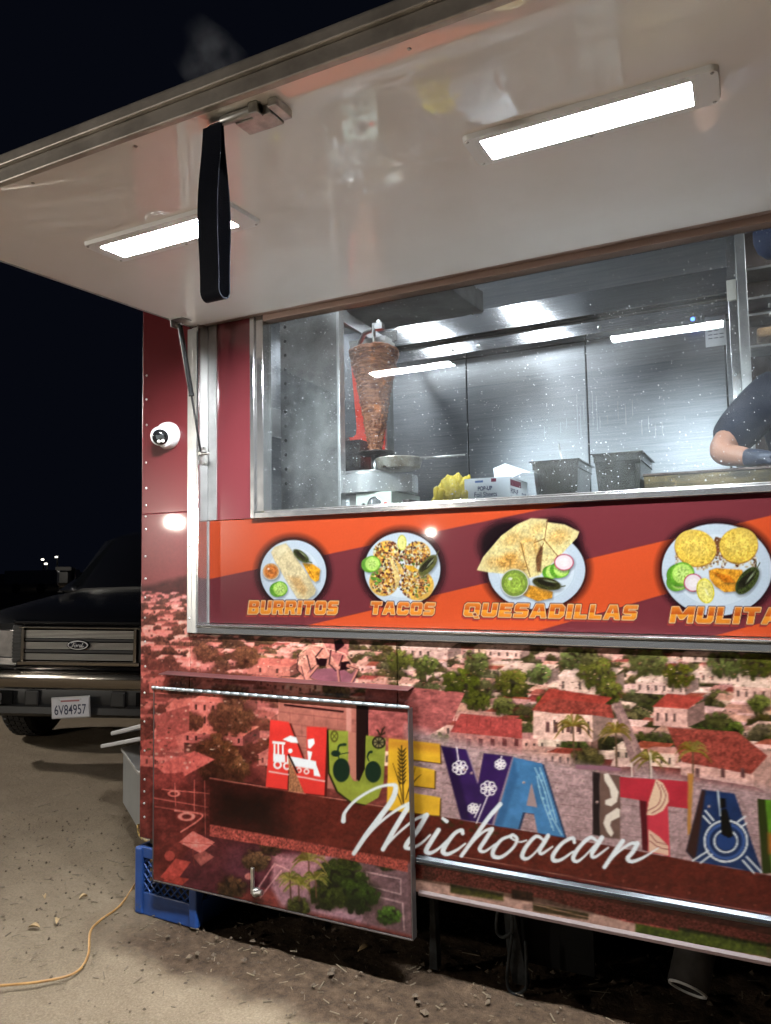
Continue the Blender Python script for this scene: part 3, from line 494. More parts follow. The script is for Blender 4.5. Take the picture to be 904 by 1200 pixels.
def script(cv):
    P = lambda pts: [(380+a/4.52, 890+b/4.52) for a, b in pts]; Q = lambda pts: [(560+a/3.93, 920+b/3.93) for a, b in pts]
    c = (232, 236, 234); S = lambda pts, w: (cv.stroke(pts, w, c, sm=6, soft=.9))
    S(P([(102, 326), (112, 278), (175, 210), (275, 152), (355, 134), (380, 148), (360, 215), (292, 310), (222, 402), (158, 498)]), [5.8, 4, 3.4, 3.2, 3.8, 6, 6.4, 6.4, 6, 5])
    S(P([(175, 478), (225, 408), (310, 322), (400, 258), (458, 232)]), [2.4, 2.6, 3, 3.6, 4.6]); S(P([(458, 234), (420, 292), (362, 388), (312, 476)]), [5.6, 6, 6, 5.4])
    S(P([(322, 464), (395, 388), (480, 320), (545, 292)]), [2.4, 2.8, 3.4, 4.6]); S(P([(543, 296), (494, 378), (446, 436), (434, 466), (470, 468), (520, 440), (562, 400)]), [5.6, 6, 6, 5.6, 4, 3, 2.4])
    S(P([(606, 374), (565, 438), (540, 484), (562, 496), (604, 474), (652, 428)]), [5.6, 5.8, 5.8, 4.6, 3.2, 2.4]); S(P([(628, 312), (650, 328)]), [3.4, 4.6])
    S(P([(735, 392), (728, 374), (692, 392), (652, 442), (630, 486), (652, 502), (702, 480), (748, 446)]), [4.6, 4.4, 4.6, 5.6, 6, 4.6, 3.4, 2.4])
    S([(586.5, 942.5), (573, 958), (556, 982), (541, 1003)], [5.2, 5.2, 5, 4.6]); S([(543, 1000), (557, 984), (568, 974), (577, 971)], [2.2, 2.6, 3.2, 4.4]); S([(577, 972), (568.5, 985), (562.5, 995), (568, 998), (581, 989)], [5, 5.2, 5, 3.4, 2.2])
    S(Q([(160, 232), (110, 252), (72, 302), (76, 330), (112, 330), (162, 290), (182, 250), (162, 230), (150, 240), (190, 262), (225, 255)]), [3.6, 4, 5.2, 5.2, 4.2, 3.6, 4, 3.8, 2.6, 2.2, 2])
    S(Q([(302, 252), (270, 236), (226, 280), (205, 326), (224, 340), (258, 318), (304, 262)]), [3, 4.2, 5, 5.4, 4, 2.6, 2.4]); S(Q([(324, 234), (304, 268), (286, 300), (296, 316), (345, 284)]), [5.4, 5.4, 5, 3.8, 2.2])
    S(Q([(446, 264), (436, 244), (390, 268), (350, 318), (350, 346), (384, 344), (440, 306)]), [4.2, 4.2, 4.6, 5.4, 5.2, 3.8, 2.4])
    S(Q([(550, 258), (518, 242), (470, 284), (440, 334), (456, 352), (490, 330), (546, 270)]), [3, 4.2, 5, 5.4, 4, 2.6, 2.4]); S(Q([(572, 242), (548, 282), (526, 318), (540, 332), (602, 288)]), [5.4, 5.4, 5, 3.6, 2.2])
    S(Q([(668, 258), (632, 308), (584, 378)]), [5.4, 5.6, 5]); S(Q([(590, 368), (645, 312), (700, 272), (736, 268)]), [2.4, 2.8, 3.6, 4.6]); S(Q([(736, 270), (715, 308), (690, 338), (712, 352), (762, 334), (832, 290)]), [5.2, 5.4, 5.2, 4.4, 3.4, 1.2])
def paint_board():
    cv = Canvas(-2.16, .62, 1.22, 1.73, .0022, .05); U, V = cv.U, cv.V
    OR, MA = (216, 84, 44), (120, 50, 56)
    ln = lambda p, q: (lambda U: p[1]+(U-p[0])*(q[1]-p[1])/(q[0]-p[0]))
    b1 = ln((246, 678.5), (640, 596)); b2 = ln((368.5, 731), (904, 604)); b3 = ln((624.6, 741), (777.6, 696.8)); b4 = ln((834, 746), (904, 727))
    side = lambda b: np.clip(.5+(V-b(U))/.9, 0, 1)[..., None]
    cv.C[:] = OR; O = np.array(OR, float); M_ = np.array(MA, float)
    for b, c in ((b1, M_), (b2, O), (b3, M_), (b4, O)): cv.C += side(b)*(c-cv.C)
    def halo(u, v, ru, rv): cv.ell(u, v, ru+5, rv+5, (18, 8, 14), a=.92, soft=11)
    def plate(u, v, ru, rv):
        halo(u, v, ru, rv); cv.ell(u, v, ru, rv, (200, 212, 224), soft=1.0); cv.ell(u, v, ru*.80, rv*.80, (216, 226, 234), soft=3, a=.9); cv.ell(u, v, ru*.79, rv*.79, (176, 192, 208), ring=1.0, a=.5)
        for k in range(70):
            a = 2*math.pi*k/70; cv.stroke([(u+ru*.84*math.cos(a), v+rv*.84*math.sin(a)), (u+ru*.96*math.cos(a), v+rv*.96*math.sin(a))], .8, (186, 200, 214), a=.45)
    def sh(u, v, ru, rv, ang=0): cv.ell(u+1.0, v+1.8, ru+.6, rv+.6, (70, 72, 78), ang, a=.5, soft=3.2)
    def cuke(u, v, r_):
        sh(u-r_*.2, v, r_*1.1, r_)
        cv.ell(u-r_*.35, v+r_*.12, r_, r_*.95, (96, 150, 52)); cv.ell(u, v, r_, r_*.98, (112, 168, 58)); cv.ell(u, v, r_*.86, r_*.84, (178, 212, 108)); cv.ell(u, v, r_*.5, r_*.48, (196, 222, 130))
        for k in range(7): a = .9*k; cv.ell(u+r_*.33*math.cos(a), v+r_*.33*math.sin(a), r_*.14, r_*.07, (150, 182, 86), 57*a)
    def radish(u, v, ru, rv): sh(u, v, ru, rv); cv.ell(u, v, ru, rv, (186, 60, 86)); cv.ell(u, v, ru*.9, rv*.9, (238, 222, 224)); cv.ell(u, v, ru*.5, rv*.5, (244, 234, 232), tx=(2, .06, 2))
    def pepper(u, v, l, w, ang, c=(74, 80, 40)):
        sh(u, v, l, w, ang)
        cv.ell(u, v, l, w, c, ang, tx=(3, .25, 4)); cv.ell(u-1, v-1, l*.72, w*.5, (28, 24, 18), ang+6, a=.8, soft=2, tx=(2, .3, 3)); cv.ell(u+l*.2, v-w*.4, l*.4, w*.12, (176, 186, 150), ang, a=.7); 
        a = rad(ang); cv.stroke([(u+l*math.cos(a), v+l*math.sin(a)), (u+(l+5)*math.cos(a), v+(l+5)*math.sin(a)-2)], 1.1, c)
    def yellow(pts, c=(220, 158, 52)): cv.poly([(a+1, b+1.8) for a, b in pts], (70, 66, 60), a=.45, soft=3.5); cv.poly(pts, c, soft=1.6, tx=(4, .22, 5, 3))
    def cup(u, v, r_, c1, c2): sh(u, v, r_, r_); cv.ell(u, v, r_, r_, (206, 204, 190)); cv.ell(u, v, r_*.93, r_*.93, c2); cv.ell(u, v, r_*.72, r_*.72, c1, tx=(3, .2, 2)); cv.ell(u, v, r_*.4, r_*.4, [x*1.15 for x in c1], ring=1.2); cv.ell(u-r_*.3, v-r_*.3, r_*.14, r_*.1, (240, 236, 226), a=.8)
    T = lambda o, s: (lambda pts: [(o[0]+a/s, o[1]+b/s) for a, b in pts])
    # burritos
    plate(344, 671.5, 38.6, 38.6); A = T((285, 620), 7.86)
    cv.poly([(a+2, b+2.5) for a, b in A([(258, 215), (290, 165), (395, 130), (440, 185), (600, 430), (672, 560), (660, 600), (590, 650), (500, 640), (400, 480), (290, 290)])], (120, 126, 134), a=.5, soft=4)
    cv.poly(A([(258, 215), (290, 165), (395, 130), (440, 185), (600, 430), (672, 560), (660, 600), (590, 650), (500, 640), (400, 480), (290, 290)]), (220, 202, 158), soft=1.5, tx=(2.2, .13, 4, 3)); cv.poly(A([(420, 440), (520, 440), (600, 560), (560, 620), (490, 560)]), (190, 142, 84), a=.6, soft=5, tx=(2, .25, 3)); cv.poly(A([(600, 430), (672, 560), (660, 600), (590, 650)]), (176, 160, 118), a=.45, soft=5); cv.poly(A([(280, 200), (395, 135), (430, 190), (330, 260)]), (238, 226, 186), a=.5, soft=4)
    c = A([(258, 390)])[0]; cup(c[0], c[1], 10, (186, 112, 58), (206, 150, 96)); c = A([(340, 550)])[0]; cuke(c[0], c[1], 9); yellow(A([(545, 310), (640, 320), (712, 370), (700, 470), (665, 488), (620, 450)])); cv.stroke(A([(590, 350), (650, 450)]), 1.0, (170, 108, 40)); c = A([(535, 248)])[0]; pepper(c[0], c[1], 11, 5.2, 38)
    # tacos
    plate(471.7, 667, 44.5, 43); A = T((410, 610), 7.53)
    for (a, b, rx, ry) in ((330, 290, 16, 15), (600, 290, 15, 14), (300, 540, 17, 17), (600, 570, 19, 18)): c = A([(a, b)])[0]; cv.ell(c[0], c[1], rx, ry, (222, 176, 84), soft=1.5, tx=(3, .14, 2))
    for (a, b, rx, ry) in ((335, 300, 125, 115), (590, 300, 120, 110), (310, 530, 125, 115), (570, 560, 140, 120), (460, 400, 120, 110)):
        for k in range(210):
            q = math.sqrt(R.random()); t = R.uniform(0, 6.28); c = A([(a+rx*q*math.cos(t), b+ry*q*math.sin(t))])[0]
            cv.ell(c[0], c[1], R.uniform(.7, 2.1), R.uniform(.6, 1.5), jit(R.choice([(120, 66, 44), (92, 50, 40), (168, 112, 72), (196, 150, 96), (206, 206, 176), (96, 124, 58), (228, 214, 180), (190, 120, 60), (70, 40, 34)]), 12), R.uniform(0, 90), a=.92, soft=.8)
    for k in range(26): c = A([(R.uniform(190, 700), R.uniform(240, 640))])[0]; cv.stroke([c, (c[0]+R.uniform(-4, 4), c[1]+R.uniform(-4, 4))], .9, jit((214, 222, 186), 16))
    cv.poly(A([(340, 320), (385, 350), (445, 500), (430, 590), (405, 580), (385, 440)]), (226, 196, 128), tx=(3, .15, 3)); cv.poly(A([(395, 335), (450, 390), (485, 480), (440, 470)]), (218, 178, 100), tx=(3, .15, 3)); c = A([(462, 195)])[0]; cv.ell(c[0], c[1], 5.4, 9.2, (198, 196, 88)); cv.ell(c[0], c[1], 4.2, 7.6, (230, 226, 140)); c = A([(200, 382)])[0]; cuke(c[0], c[1], 9.6); c = A([(690, 395)])[0]; pepper(c[0], c[1], 15, 7, -50, (92, 92, 48)); cv.poly(A([(480, 390), (560, 400), (600, 430), (560, 455), (520, 440)]), (220, 170, 62), tx=(3, .2, 3))
    for k in range(8): c = A([(220+R.uniform(-40, 60), 500+R.uniform(-60, 60))])[0]; cv.ell(c[0], c[1], 2, 1.6, (100, 150, 60), R.uniform(0, 90))
    # quesadillas
    A = T((540, 600), 4.11); halo(600, 640, 34, 26); halo(650, 632, 26, 20); plate(629, 668, 57, 46)
    body = [(78, 280), (110, 215), (195, 115), (270, 60), (340, 30), (418, 35), (412, 48), (500, 60), (572, 95), (560, 125), (470, 220), (380, 305), (325, 320), (235, 300), (130, 290)]
    cv.poly(A(body), (224, 208, 148), soft=1.2, tx=(2.4, .16, 4, 3)); 
    for (a, b, rx, ry, al) in ((230, 235, 14, 9, .75), (330, 170, 11, 12, .6), (470, 120, 13, 8, .45), (250, 130, 12, 7, .4), (370, 80, 9, 5, .4), (150, 240, 8, 6, .4), (290, 265, 9, 7, .6)): c = A([(a, b)])[0]; cv.ell(c[0], c[1], rx, ry, (196, 138, 66), -25, a=al, soft=7, tx=(2, .4, 5))
    for k in range(160): 
        t = R.random(); c = A([(R.uniform(120, 540), R.uniform(50, 290))])[0]; a0, b0 = (c[0]-540)*4.11, (c[1]-600)*4.11
        if b0 > 330-a0*.62 and b0 < 300-max(0, a0-330)*.75: cv.ell(c[0], c[1], R.uniform(.5, 1.2), R.uniform(.4, 1), jit((176, 136, 76), 20), a=.6)
    for q in ([(290, 150), (310, 230), (335, 310)], [(418, 40), (405, 130)], [(350, 150), (400, 130), (470, 215)], [(400, 150), (362, 235), (372, 290)]): cv.stroke(A(q), 1.2, (126, 88, 48), a=.8)
    cv.poly(A([(385, 160), (398, 170), (385, 290), (360, 285), (362, 220)]), (96, 60, 38), a=.85, soft=2, tx=(1.5, .5, 3)); cv.poly(A([(300, 150), (350, 140), (362, 230), (372, 300), (335, 305)]), (222, 200, 138), a=.7, soft=1.5, tx=(2, .2, 3))
    c = A([(440, 288)])[0]; cuke(c[0], c[1], 8.4); c = A([(485, 275)])[0]; cuke(c[0], c[1], 10); c = A([(498, 242)])[0]; radish(c[0], c[1], 11.4, 9.6); yellow(A([(320, 350), (400, 365), (445, 385), (440, 415), (370, 430), (300, 400)]), (206, 146, 58)); c = A([(415, 345)])[0]; pepper(c[0], c[1], 17, 7, 12, (66, 66, 34)); c = A([(260, 342)])[0]; cup(c[0], c[1], 16.6, (150, 172, 76), (122, 142, 66))
    # mulitas
    plate(840.4, 667.7, 64.5, 54); A = T((760, 600), 6.28)
    for (a, b) in ((345, 320), (650, 310)):
        for k in range(110): c = A([(a+R.uniform(-150, 150), b+R.uniform(0, 110)-abs(R.uniform(-20, 20)))])[0]; cv.ell(c[0], c[1], R.uniform(.8, 2), R.uniform(.7, 1.5), jit(R.choice([(120, 70, 46), (210, 196, 160), (96, 56, 40), (176, 150, 110), (226, 218, 196)]), 10), a=.9)
    for k in range(60): c = A([(510+R.uniform(-18, 18), 260+R.uniform(-70, 80))])[0]; cv.ell(c[0], c[1], 1.4, 1.1, jit((120, 76, 48), 20))
    for (a, b, rx, ry, g) in ((347, 262, 25, 21.4, 20), (665, 244, 23, 21, -15)):
        c = A([(a, b)])[0]; cv.ell(c[0], c[1]+1.2, rx, ry, (168, 124, 54), g, soft=1.4); cv.ell(c[0], c[1], rx*.98, ry*.97, (222, 188, 84), g, soft=1.2, tx=(1.6, .16, 4, 3)); cv.ell(c[0], c[1]-2, rx*.7, ry*.6, (234, 208, 112), g, a=.5, soft=8, tx=(1.4, .2, 5, 2))
        for k in range(50): t = R.uniform(0, 6.28); q = math.sqrt(R.random())*.9; cv.ell(c[0]+rx*q*math.cos(t), c[1]+ry*q*math.sin(t), R.uniform(.4, 1), R.uniform(.4, .8), jit((180, 136, 56), 18), a=.7)
    c = A([(225, 510)])[0]; cuke(c[0], c[1], 11); c = A([(252, 455)])[0]; cuke(c[0], c[1], 14); c = A([(330, 520)])[0]; radish(c[0], c[1], 11, 10.6); c = A([(420, 580)])[0]; cv.ell(c[0], c[1], 10.4, 15, (210, 196, 78), -12); cv.ell(c[0], c[1], 8.6, 13, (236, 224, 130), -12); cv.poly(A([(410, 560), (430, 570), (450, 620), (430, 610)]), (246, 240, 180)); yellow(A([(445, 430), (500, 412), (690, 425), (700, 470), (640, 585), (560, 590), (490, 545), (450, 490)]), (214, 150, 56)); yellow(A([(470, 440), (600, 470), (640, 520), (560, 520)]), (196, 118, 40)); c = A([(728, 505)])[0]; pepper(c[0], c[1], 19, 10, -52, (66, 74, 38)); cv.stroke(A([(770, 350), (795, 370), (790, 400)]), 1.2, (74, 74, 40))
    pm = np.zeros(U.shape)
    for (a, b, p, q) in ((344, 671.5, 37, 37), (471.7, 667, 43, 41), (629, 660, 60, 52), (840.4, 667.7, 63, 52)): pm = np.maximum(pm, np.clip((1-np.hypot((U-a)/p, (V-b)/q))*8, 0, 1))
    sat = (cv.C.max(-1)-cv.C.min(-1))/90; pm *= np.clip(sat-.25, 0, 1); cv.C *= (1+pm*(.36*(fbm(U, V, 1.5, 21, 2)-.5)+.34*(fbm(U, V, 4.5, 22, 3)-.5)))[..., None]; cv.C[:] = np.clip(cv.C+.12*pm[..., None]*(cv.C-140), 0, 255)
    for a in (('BURRITOS', 290.5, 397, 704, 719.5, 704.5, 720), ('TACOS', 433.5, 510.5, 705, 719.5, 706.5, 721), ('QUESADILLAS', 543, 748, 706.5, 722, 709.5, 726.5), ('MULITAS', 784.5, 940, 711, 729.5, 712.5, 732)): block_word(cv, *a)
    cv.C *= (1+.05*(fbm(U, V, 1.3, 9, 2)-.5))[..., None]; cv.C[:] = np.clip(cv.C, 0, 255)
    return cv

def glyph(ch):
    c = .14
    rect = lambda a, b, d_, e: [(a, b), (d_, b), (d_, e), (a, e)]
    O = lambda w: [[(c, 0), (w-c, 0), (w, c), (w, 1-c), (w-c, 1), (c, 1), (0, 1-c), (0, c)], rect(.33, .27, w-.33, .73)]
    if ch == 'O': return 1.02, O(1.02)
    if ch == 'Q': return 1.04, O(1.04)+[[(.56, .22), (.80, .32), (1.10, -.13), (.78, -.13)]]
    if ch == 'I': return .36, [rect(0, 0, .36, 1)]
    if ch == 'S': w = .92; return w, [[(0, 0), (w-c, 0), (w, c), (w, .52), (w-c, .62), (.33, .62), (.33, .75), (w, .75), (w, 1), (c, 1), (0, 1-c), (0, .48), (c, .38), (w-.33, .38), (w-.33, .25), (0, .25)]]
    if ch == 'U': w = .98; return w, [[(0, 1), (.34, 1), (.34, .27), (w-.34, .27), (w-.34, 1), (w, 1), (w, c), (w-c, 0), (c, 0), (0, c)]]
    if ch == 'R': w = .98; return w, [[(0, 0), (0, 1), (w-c, 1), (w, 1-c), (w, .50), (w-.12, .40), (w+.02, 0), (w-.36, 0), (w-.44, .32), (.34, .32), (.34, 0)], rect(.34, .56, w-.32, .76)]
    if ch == 'B': w = .98; return w, [[(0, 0), (0, 1), (w-c, 1), (w, 1-c), (w, .62), (w-.09, .52), (w, .42), (w, c), (w-c, 0)], rect(.34, .61, w-.34, .78), rect(.34, .22, w-.34, .40)]
    if ch == 'T': w = .94; return w, [[(0, 1), (w, 1), (w, .74), (w/2+.18, .74), (w/2+.18, 0), (w/2-.18, 0), (w/2-.18, .74), (0, .74)]]
    if ch == 'A': w = 1.10; return w, [[(0, 0), (.30, 1), (w-.30, 1), (w, 0), (w-.34, 0), (w-.40, .20), (.40, .20), (.34, 0)], [(.44, .41), (w-.44, .41), (w/2, .76)]]
    if ch == 'C': w = .98; return w, [[(w, .64), (w, 1-c), (w-c, 1), (c, 1), (0, 1-c), (0, c), (c, 0), (w-c, 0), (w, c), (w, .36), (w-.33, .36), (w-.33, .27), (.34, .27), (.34, .73), (w-.33, .73), (w-.33, .64)]]
    if ch == 'E': w = .84; return w, [[(0, 0), (0, 1), (w, 1), (w, .75), (.34, .75), (.34, .62), (w-.06, .62), (w-.06, .39), (.34, .39), (.34, .25), (w, .25), (w, 0)]]
    if ch == 'D': w = 1.0; return w, [[(0, 0), (0, 1), (w-.22, 1), (w, .78), (w, .22), (w-.22, 0)], rect(.34, .26, w-.34, .74)]
    if ch == 'L': w = .82; return w, [[(0, 1), (.34, 1), (.34, .26), (w, .26), (w, 0), (0, 0)]]
    if ch == 'M': w = 1.34; return w, [[(0, 0), (0, 1), (.40, 1), (w/2, .58), (w-.40, 1), (w, 1), (w, 0), (w-.32, 0), (w-.32, .56), (w/2+.1, .22), (w/2-.1, .22), (.32, .56), (.32, 0)]]
def block_word(cv, txt, u0, u1, vt0, vb0, vt1, vb1):
    x = 0; G = []
    for ch in txt: w, rs = glyph(ch); G.append((x, rs)); x += w+.17
    tot = x-.17+.16
    def mp(p):
        a = (p[0]+.16*p[1])/tot; vt = vt0+(vt1-vt0)*a; vb = vb0+(vb1-vb0)*a; return (u0+(u1-u0)*a, vb+(vt-vb)*p[1])
    rings = [np.array([mp((gx+a, b)) for a, b in r_]) for gx, rs in G for r_ in rs]
    k = cv.sl(u0-8, u1+8, min(vt0, vt1)-6, max(vb0, vb1)+8); U, V = cv.U[k], cv.V[k]
    def sdf(du, dv):
        ins = np.zeros(U.shape, bool); dm = np.full(U.shape, 1e9); uu, vv = U-du, V-dv
        for r_ in rings:
            for i in range(len(r_)):
                (x1, y1), (x2, y2) = r_[i], r_[(i+1) % len(r_)]; ins ^= ((y1 > vv) != (y2 > vv)) & (uu < (x2-x1)*(vv-y1)/((y2-y1) if y2 != y1 else 1e-9)+x1)
                dx, dy = x2-x1, y2-y1; t = np.clip(((uu-x1)*dx+(vv-y1)*dy)/(dx*dx+dy*dy+1e-9), 0, 1); dm = np.minimum(dm, np.hypot(uu-x1-t*dx, vv-y1-t*dy))
        return np.where(ins, dm, -dm)
    s2 = sdf(-1.6, 2.6); cv.put(k, np.clip(.5+(s2+.9)/.8, 0, 1), (168, 62, 52))
    s1 = sdf(0, 0); cv.put(k, np.clip(.5+(s1+1.5)/.8, 0, 1), (70, 26, 22)); cv.put(k, np.clip(.5+(s1+.85)/.7, 0, 1), (236, 196, 150))
    a = np.clip((U-u0)/(u1-u0), 0, 1); h = np.clip((vb0+(vb1-vb0)*a-V)/(vb0-vt0), 0, 1)[..., None]
    top = np.array((196, 84, 30))+(np.array((232, 136, 48))-np.array((196, 84, 30)))*np.clip((h-.5)/.5, 0, 1); bot = np.array((244, 158, 50))+(np.array((228, 132, 40))-np.array((244, 158, 50)))*np.clip((.5-h)/.5, 0, 1)
    al = np.clip(.5+(s1-.1)/.7, 0, 1)[..., None]; cv.C[k] += al*(np.where(h > .5, top, bot)-cv.C[k])
# ------------------------------------------------------------------ the food truck: shell
XL, XR, ZB, ZT = -2.472, 1.6, .325, 3.66
truck = thing('food_truck', (-.4, .8, 0), 'maroon food truck wrapped with a town picture, its serving window and awning open', 'food truck')
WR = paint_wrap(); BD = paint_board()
GW, GB = .40, .235
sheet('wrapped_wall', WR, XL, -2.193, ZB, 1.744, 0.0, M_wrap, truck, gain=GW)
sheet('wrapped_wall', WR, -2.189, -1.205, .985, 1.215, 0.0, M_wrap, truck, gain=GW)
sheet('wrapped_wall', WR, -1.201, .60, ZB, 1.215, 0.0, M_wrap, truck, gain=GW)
mz = MB().box(XL, -2.193, 0, .03, 1.7450, ZT).build('wall_panel', M_maroon, truck, bev=.002)
box('wall_panel', -2.189, XR, 0, .03, 2.605, ZT, M_maroon, truck)
box('wall_panel', .604, XR, 0, .03, ZB, 1.215, M_maroon, truck)
box('compartment_panel', -2.19, -1.21, .012, .03, ZB, .98, M_blackmetal, truck)
box('end_wall', XL+.001, XL+.03, .032, 1.72, ZB, ZT, M_maroon, truck)
box('end_wall', XR-.03, XR-.001, .032, 1.72, ZB, ZT, M_maroon, truck)
box('rear_wall', XL, XR, 1.722, 1.75, ZB, ZT, M_maroon, truck)
box('roof', XL+.002, XR-.002, .002, 1.748, ZT+.002, ZT+.05, M_maroon, truck)
box('floor', XL+.032, XR-.032, .032, 1.70, .70, .75, mat('tread_floor', (.20, .20, .20), .5, 1.0, bump=.3, bscale=30), truck)
box('chassis', XL+.05, XR-.05, .06, 1.66, ZB+.02, .48, M_dark, truck)
# rivets down the corner of the wall and along the plinth moulding
rv = MB().lathe([(.0001, -.0035), (.003, -.0030), (.0050, -.0012), (.0056, .0008)], (0, 0, 0), 10, axis=(0, 1, 0)).mesh('rivet'); rv.materials.append(M_alu)
def rivet(x, z, y=-.0005):
    o = bpy.data.objects.new('rivet', rv); COL.objects.link(o); o.location = (x, y, z); setparent(o, truck)
for v_ in (440, 468, 498, 542, 572, 592, 605, 620, 652, 678, 700, 724, 752, 781, 812, 846, 880, 914, 928, 942, 958):
    q = PY_(172.5, v_, 0); rivet(XL+.026+random.uniform(-.002, .002), q[2])
# frame of the serving opening
zb0, zb1 = PY_(540, 752.5, -.012)[2], PY_(540, 740, -.012)[2]
ZH = 2.562                                  # hinge height
m = MB(); m.box(-2.196, -2.168, -.014, .004, zb0, ZH-.012); m.box(-2.166, -2.139, -.020, .004, zb0, ZH-.012); m.build('frame_post', M_alu, truck, bev=.003)
MB().box(-2.1385, -2.130, -.019, .056, zb1, 2.60).build('jamb', M_alu_bright, truck)
m = MB(); m.box(-2.1385, XR-.02, -.016, .003, zb0, zb1-.008); m.box(-2.1385, XR-.02, -.022, .048, zb1-.0075, zb1); m.build('frame_rail', M_alu_bright, truck, bev=.003)
ZS = PY_(301, 608, .05)[2]
sheet('menu_board', BD, -2.1295, .61, zb1+.0015, ZS, .05, M_board, truck, thick=.012, gain=GB)
box('board_end', .612, XR-.03, .05, .062, zb1+.0015, ZS, M_maroon, truck)
xs0, xs1 = PY_(244, 500, .05)[0], PY_(254.5, 500, .05)[0]; xw0, xw1 = PY_(295, 520, .04)[0], PY_(309, 520, .04)[0]
box('inset_angle', -2.1295, xs1, .046, .062, ZS+.003, 2.60, M_alu, truck)
box('inset_panel', xs1+.0005, xw0, .05, .062, ZS+.003, 2.60, mat('maroon_gloss', (.100, .020, .024), .10, coat=.6, bump=.03, bscale=2.5), truck, bev=.001)
box('board_edge_strip', -2.1295, -2.124, .044, .0495, zb1+.002, ZS, M_alu, truck, bev=.001)
# window frame, glass
Z_WT = 2.543
m = MB(); m.box(xw0, xw0+.022, .028, .10, ZS+.001, 2.60); m.box(xw0+.0225, xw1, .038, .10, ZS+.03, 2.60); m.build('window_frame', M_alu_bright, truck, bev=.002)
m = MB(); m.box(xw0+.0225, XR-.04, .030, .11, ZS+.001, ZS+.024); m.box(xw1+.0005, XR-.04, .040, .075, ZS+.0245, ZS+.032); m.build('window_sill', M_alu_bright, truck, bev=.002)
M_bronze = mat('bronze_trim', (.36, .26, .22), .40, .7, bump=.06, bscale=10, rvar=.08)
box('window_header', xw1+.001, XR-.04, .036, .095, Z_WT, 2.60, M_bronze, truck)
def glass_mat():
    m = bpy.data.materials.new('speckled_glass'); m.use_nodes = True; N = m.node_tree.nodes; L = m.node_tree.links; N.remove(N['Principled BSDF']); out = N['Material Output']
    tr = N.new('ShaderNodeBsdfTransparent'); tr.inputs[0].default_value = (.93, .96, .97, 1); gl = N.new('ShaderNodeBsdfGlossy'); gl.inputs['Roughness'].default_value = .015
    fr = N.new('ShaderNodeFresnel'); fr.inputs[0].default_value = 1.5; a = N.new('ShaderNodeMixShader'); L.new(fr.outputs[0], a.inputs[0]); L.new(tr.outputs[0], a.inputs[1]); L.new(gl.outputs[0], a.inputs[2])
    tc = N.new('ShaderNodeTexCoord'); dots = []
    for sc, th, seed in ((62, .13, 0), (140, .18, 3), (30, .065, 9)):
        mp = N.new('ShaderNodeMapping'); mp.inputs['Location'].default_value = (seed, 0, seed); mp.inputs['Scale'].default_value = (1, .001, .8); L.new(tc.outputs['Object'], mp.inputs[0])
        vo = N.new('ShaderNodeTexVoronoi'); vo.inputs['Scale'].default_value = sc; L.new(mp.outputs[0], vo.inputs['Vector'])
        sep = N.new('ShaderNodeSeparateColor'); L.new(vo.outputs['Color'], sep.inputs[0]); t = N.new('ShaderNodeMath'); t.operation = 'MULTIPLY'; t.inputs[1].default_value = th; L.new(sep.outputs[0], t.inputs[0])
        g = N.new('ShaderNodeMath'); g.operation = 'GREATER_THAN'; L.new(t.outputs[0], g.inputs[0]); L.new(vo.outputs['Distance'], g.inputs[1])
        h = N.new('ShaderNodeMath'); h.operation = 'GREATER_THAN'; h.inputs[1].default_value = .87; L.new(sep.outputs[1], h.inputs[0]); k = N.new('ShaderNodeMath'); k.operation = 'MULTIPLY'; L.new(g.outputs[0], k.inputs[0]); L.new(h.outputs[0], k.inputs[1]); dots.append(k.outputs[0])
    mx = N.new('ShaderNodeMath'); mx.operation = 'MAXIMUM'; L.new(dots[0], mx.inputs[0]); L.new(dots[1], mx.inputs[1]); m2 = N.new('ShaderNodeMath'); m2.operation = 'MAXIMUM'; L.new(mx.outputs[0], m2.inputs[0]); L.new(dots[2], m2.inputs[1])
    # a thin film of grease, patchy
    nz = N.new('ShaderNodeTexNoise'); nz.inputs['Scale'].default_value = 3.2; nz.inputs['Detail'].default_value = 5; L.new(tc.outputs['Object'], nz.inputs['Vector']); mr = N.new('ShaderNodeMapRange'); mr.inputs[1].default_value = .40; mr.inputs[2].default_value = .75; mr.inputs[3].default_value = .006; mr.inputs[4].default_value = .055; L.new(nz.outputs[0], mr.inputs[0])
    sc = N.new('ShaderNodeMath'); sc.operation = 'MULTIPLY'; sc.inputs[1].default_value = .75; L.new(m2.outputs[0], sc.inputs[0]); fz = N.new('ShaderNodeMath'); fz.operation = 'MAXIMUM'; L.new(sc.outputs[0], fz.inputs[0]); L.new(mr.outputs[0], fz.inputs[1])
    df = N.new('ShaderNodeBsdfDiffuse'); df.inputs[0].default_value = (.75, .78, .8, 1); tl = N.new('ShaderNodeBsdfTranslucent'); tl.inputs[0].default_value = (.75, .78, .8, 1); dm = N.new('ShaderNodeMixShader'); dm.inputs[0].default_value = .5; L.new(df.outputs[0], dm.inputs[1]); L.new(tl.outputs[0], dm.inputs[2])
    fin = N.new('ShaderNodeMixShader'); L.new(fz.outputs[0], fin.inputs[0]); L.new(a.outputs[0], fin.inputs[1]); L.new(dm.outputs[0], fin.inputs[2]); L.new(fin.outputs[0], out.inputs[0]); return m
box('window_pane', xw1+.001, XR-.045, .0845, .0885, ZS+.025, Z_WT-.001, glass_mat(), truck, bev=0)
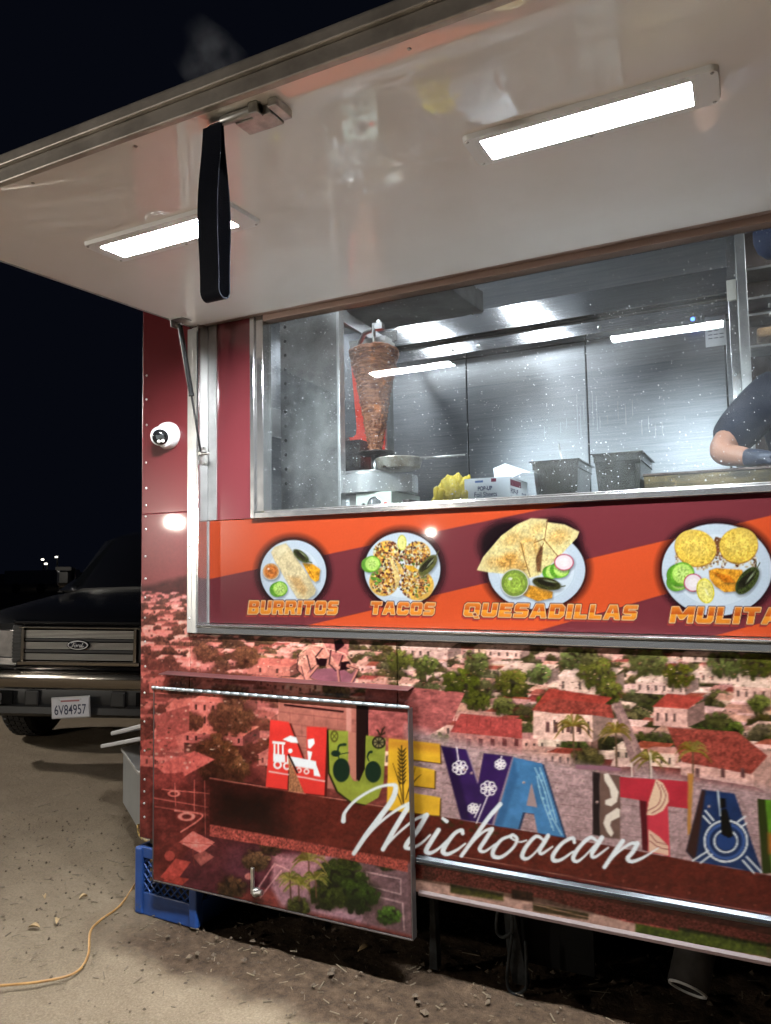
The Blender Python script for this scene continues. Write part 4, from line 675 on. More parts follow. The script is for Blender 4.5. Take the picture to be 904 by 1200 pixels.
# ------------------------------------------------------------------ hatch door
HY = -.045
M_hinge = mat('hinge_zinc', (.26, .28, .29), .5, .6)
hx0, hx1 = PY_(180.5, 920, HY)[0], PY_(480.5, 960, HY)[0]; hz1, hz0 = PY_(330, 819, HY)[2], PY_(330, 1065, HY)[2]
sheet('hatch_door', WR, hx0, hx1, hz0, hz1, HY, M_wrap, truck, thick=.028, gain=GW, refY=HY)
m = MB(); m.box(hx0, hx1, -.016, -.012, hz0, hz1); m.build('hatch_backing', M_blackmetal, truck)
m = MB(); m.box(hx1+.0005, hx1+.0045, HY-.003, -.013, hz0-.006, hz1); m.box(hx0-.004, hx0-.0005, HY-.002, -.013, hz0-.004, hz1); m.box(hx0, hx1, HY-.003, -.013, hz0-.007, hz0-.001); m.build('hatch_edging', mat('dark_edging', (.10, .085, .08), .4, .6), truck, bev=.001)
m = MB(); m.tube([(hx0-.01, HY-.003, hz1+.006), (hx1+.006, HY-.003, hz1+.006)], .0055, 10); m.build('hatch_hinge', M_hinge, truck, smooth=True)
hn = 26
for k in range(hn):                          # knuckles of the long hinge
    a = hx0-.01+(hx1-hx0+.016)*k/hn; MB().tube([(a+.002, HY-.003, hz1+.006), (a+(hx1-hx0)/hn-.004, HY-.003, hz1+.006)], .0068, 8).build('hinge_knuckle', M_hinge, truck, smooth=True)
rz = PY_(330, 799, -.05)[2]; x0, x1 = PY_(187, 791, -.05)[0], PY_(478.5, 808, -.05)[0]
m = MB(); m.prism([(x0, -.056, rz-.003), (x0, -.056, rz+.000), (x0, -.001, rz+.006), (x0, -.001, rz+.002)], (x1-x0, 0, 0)); m.build('drip_rail', mat('drip_rail', (.055, .016, .016), .45, 0, bump=.1, bscale=30), truck, bev=.001)
q = PY_(300, 1046, HY); m = MB(); m.lathe([(.0001, -.022), (.014, -.020), (.017, -.014), (.017, 0)], (q[0]+.008, HY-.001, q[2]+.006), 20, axis=(0, 1, 0)); m.box(q[0]-.012, q[0]+.002, HY-.019, HY-.009, q[2], q[2]+.10, 0, None); m.tube([(q[0]+.008, HY-.02, q[2]+.006), (q[0]+.045, HY-.02, q[2]+.016)], .011, 10)
m.build('latch_lever', M_zinc, truck, bev=.002)
# plinth moulding and lower skirt
x0 = hx1+.012; z0 = PY_(640, 1037.5, -.03)[2]
m = MB(); m.prism([(x0, .001, z0-.016), (x0, -.010, z0-.016), (x0, -.024, z0-.008), (x0, -.030, z0+.003), (x0, -.026, z0+.012), (x0, -.012, z0+.018), (x0, .001, z0+.018)], (XR-x0, 0, 0)); m.build('moulding', mat('moulding_steel', (.20, .22, .24), .26, 1.0, bump=.05, bscale=20), truck, bev=.001)
m = MB(); m.prism([(x0, -.001, ZB-.004), (x0, -.012, ZB-.006), (x0, -.012, ZB+.003), (x0, -.001, ZB+.010)], (XR-x0, 0, 0)); m.build('skirt_edge', mat('skirt_edge', (.06, .035, .03), .5), truck)
# gear under the truck
M_grime = mat('grimy_steel', (.034, .038, .040), .7, .2, spec=.15, c2=(.014, .014, .014), nscale=18, bump=.15, bscale=40)
A, B_ = PY_(596, 1078, .14), PY_(612, 1168, .14)
m = MB(); m.prism([(A[0]-.015, .13, A[2]+.03), (A[0]+.028, .13, A[2]+.03), (B_[0]+.028, .13, .015), (B_[0]-.03, .13, .015), (A[0]-.006, .13, A[2]-.10)], (0, .03, 0)); m.build('stabilizer_leg', M_grime, truck, bev=.003)
def hook(u, v, Y, w=.05, h=.06):
    q = PY_(u, v, Y); MB().tube(catmull([(q[0]-w*.2, Y, q[2]+h*2.4), (q[0]-w*.55, Y, q[2]+h*.7), (q[0]-w*.5, Y, q[2]+.005), (q[0]-w*.1, Y, q[2]-h*.12), (q[0]+w*.45, Y, q[2]+.012), (q[0]+w*.6, Y, q[2]+h*.5), (q[0]+w*.62, Y, q[2]+h*2.2)], 6), .0062, 8).build('hook', M_grime, truck, smooth=True)
hook(591, 1096, .115); hook(606, 1162, .112, .06, .08)
q0, q1 = PY_(612, 1075, .22), PY_(655, 1165, .22)
MB().box(q0[0], q0[0]+.26, .20, .212, .06, ZB+.03).build('mud_flap', M_dark, truck, bev=.003)
MB().prism([(hx1+.008, .10, ZB+.02), (hx1+.022, .10, ZB+.02), (hx1+.034, .10, .012), (hx1+.0, .10, .012)], (0, .04, 0)).build('support_leg', M_grime, truck, bev=.003)
e0 = PY_(822, 1108, .20); e1 = PY_(806, 1158, .17)
m = MB(); m.tube([(e0[0], .34, ZB+.03), (e0[0], .32, ZB-.03), (e1[0], .17, e1[2])], [.054, .056, .058], 24, cap=False); o = m.build('drain_pipe', mat('grey_pipe', (.035, .033, .032), .5, c2=(.02, .018, .016), nscale=12, spec=.1), truck, smooth=True); sm = o.modifiers.new('wall', 'SOLIDIFY'); sm.thickness = -.006
m = MB(); dv = (Vector((e1[0], .17, e1[2]))-Vector((e0[0], .32, ZB-.03))).normalized(); m.lathe([(.060, 0), (.060, .006), (.052, .006), (.052, 0), (.060, 0)], (e1[0], .17, e1[2]), 24, axis=dv); m.build('pipe_rim', mat('pale_rim', (.45, .45, .44), .4), truck)
# ------------------------------------------------------------------ awning
ca, sa = math.cos(AW_A), math.sin(AW_A)
AWM = Matrix.Translation((0, 0, ZH)) @ Matrix.Rotation(AW_A, 4, 'X') @ Matrix.Scale(-1, 4, (0, 1, 0))
# local frame: (x, s, h)
AX0, AX1, AL = -2.184, 1.56, 1.262
MB().box(AX0+.004, AX1, .002, AL, 0, .042, 0, AWM).build('awning_panel', M_white_gloss, truck, bev=.0015)
zt = PY_(0, 186, -1.275)[2]; zb = PY_(0, 213.5, -1.275)[2]; hh = (zt-zb)
m = MB(); m.box(AX0, AX1, AL+.0005, AL+.020, -.004, hh*.52, 0, AWM); m.box(AX0, AX1, AL+.0005, AL+.030, hh*.53, hh*.94, 0, AWM); m.box(AX0, AX1, AL+.0005, AL+.024, hh*.945, hh*1.05, 0, AWM); m.build('awning_rail', M_alu_edge, truck, bev=.003)
m = MB(); m.box(AX0-.003, AX0+.0035, 0.0, AL, -.003, .05, 0, AWM); m.build('awning_side_rail', M_alu, truck, bev=.002)
m = MB(); m.tube([(AX0, -.004, ZH+.012), (AX1, -.004, ZH+.012)], .011, 12); m.build('awning_hinge', M_alu_edge, truck, smooth=True)
MB().box(-2.128, XR-.05, -.003, .034, ZH+.004, 2.603).build('hinge_plate', M_bronze, truck)
sd = MB().lathe([(.0001, -.0022), (.0035, -.002), (.0048, .0005)], (0, 0, 0), 8).mesh('screw'); sd.materials.append(M_zinc)
def screw(x, s, parent=truck, hgt=-.0005):
    o = bpy.data.objects.new('screw', sd); COL.objects.link(o); o.location = AWM @ Vector((x, s, hgt)); setparent(o, parent)
for k in range(9): screw(-2.0+.36*k, AL-.028)
def awning_light(x0, x1, s0, s1, lx0, lx1, ls0, ls1):
    root = bpy.data.objects.new('awning_light', None); COL.objects.link(root); root.location = AWM @ Vector(((x0+x1)/2, (s0+s1)/2, 0)); setparent(root, truck)
    root['label'] = 'lit rectangular led light with a white bezel under the awning'
    g = .012
    m = MB()
    def rr(x0, x1, s0, s1, r_, h): return [AWM @ Vector((cx_+r_*math.cos(a), cy_+r_*math.sin(a), h)) for cx_, cy_, a0 in ((x1-r_, s1-r_, 0), (x0+r_, s1-r_, 90), (x0+r_, s0+r_, 180), (x1-r_, s0+r_, 270)) for a in [rad(a0+15*k) for k in range(7)]]
    O = rr(x0, x1, s0, s1, .02, .002); O2 = rr(x0+.003, x1-.003, s0+.003, s1-.003, .018, -g); I2 = rr(lx0-.001, lx1+.001, ls0-.001, ls1+.001, .004, -g); I = rr(lx0+.002, lx1-.002, ls0+.002, ls1-.002, .003, -.004); n = len(O)
    m.add(O+O2+I2+I, [(j*n+k, j*n+(k+1) % n, (j+1)*n+(k+1) % n, (j+1)*n+k) for j in range(3) for k in range(n)]); m.build('light_bezel', M_whiteplas, root)
    MB().box(lx0+.001, lx1-.001, ls0+.001, ls1-.001, -.0065, -.003, 0, AWM).build('light_lens', M_led, root)
    m = MB(); nn = 30; w = (lx1-lx0)/nn
    for k in range(1, nn): m.box(lx0+w*k-.0007, lx0+w*k+.0007, ls0+.002, ls1-.002, -.0095, -.0067, 0, AWM)
    m.build('lens_ribs', M_whiteplas, root)
    for a, b in ((x0+.014, s0+.014), (x1-.014, s0+.014), (x0+.014, s1-.014), (x1-.014, s1-.014), ((x0+x1)/2, s0+.008)): screw(a, b, root, -g)
awning_light(-.588, -.018, .735, .882, -.545, -.075, .757, .855)
awning_light(-1.845, -1.270, .735, .900, -1.800, -1.335, .765, .865)
# pull strap: a folded loop of webbing
sx = PA_(246, 133)[0]; sy = AL-.022; hook_p = AWM @ Vector((sx, sy, 0)); zlow = PY_(246, 351, hook_p[1])[2]
m = MB(); W2 = .0265
path = [(-.10, .010, -.001), (-.05, .006, -.003), (-.014, .001, -.008), (.0, .0, -.024)]
z0_ = hook_p[2]-.024; L_ = z0_-zlow; fr = []; 
for k in range(13): t = k/12; fr.append((-.004-.012*math.sin(math.pi*t)**2*1.0-.010*t, z0_-L_*t*.96))
bk = []
for k in range(1, 8): a = math.pi*k/8; bk.append((-.014+.018-.018*math.cos(a)+.0, z0_-L_*.96-.018*math.sin(a)))
up = [(.022-.020*t+.012*math.sin(math.pi*t)**2, z0_-L_*.96+L_*.95*t) for t in [k/10 for k in range(11)]]
pl = fr+bk+up
def ribbon(pl, wd, th, x, y):
    vs_ = []; 
    for i, (dy, z) in enumerate(pl):
        a = pl[max(0, i-1)]; b = pl[min(len(pl)-1, i+1)]; t = np.array([b[0]-a[0], b[1]-a[1]]); t = t/(np.linalg.norm(t)+1e-9); nrm = np.array([-t[1], t[0]])*th/2
        tw = .06*math.sin(i*.35)
        for sx_ in (-1, 1):
            for sg in (-1, 1): vs_.append((x+sx_*wd*(1-.0*i), y+dy+sg*nrm[0]+tw*sx_*.02, z+sg*nrm[1]))
    fs = []
    for i in range(len(pl)-1):
        a = 4*i; b = a+4
        for p, q in ((0, 1), (1, 3), (3, 2), (2, 0)): fs.append((a+p, a+q, b+q, b+p))
    n = 4*(len(pl)-1); fs += [(0, 1, 3, 2), (n, n+2, n+3, n+1)]; return vs_, fs
vs_, fs = ribbon(pl, W2, .0026, sx, hook_p[1]); m.add(vs_, fs)
m.add([AWM @ Vector((sx+a, b, c)) for a, b, c in ((-W2, sy-.02, -.001), (W2, sy-.02, -.001), (W2+.03, sy-.045, -.001), (W2+.025, sy-.02, -.006), (W2, sy+.006, -.03), (-W2, sy+.006, -.03), (-W2, sy+.004, -.026), (W2, sy+.004, -.026))], [(0, 1, 7, 6), (1, 2, 3, 7), (0, 6, 5), (5, 4, 7, 6)])
smooth_angle(m.build('pull_strap', M_web, truck), 50)
# slide latch beside the strap
q = PA_(296, 128); lx = q[0]; ls = -q[1]/ca
m = MB(); m.box(lx-.045, lx+.050, ls-.050, ls+.004, -.024, -.001, 0, AWM @ Matrix.Translation((lx, ls, 0)) @ Matrix.Rotation(rad(0), 4, 'Z') @ Matrix.Translation((-lx, -ls, 0))); m.build('latch_block', M_zinc, truck, bev=.003)
m = MB(); m.tube([AWM @ Vector((lx-.075, ls+.012, -.012)), AWM @ Vector((lx+.030, ls+.012, -.012))], .011, 12); m.build('latch_bolt', M_alu, truck, smooth=True, bev=.001)
m = MB(); m.box(lx+.006, lx+.030, ls+.001, ls+.026, -.026, 0, 0, AWM); m.build('latch_keeper', M_zinc, truck, bev=.002)
m = MB(); m.box(lx+.052, lx+.075, ls-.045, ls+.018, -.020, -.001, 0, AWM); m.build('latch_plate', M_zinc, truck, bev=.002)
# gas strut with its brackets
T0 = Vector(AWM @ Vector((-2.150, .115, -.018))); T1 = Vector((-2.120, -.012, PY_(245, 531, -.01)[2]))
m = MB(); mid = T0.lerp(T1, .54); m.tube([T0, mid], .0105, 14); m.build('strut_cylinder', M_blackmetal, truck, smooth=True, bev=.001)
MB().tube([mid, T1], .0048, 10).build('strut_rod', M_blackmetal, truck, smooth=True)
MB().tube([mid.lerp(T0, .02), mid.lerp(T1, .03)], .012, 14).build('strut_collar', M_black, truck, smooth=True)
m = MB(); m.box(-2.176, -2.110, .085, .150, -.006, -.001, 0, AWM); m.box(-2.176, -2.170, .09, .145, -.034, -.006, 0, AWM); m.tube([AWM @ Vector((-2.176, .115, -.020)), AWM @ Vector((-2.135, .115, -.020))], .006, 10); m.build('strut_bracket', M_zinc, truck, bev=.001)
m = MB(); m.box(-2.1295, -2.126, -.016, .040, T1.z-.045, T1.z+.035); m.lathe([(.0001, 0), (.012, 0), (.012, .014), (.0001, .014)], (-2.127, T1.y, T1.z), 6, axis=(1, 0, 0)); m.lathe([(.0001, 0), (.007, 0), (.007, .045), (.003, .05), (.0001, .05)], (-2.127, T1.y+.001, T1.z), 10, axis=(1, 0, 0)); m.build('strut_mount', M_zinc, truck, bev=.001)
for dz in (-.038, -.03, .028): MB().lathe([(.0001, .006), (.006, .005), (.007, 0)], (-2.126, .02 if dz != -.03 else -.005, T1.z+dz), 10, axis=(1, 0, 0)).build('bolt', M_zinc, truck)
for v_ in (455, 640, 725): 
    q = PY_(225, v_, -.014); o = bpy.data.objects.new('rivet', rv); COL.objects.link(o); o.location = (-2.182, -.0145, q[2]); setparent(o, truck)
# ------------------------------------------------------------------ security camera on the wall
q = PY_(198, 512, 0.0); cx_, cz_ = q[0], q[2]
tc_ = thing('security_camera', (cx_, 0, cz_), 'white turret security camera with a dark lens on the maroon wall', 'camera')
m = MB(); m.lathe([(.0001, 0), (.060, 0), (.061, .013), (.055, .034), (.040, .042), (.0001, .042)], (cx_+.006, -.0006, cz_+.004), 32, axis=(0, -1, 0)); smooth_angle(m.build('camera_base', M_whiteplas, tc_))
ax = Vector((.60, -.74, -.30)).normalized(); bc = Vector((cx_-.004, -.046, cz_-.003)); m = MB(); m.lathe([(.0001, -.034)]+[(.044*math.cos(a), .044*math.sin(a)) for a in [rad(-60+15*k) for k in range(7)]]+[(.039, .024), (.034, .027)], bc, 32, axis=ax); smooth_angle(m.build('camera_ball', M_whiteplas, tc_))
m = MB(); m.lathe([(.0345, .026), (.034, .0295), (.0001, .031)], bc, 28, axis=ax); o = m.build('camera_face', mat('camera_glass', (.010, .011, .012), .08, coat=.5), tc_, smooth=True)
Q = Vector((0, 0, 1)).rotation_difference(ax).to_matrix(); 
def onface(a, b, h=.0315):
    rt = Vector((1, .15, 0)).normalized(); rt = (rt-ax*rt.dot(ax)).normalized(); u_ = rt.cross(ax)*-1; u_ = u_ if u_.z > 0 else -u_; return bc+ax*h+rt*a+u_*b
m = MB(); m.add([onface(-.017, -.006), onface(.017, -.006), onface(.017, .010), onface(-.017, .010)], [(0, 1, 2, 3)]); m.build('sensor_window', mat('sensor_grey', (.05, .055, .055), .15), tc_)
for a in (-.009, .008): MB().lathe([(.0001, .004), (.006, .003), (.008, 0)], onface(a, -.018, .0308), 12, axis=ax).build('camera_led', mat('led_dome', (.75, .75, .72), .2), tc_, smooth=True)
# ------------------------------------------------------------------ kitchen inside the truck
KB = 1.55                                     # back wall
KC = 1.700                                    # counter top
xa = PY_(547.5, 470, KB)[0]; xb = PY_(688.5, 470, KB)[0]; xc = xb+(xb-xa)
zt_ = PY_(600, 413, KB)[2]
seams = [xa-2*(xb-xa), xa-(xb-xa), xa, xb, xc, xc+.75, XR-.035]
seams[0] = max(seams[0], XL+.035)
for a, b in zip(seams[:-1], seams[1:]):
    if b-a > .05: box('back_panel', a+.004, b-.004, KB, KB+.012, .76, zt_, M_steel_wave, truck, bev=.002)
box('back_liner', XL+.033, XR-.033, KB+.0125, KB+.03, .755, 2.86, M_dark, truck)
za, zb_ = PY_(600, 391, KB-.10)[2], PY_(600, 384, KB-.16)[2]
box('hood_lip', XL+.04, .02, KB-.10, KB-.002, zt_+.006, za, M_steel, truck)
box('hood_gap', XL+.04, .02, KB-.08, KB-.003, za+.001, zb_-.001, mat('hood_shadow_gap', (.20, .19, .18), .5, 1.0), truck)
zc_ = PY_(600, 357, KB-.16)[2]; ZCEIL = 3.18
box('hood_face', XL+.04, .02, KB-.16, KB-.004, zb_, zc_, M_steel, truck)
m = MB(); m.prism([(XL+.04, KB-.158, zc_+.002), (XL+.04, 1.02, ZCEIL-.002), (XL+.04, 1.04, ZCEIL-.002), (XL+.04, KB-.14, zc_+.002)], (.02-XL-.04, 0, 0)); m.build('hood_slope', M_steel_soft, truck)
for k in range(4): a = -2.42+.99*k; box('ceiling_panel', a, a+.985, .032, KB+.01, ZCEIL, ZCEIL+.012, M_steel_soft, truck, bev=.002)
box('side_liner', XL+.032, XL+.040, .064, KB, .76, ZCEIL-.002, M_steel_wave, truck)
box('side_liner', XR-.045, XR-.034, .064, KB, .76, ZCEIL-.002, M_steel_wave, truck)
m = MB(); m.box(XL+.042, XR-.046, .115, .130, .76, ZS); m.build('front_liner', M_steel_dull, truck)
m = MB(); m.box(xw0+.02, XR-.046, .1155, .13, 2.60, ZCEIL-.001); m.build('front_liner', M_steel, truck)
m = MB(); m.box(XL+.042, xw0+.018, .1155, .13, ZS+.003, ZCEIL-.001); m.build('front_liner', M_steel, truck)
box('counter', XL+.05, XR-.05, .132, .80, KC-.04, KC-.002, M_steel_dull, truck, bev=.006)
for k, v_ in enumerate((448, 476)):
    q = PY_(531+k*30, 417-k*4, KB-.1); MB().lathe([(.0001, .012), (.009, .010), (.011, 0)], (q[0], KB-.101, zt_+.035), 12, axis=(0, -1, 0)).build('hood_bolt', M_zinc, truck)
q = PY_(703, 394, KB-.1); MB().lathe([(.0001, .012), (.009, .010), (.011, 0)], (q[0], KB-.101, zt_+.035), 12, axis=(0, -1, 0)).build('hood_bolt', M_zinc, truck)
M_run = mat('dried_run', (.40, .42, .43), .4, .5)
for u_, v0, v1 in ((657, 494, 512), (664, 490, 506), (676, 462, 520), (680, 476, 524), (684, 470, 500), (694, 458, 512), (699, 464, 518), (703, 488, 506), (712, 486, 500), (724, 470, 498), (733, 474, 506), (741, 468, 494), (752, 492, 514), (760, 488, 508), (768, 498, 516), (776, 494, 512), (638, 500, 515), (577, 492, 505)):
    a = PY_(u_, v0, KB-.001); b = PY_(u_, v1, KB-.001); box('grease_run', a[0]-.0009, a[0]+.0009, KB-.0012, KB-.0002, b[2]+(a[2]-b[2])*.25, a[2], M_run if u_ < 705 else M_steel_dull, truck, bev=.0005)
# ceiling duct box above the window
q = PY_(551, 364, .75); zq = q[2]; m = MB(); m.prism([(q[0]-.70, .45, zq+.02), (q[0]-.70, .45, zq+.10), (q[0]-.70, .95, zq+.16), (q[0]-.70, .95, zq+.05)], (.70, 0, 0)); m.build('ceiling_duct', M_steel_dull, truck, bev=.004)
# lit ceiling lamps just inside the serving window
def kitchen_lamp(x):
    box('lamp_housing', x-.075, x+.075, .15, 1.0, ZCEIL-.045, ZCEIL-.0015, M_whiteplas, truck); box('lamp_lens', x-.06, x+.06, .165, .985, ZCEIL-.052, ZCEIL-.0455, M_ledin, truck, bev=.002)
kitchen_lamp(-2.02); kitchen_lamp(-1.28); kitchen_lamp(.75)  # last lamp is added, unseen, to brighten the kitchen's right side
# tall perforated shield beside the broiler, its flange, the pale bracket behind
sy_ = .30; s0, s1 = PY_(329, 480, sy_)[0], PY_(396, 480, sy_)[0]
M_shield = mat('stained_stainless', (.36, .36, .35), .32, 1.0, c2=(.10, .10, .098), nscale=3.2, bump=.05, bscale=60, bstretch=(1, 1, .2), rvar=.1)
o = MB().box(s0, s1, sy_, sy_+.012, KC, 2.72).build('broiler_shield', M_shield, truck, bev=.002)
box('shield_flange', s1-.0, s1+.014, sy_-.006, sy_+.04, KC, 2.66, M_alu, truck)
hole = MB().lathe([(.0001, -.0012), (.0075, -.0012), (.0078, .0)], (0, 0, 0), 12, axis=(0, 1, 0)).mesh('shield_hole'); hole.materials.append(M_dark)
for k in range(12):
    o = bpy.data.objects.new('shield_hole', hole); COL.objects.link(o); o.location = (s0+.028, sy_-.0004, 2.60-.066*k); setparent(o, truck)
m = MB(); a = PY_(312, 465, .75); m.prism([(a[0]-.35, .75, a[2]+.08), (a[0]+.30, .75, a[2]-.16), (a[0]+.30, .75, a[2]-.30), (a[0]-.35, .75, a[2]-.10)], (0, .02, 0)); m.build('side_shelf', M_alu, truck, bev=.002)
# sloping roof rail above the broiler
a, b = PY_(396, 370, .32), PY_(452, 405, 1.2); m = MB(); m.prism([(a[0], .32, a[2]-.02), (a[0]+.006, .32, a[2]+.035), (b[0], 1.3, b[2]+.035), (b[0]-.006, 1.3, b[2]-.02)], (.012, 0, 0)); m.build('hood_side_rail', M_alu, truck)
# post, notice, gauges, shelves at the right
py = 1.22; p0, p1, p2 = PY_(857, 420, py)[0], PY_(868, 420, py)[0], PY_(880, 420, py)[0]
box('corner_post', p0, p1, py, py+.03, .76, ZCEIL-.003, M_alu_bright, truck); box('corner_post', p1+.001, p2, py-.02, py+.03, .76, ZCEIL-.003, M_alu, truck)
box('post_sleeve', p0-.004, p1-.002, py-.012, py-.0005, PY_(862, 352, py)[2], PY_(862, 328, py)[2], mat('cream_plastic', (.62, .62, .55), .4), truck)
for v_, d_ in ((318, .30), (352, .34), (371, .36), (408, .30)):
    z_ = PY_(892, v_, py+.05)[2]; box('rack_shelf', p2+.002, p2+.75, py-.02, KB-.18, z_-.012, z_, M_steel_dull, truck)
z_ = PY_(892, 400, py+.05)[2]; box('bread_tray', p2+.03, p2+.5, py-.01, KB-.2, z_+.004, z_+.05, mat('toasted_bread', (.42, .27, .12), .7, c2=(.24, .13, .05), nscale=30, bump=.3), truck, bev=.012)
box('rack_back', p2+.002, p2+.75, KB-.175, KB-.165, 1.7, ZCEIL-.004, mat('soot_steel', (.14, .11, .10), .5, .7, c2=(.06, .045, .04), nscale=8), truck)
a, b = PY_(826, 379, KB-.001), PY_(852, 404, KB-.001)
nt_ = box('notice_sheet', a[0], b[0], KB-.003, KB-.0008, b[2], a[2], mat('paper', (.70, .72, .74), .7), truck, bev=0)
for r_ in range(4):
    for c_ in range(3 if r_ != 1 else 2): w_ = (b[0]-a[0]); box('notice_line', a[0]+w_*(.14+.27*c_), a[0]+w_*(.14+.27*c_+.2), KB-.0036, KB-.0031, a[2]-(a[2]-b[2])*(.2+.15*r_+.03), a[2]-(a[2]-b[2])*(.2+.15*r_), mat('ink', (.05, .06, .09), .6), nt_, bev=0)
a = PY_(812, 374, KB-.1); MB().lathe([(.0001, .008), (.008, .006), (.010, 0)], (a[0], KB-.1012, a[2]), 12, axis=(0, -1, 0)).build('pilot_light', mat('blue_pilot', (.05, .1, .6), .3, emit=(.05, .15, 1.0), estr=4.0), truck)
for k in range(2): box('switch', a[0]+.022+.02*k, a[0]+.036+.02*k, KB-.106, KB-.1005, a[2]-.014, a[2]+.012, M_black, truck)
a, b = PY_(444, 388, .98), PY_(467, 401, .98)
np_ = box('maker_plate', a[0], b[0], KB-.166, KB-.1605, PY_(455, 401, KB-.16)[2], PY_(455, 389, KB-.16)[2], mat('plate_black', (.03, .03, .03), .3), truck)
np_.location.x = PY_(455, 395, KB-.16)[0]-(a[0]+b[0])/2
# ------------------------------------------------------------------ broiler with its meat cone
BY = .46
ax_ = PY_(439.5, 470, BY)[0]
M_panst0 = mat('drum_steel', (.62, .62, .61), .24, .72, bump=.02, bscale=6, rvar=.05)
br = thing('vertical_broiler', (ax_, BY, KC), 'stainless vertical spit broiler with glowing burner behind the serving window', 'broiler')
M_char = mat('charred_steel', (.10, .075, .065), .5, .8, c2=(.03, .02, .018), nscale=14, bump=.2, bscale=30)
zd0, zd1 = PY_(437, 576, BY-.17)[2], PY_(437, 554, BY-.17)[2]
m = MB(); m.lathe([(.0001, zd0), (.182, zd0), (.186, zd0+.004), (.186, zd1), (.168, zd1+.002), (.166, zd1-.012), (.0001, zd1-.012)], (ax_+.004, BY, 0), 48); smooth_angle(m.build('drip_drum', M_panst0, br), 30)
c0, c1 = PY_(417, 586, BY-.16)[0], PY_(459, 586, BY-.16)[0]
box('control_box', c0, c1, BY-.16, BY+.14, KC, zd0-.002, mat('pale_enamel', (.50, .55, .48), .35, .3), br, bev=.004)
zk = PY_(440, 591, BY-.16)[2]; xk = PY_(439, 591, BY-.16)[0]
m = MB(); m.lathe([(.0001, .022), (.020, .020), (.024, .003), (.026, 0)], (xk, BY-.1605, zk), 24, axis=(0, -1, 0)); smooth_angle(m.build('control_knob', mat('knob_grey', (.12, .12, .12), .3), br))
m = MB(); m.lathe([(.026, .0005), (.032, .003), (.034, .0005)], (xk, BY-.1605, zk), 28, axis=(0, -1, 0)); m.build('knob_ring', M_alu_bright, br, smooth=True)
box('knob_pointer', xk-.003, xk+.003, BY-.186, BY-.182, zk+.002, zk+.019, M_whiteplas, br)
MB().lathe([(.0001, .008), (.008, .006), (.009, 0)], (xk+.055, BY-.1605, zk), 14, axis=(0, -1, 0)).build('red_button', mat('red_button', (.55, .03, .02), .3), br)
MB().lathe([(.0001, .008), (.007, .006), (.008, 0)], (xk-.052, BY-.1605, zk), 14, axis=(0, -1, 0)).build('black_button', M_black, br)
box('side_box', PY_(384, 585, BY-.12)[0], c0-.004, BY-.12, BY+.14, KC, zd0-.005, M_steel_dull, br, bev=.003)
a = PY_(401, 590, BY-.13); box('rating_label', a[0]-.035, a[0]+.035, BY-.124, BY-.1205, a[2]-.03, a[2]+.022, mat('label_grey', (.45, .46, .47), .5), br, bev=0)
for k in range(4): box('label_print', a[0]-.029, a[0]+.029-.012*(k % 2), BY-.1246, BY-.1241, a[2]-.022+.011*k, a[2]-.018+.011*k, mat('ink2', (.08, .08, .09), .6), br, bev=0)
box('burner_box', PY_(459.5, 585, BY-.05)[0]+.004, PY_(480, 585, BY-.05)[0], BY-.05, BY+.1, KC, zd0-.03, M_char, br)
# burner column behind the meat: a steel back with a glowing screen
b0, b1 = PY_(398, 470, BY+.16)[0], PY_(450, 470, BY+.16)[0]; zb0_, zb1_ = PY_(430, 548, BY+.16)[2], PY_(430, 408, BY+.16)[2]
box('burner_housing', b0-.02, b1+.012, BY+.165, BY+.24, zd1, zb1_+.05, M_steel_dull, br)
M_glow = mat('glowing_ceramic', (.5, .06, .03), .7, emit=(1.0, .07, .035), estr=.26, c2=(.36, .03, .02), nscale=40)
nrow = 12
for k in range(nrow): h_ = (zb1_-zb0_)/nrow; box('burner_tile', b0, b1, BY+.150, BY+.1645, zb0_+h_*k+.0015, zb0_+h_*(k+1)-.0015, M_glow, br, bev=.001)
# side shield with its rounded lower corner
a, b = PY_(391, 398, BY-.02), PY_(419.5, 512, BY-.02); w0 = a[0]-.01; w1 = b[0]; wt = PY_(410.5, 402, BY-.02)[0]
m = MB(); m.prism([(w0, BY+.02, b[2]+.01), (w1-.02, BY-.03, b[2]), (w1-.004, BY-.03, b[2]+.012), (w1, BY-.03, b[2]+.04), (wt, BY-.03, a[2]-.02), (wt-.02, BY-.03, a[2]), (w0+.01, BY+.02, a[2]+.01)], (-.002, .006, 0)); smooth_angle(m.build('side_shield', M_steel, br), 30)
box('shield_rod', w0+.01, w0+.03, BY+.05, BY+.09, zd1, b[2]+.02, M_char, br); box('burner_foot', w0+.02, w1-.01, BY+.02, BY+.13, zd1, PY_(400, 516, BY)[2], M_char, br)
# spit, top arm, bottom plate
zs0, zs1 = zd1-.01, PY_(443, 378, BY)[2]
m = MB(); m.tube([(ax_, BY, zs0), (ax_, BY, zs1)], .008, 12); m.build('spit_rod', M_zinc, br, smooth=True)
xs_ = PY_(444, 385, BY)[0]; m = MB(); m.tube([(xs_-.155, BY+.10, zs1-.05), (xs_-.10, BY+.05, zs1-.022), (xs_+.01, BY, zs1-.020)], .011, 10); m.box(xs_-.018, xs_+.024, BY-.016, BY+.016, zs1-.035, zs1-.006); m.lathe([(.0001, .018), (.010, .014), (.013, 0), (.006, -.01)], (xs_, BY, zs1-.004), 14); m.build('spit_arm', M_steel_dull, br, bev=.001)
zp = PY_(437, 531, BY)[2]; m = MB(); m.lathe([(.0001, zp-.012), (.072, zp-.010), (.086, zp-.002), (.084, zp+.003), (.0001, zp)], (ax_+.002, BY, 0), 36); smooth_angle(m.build('bottom_plate', M_char, br), 30)
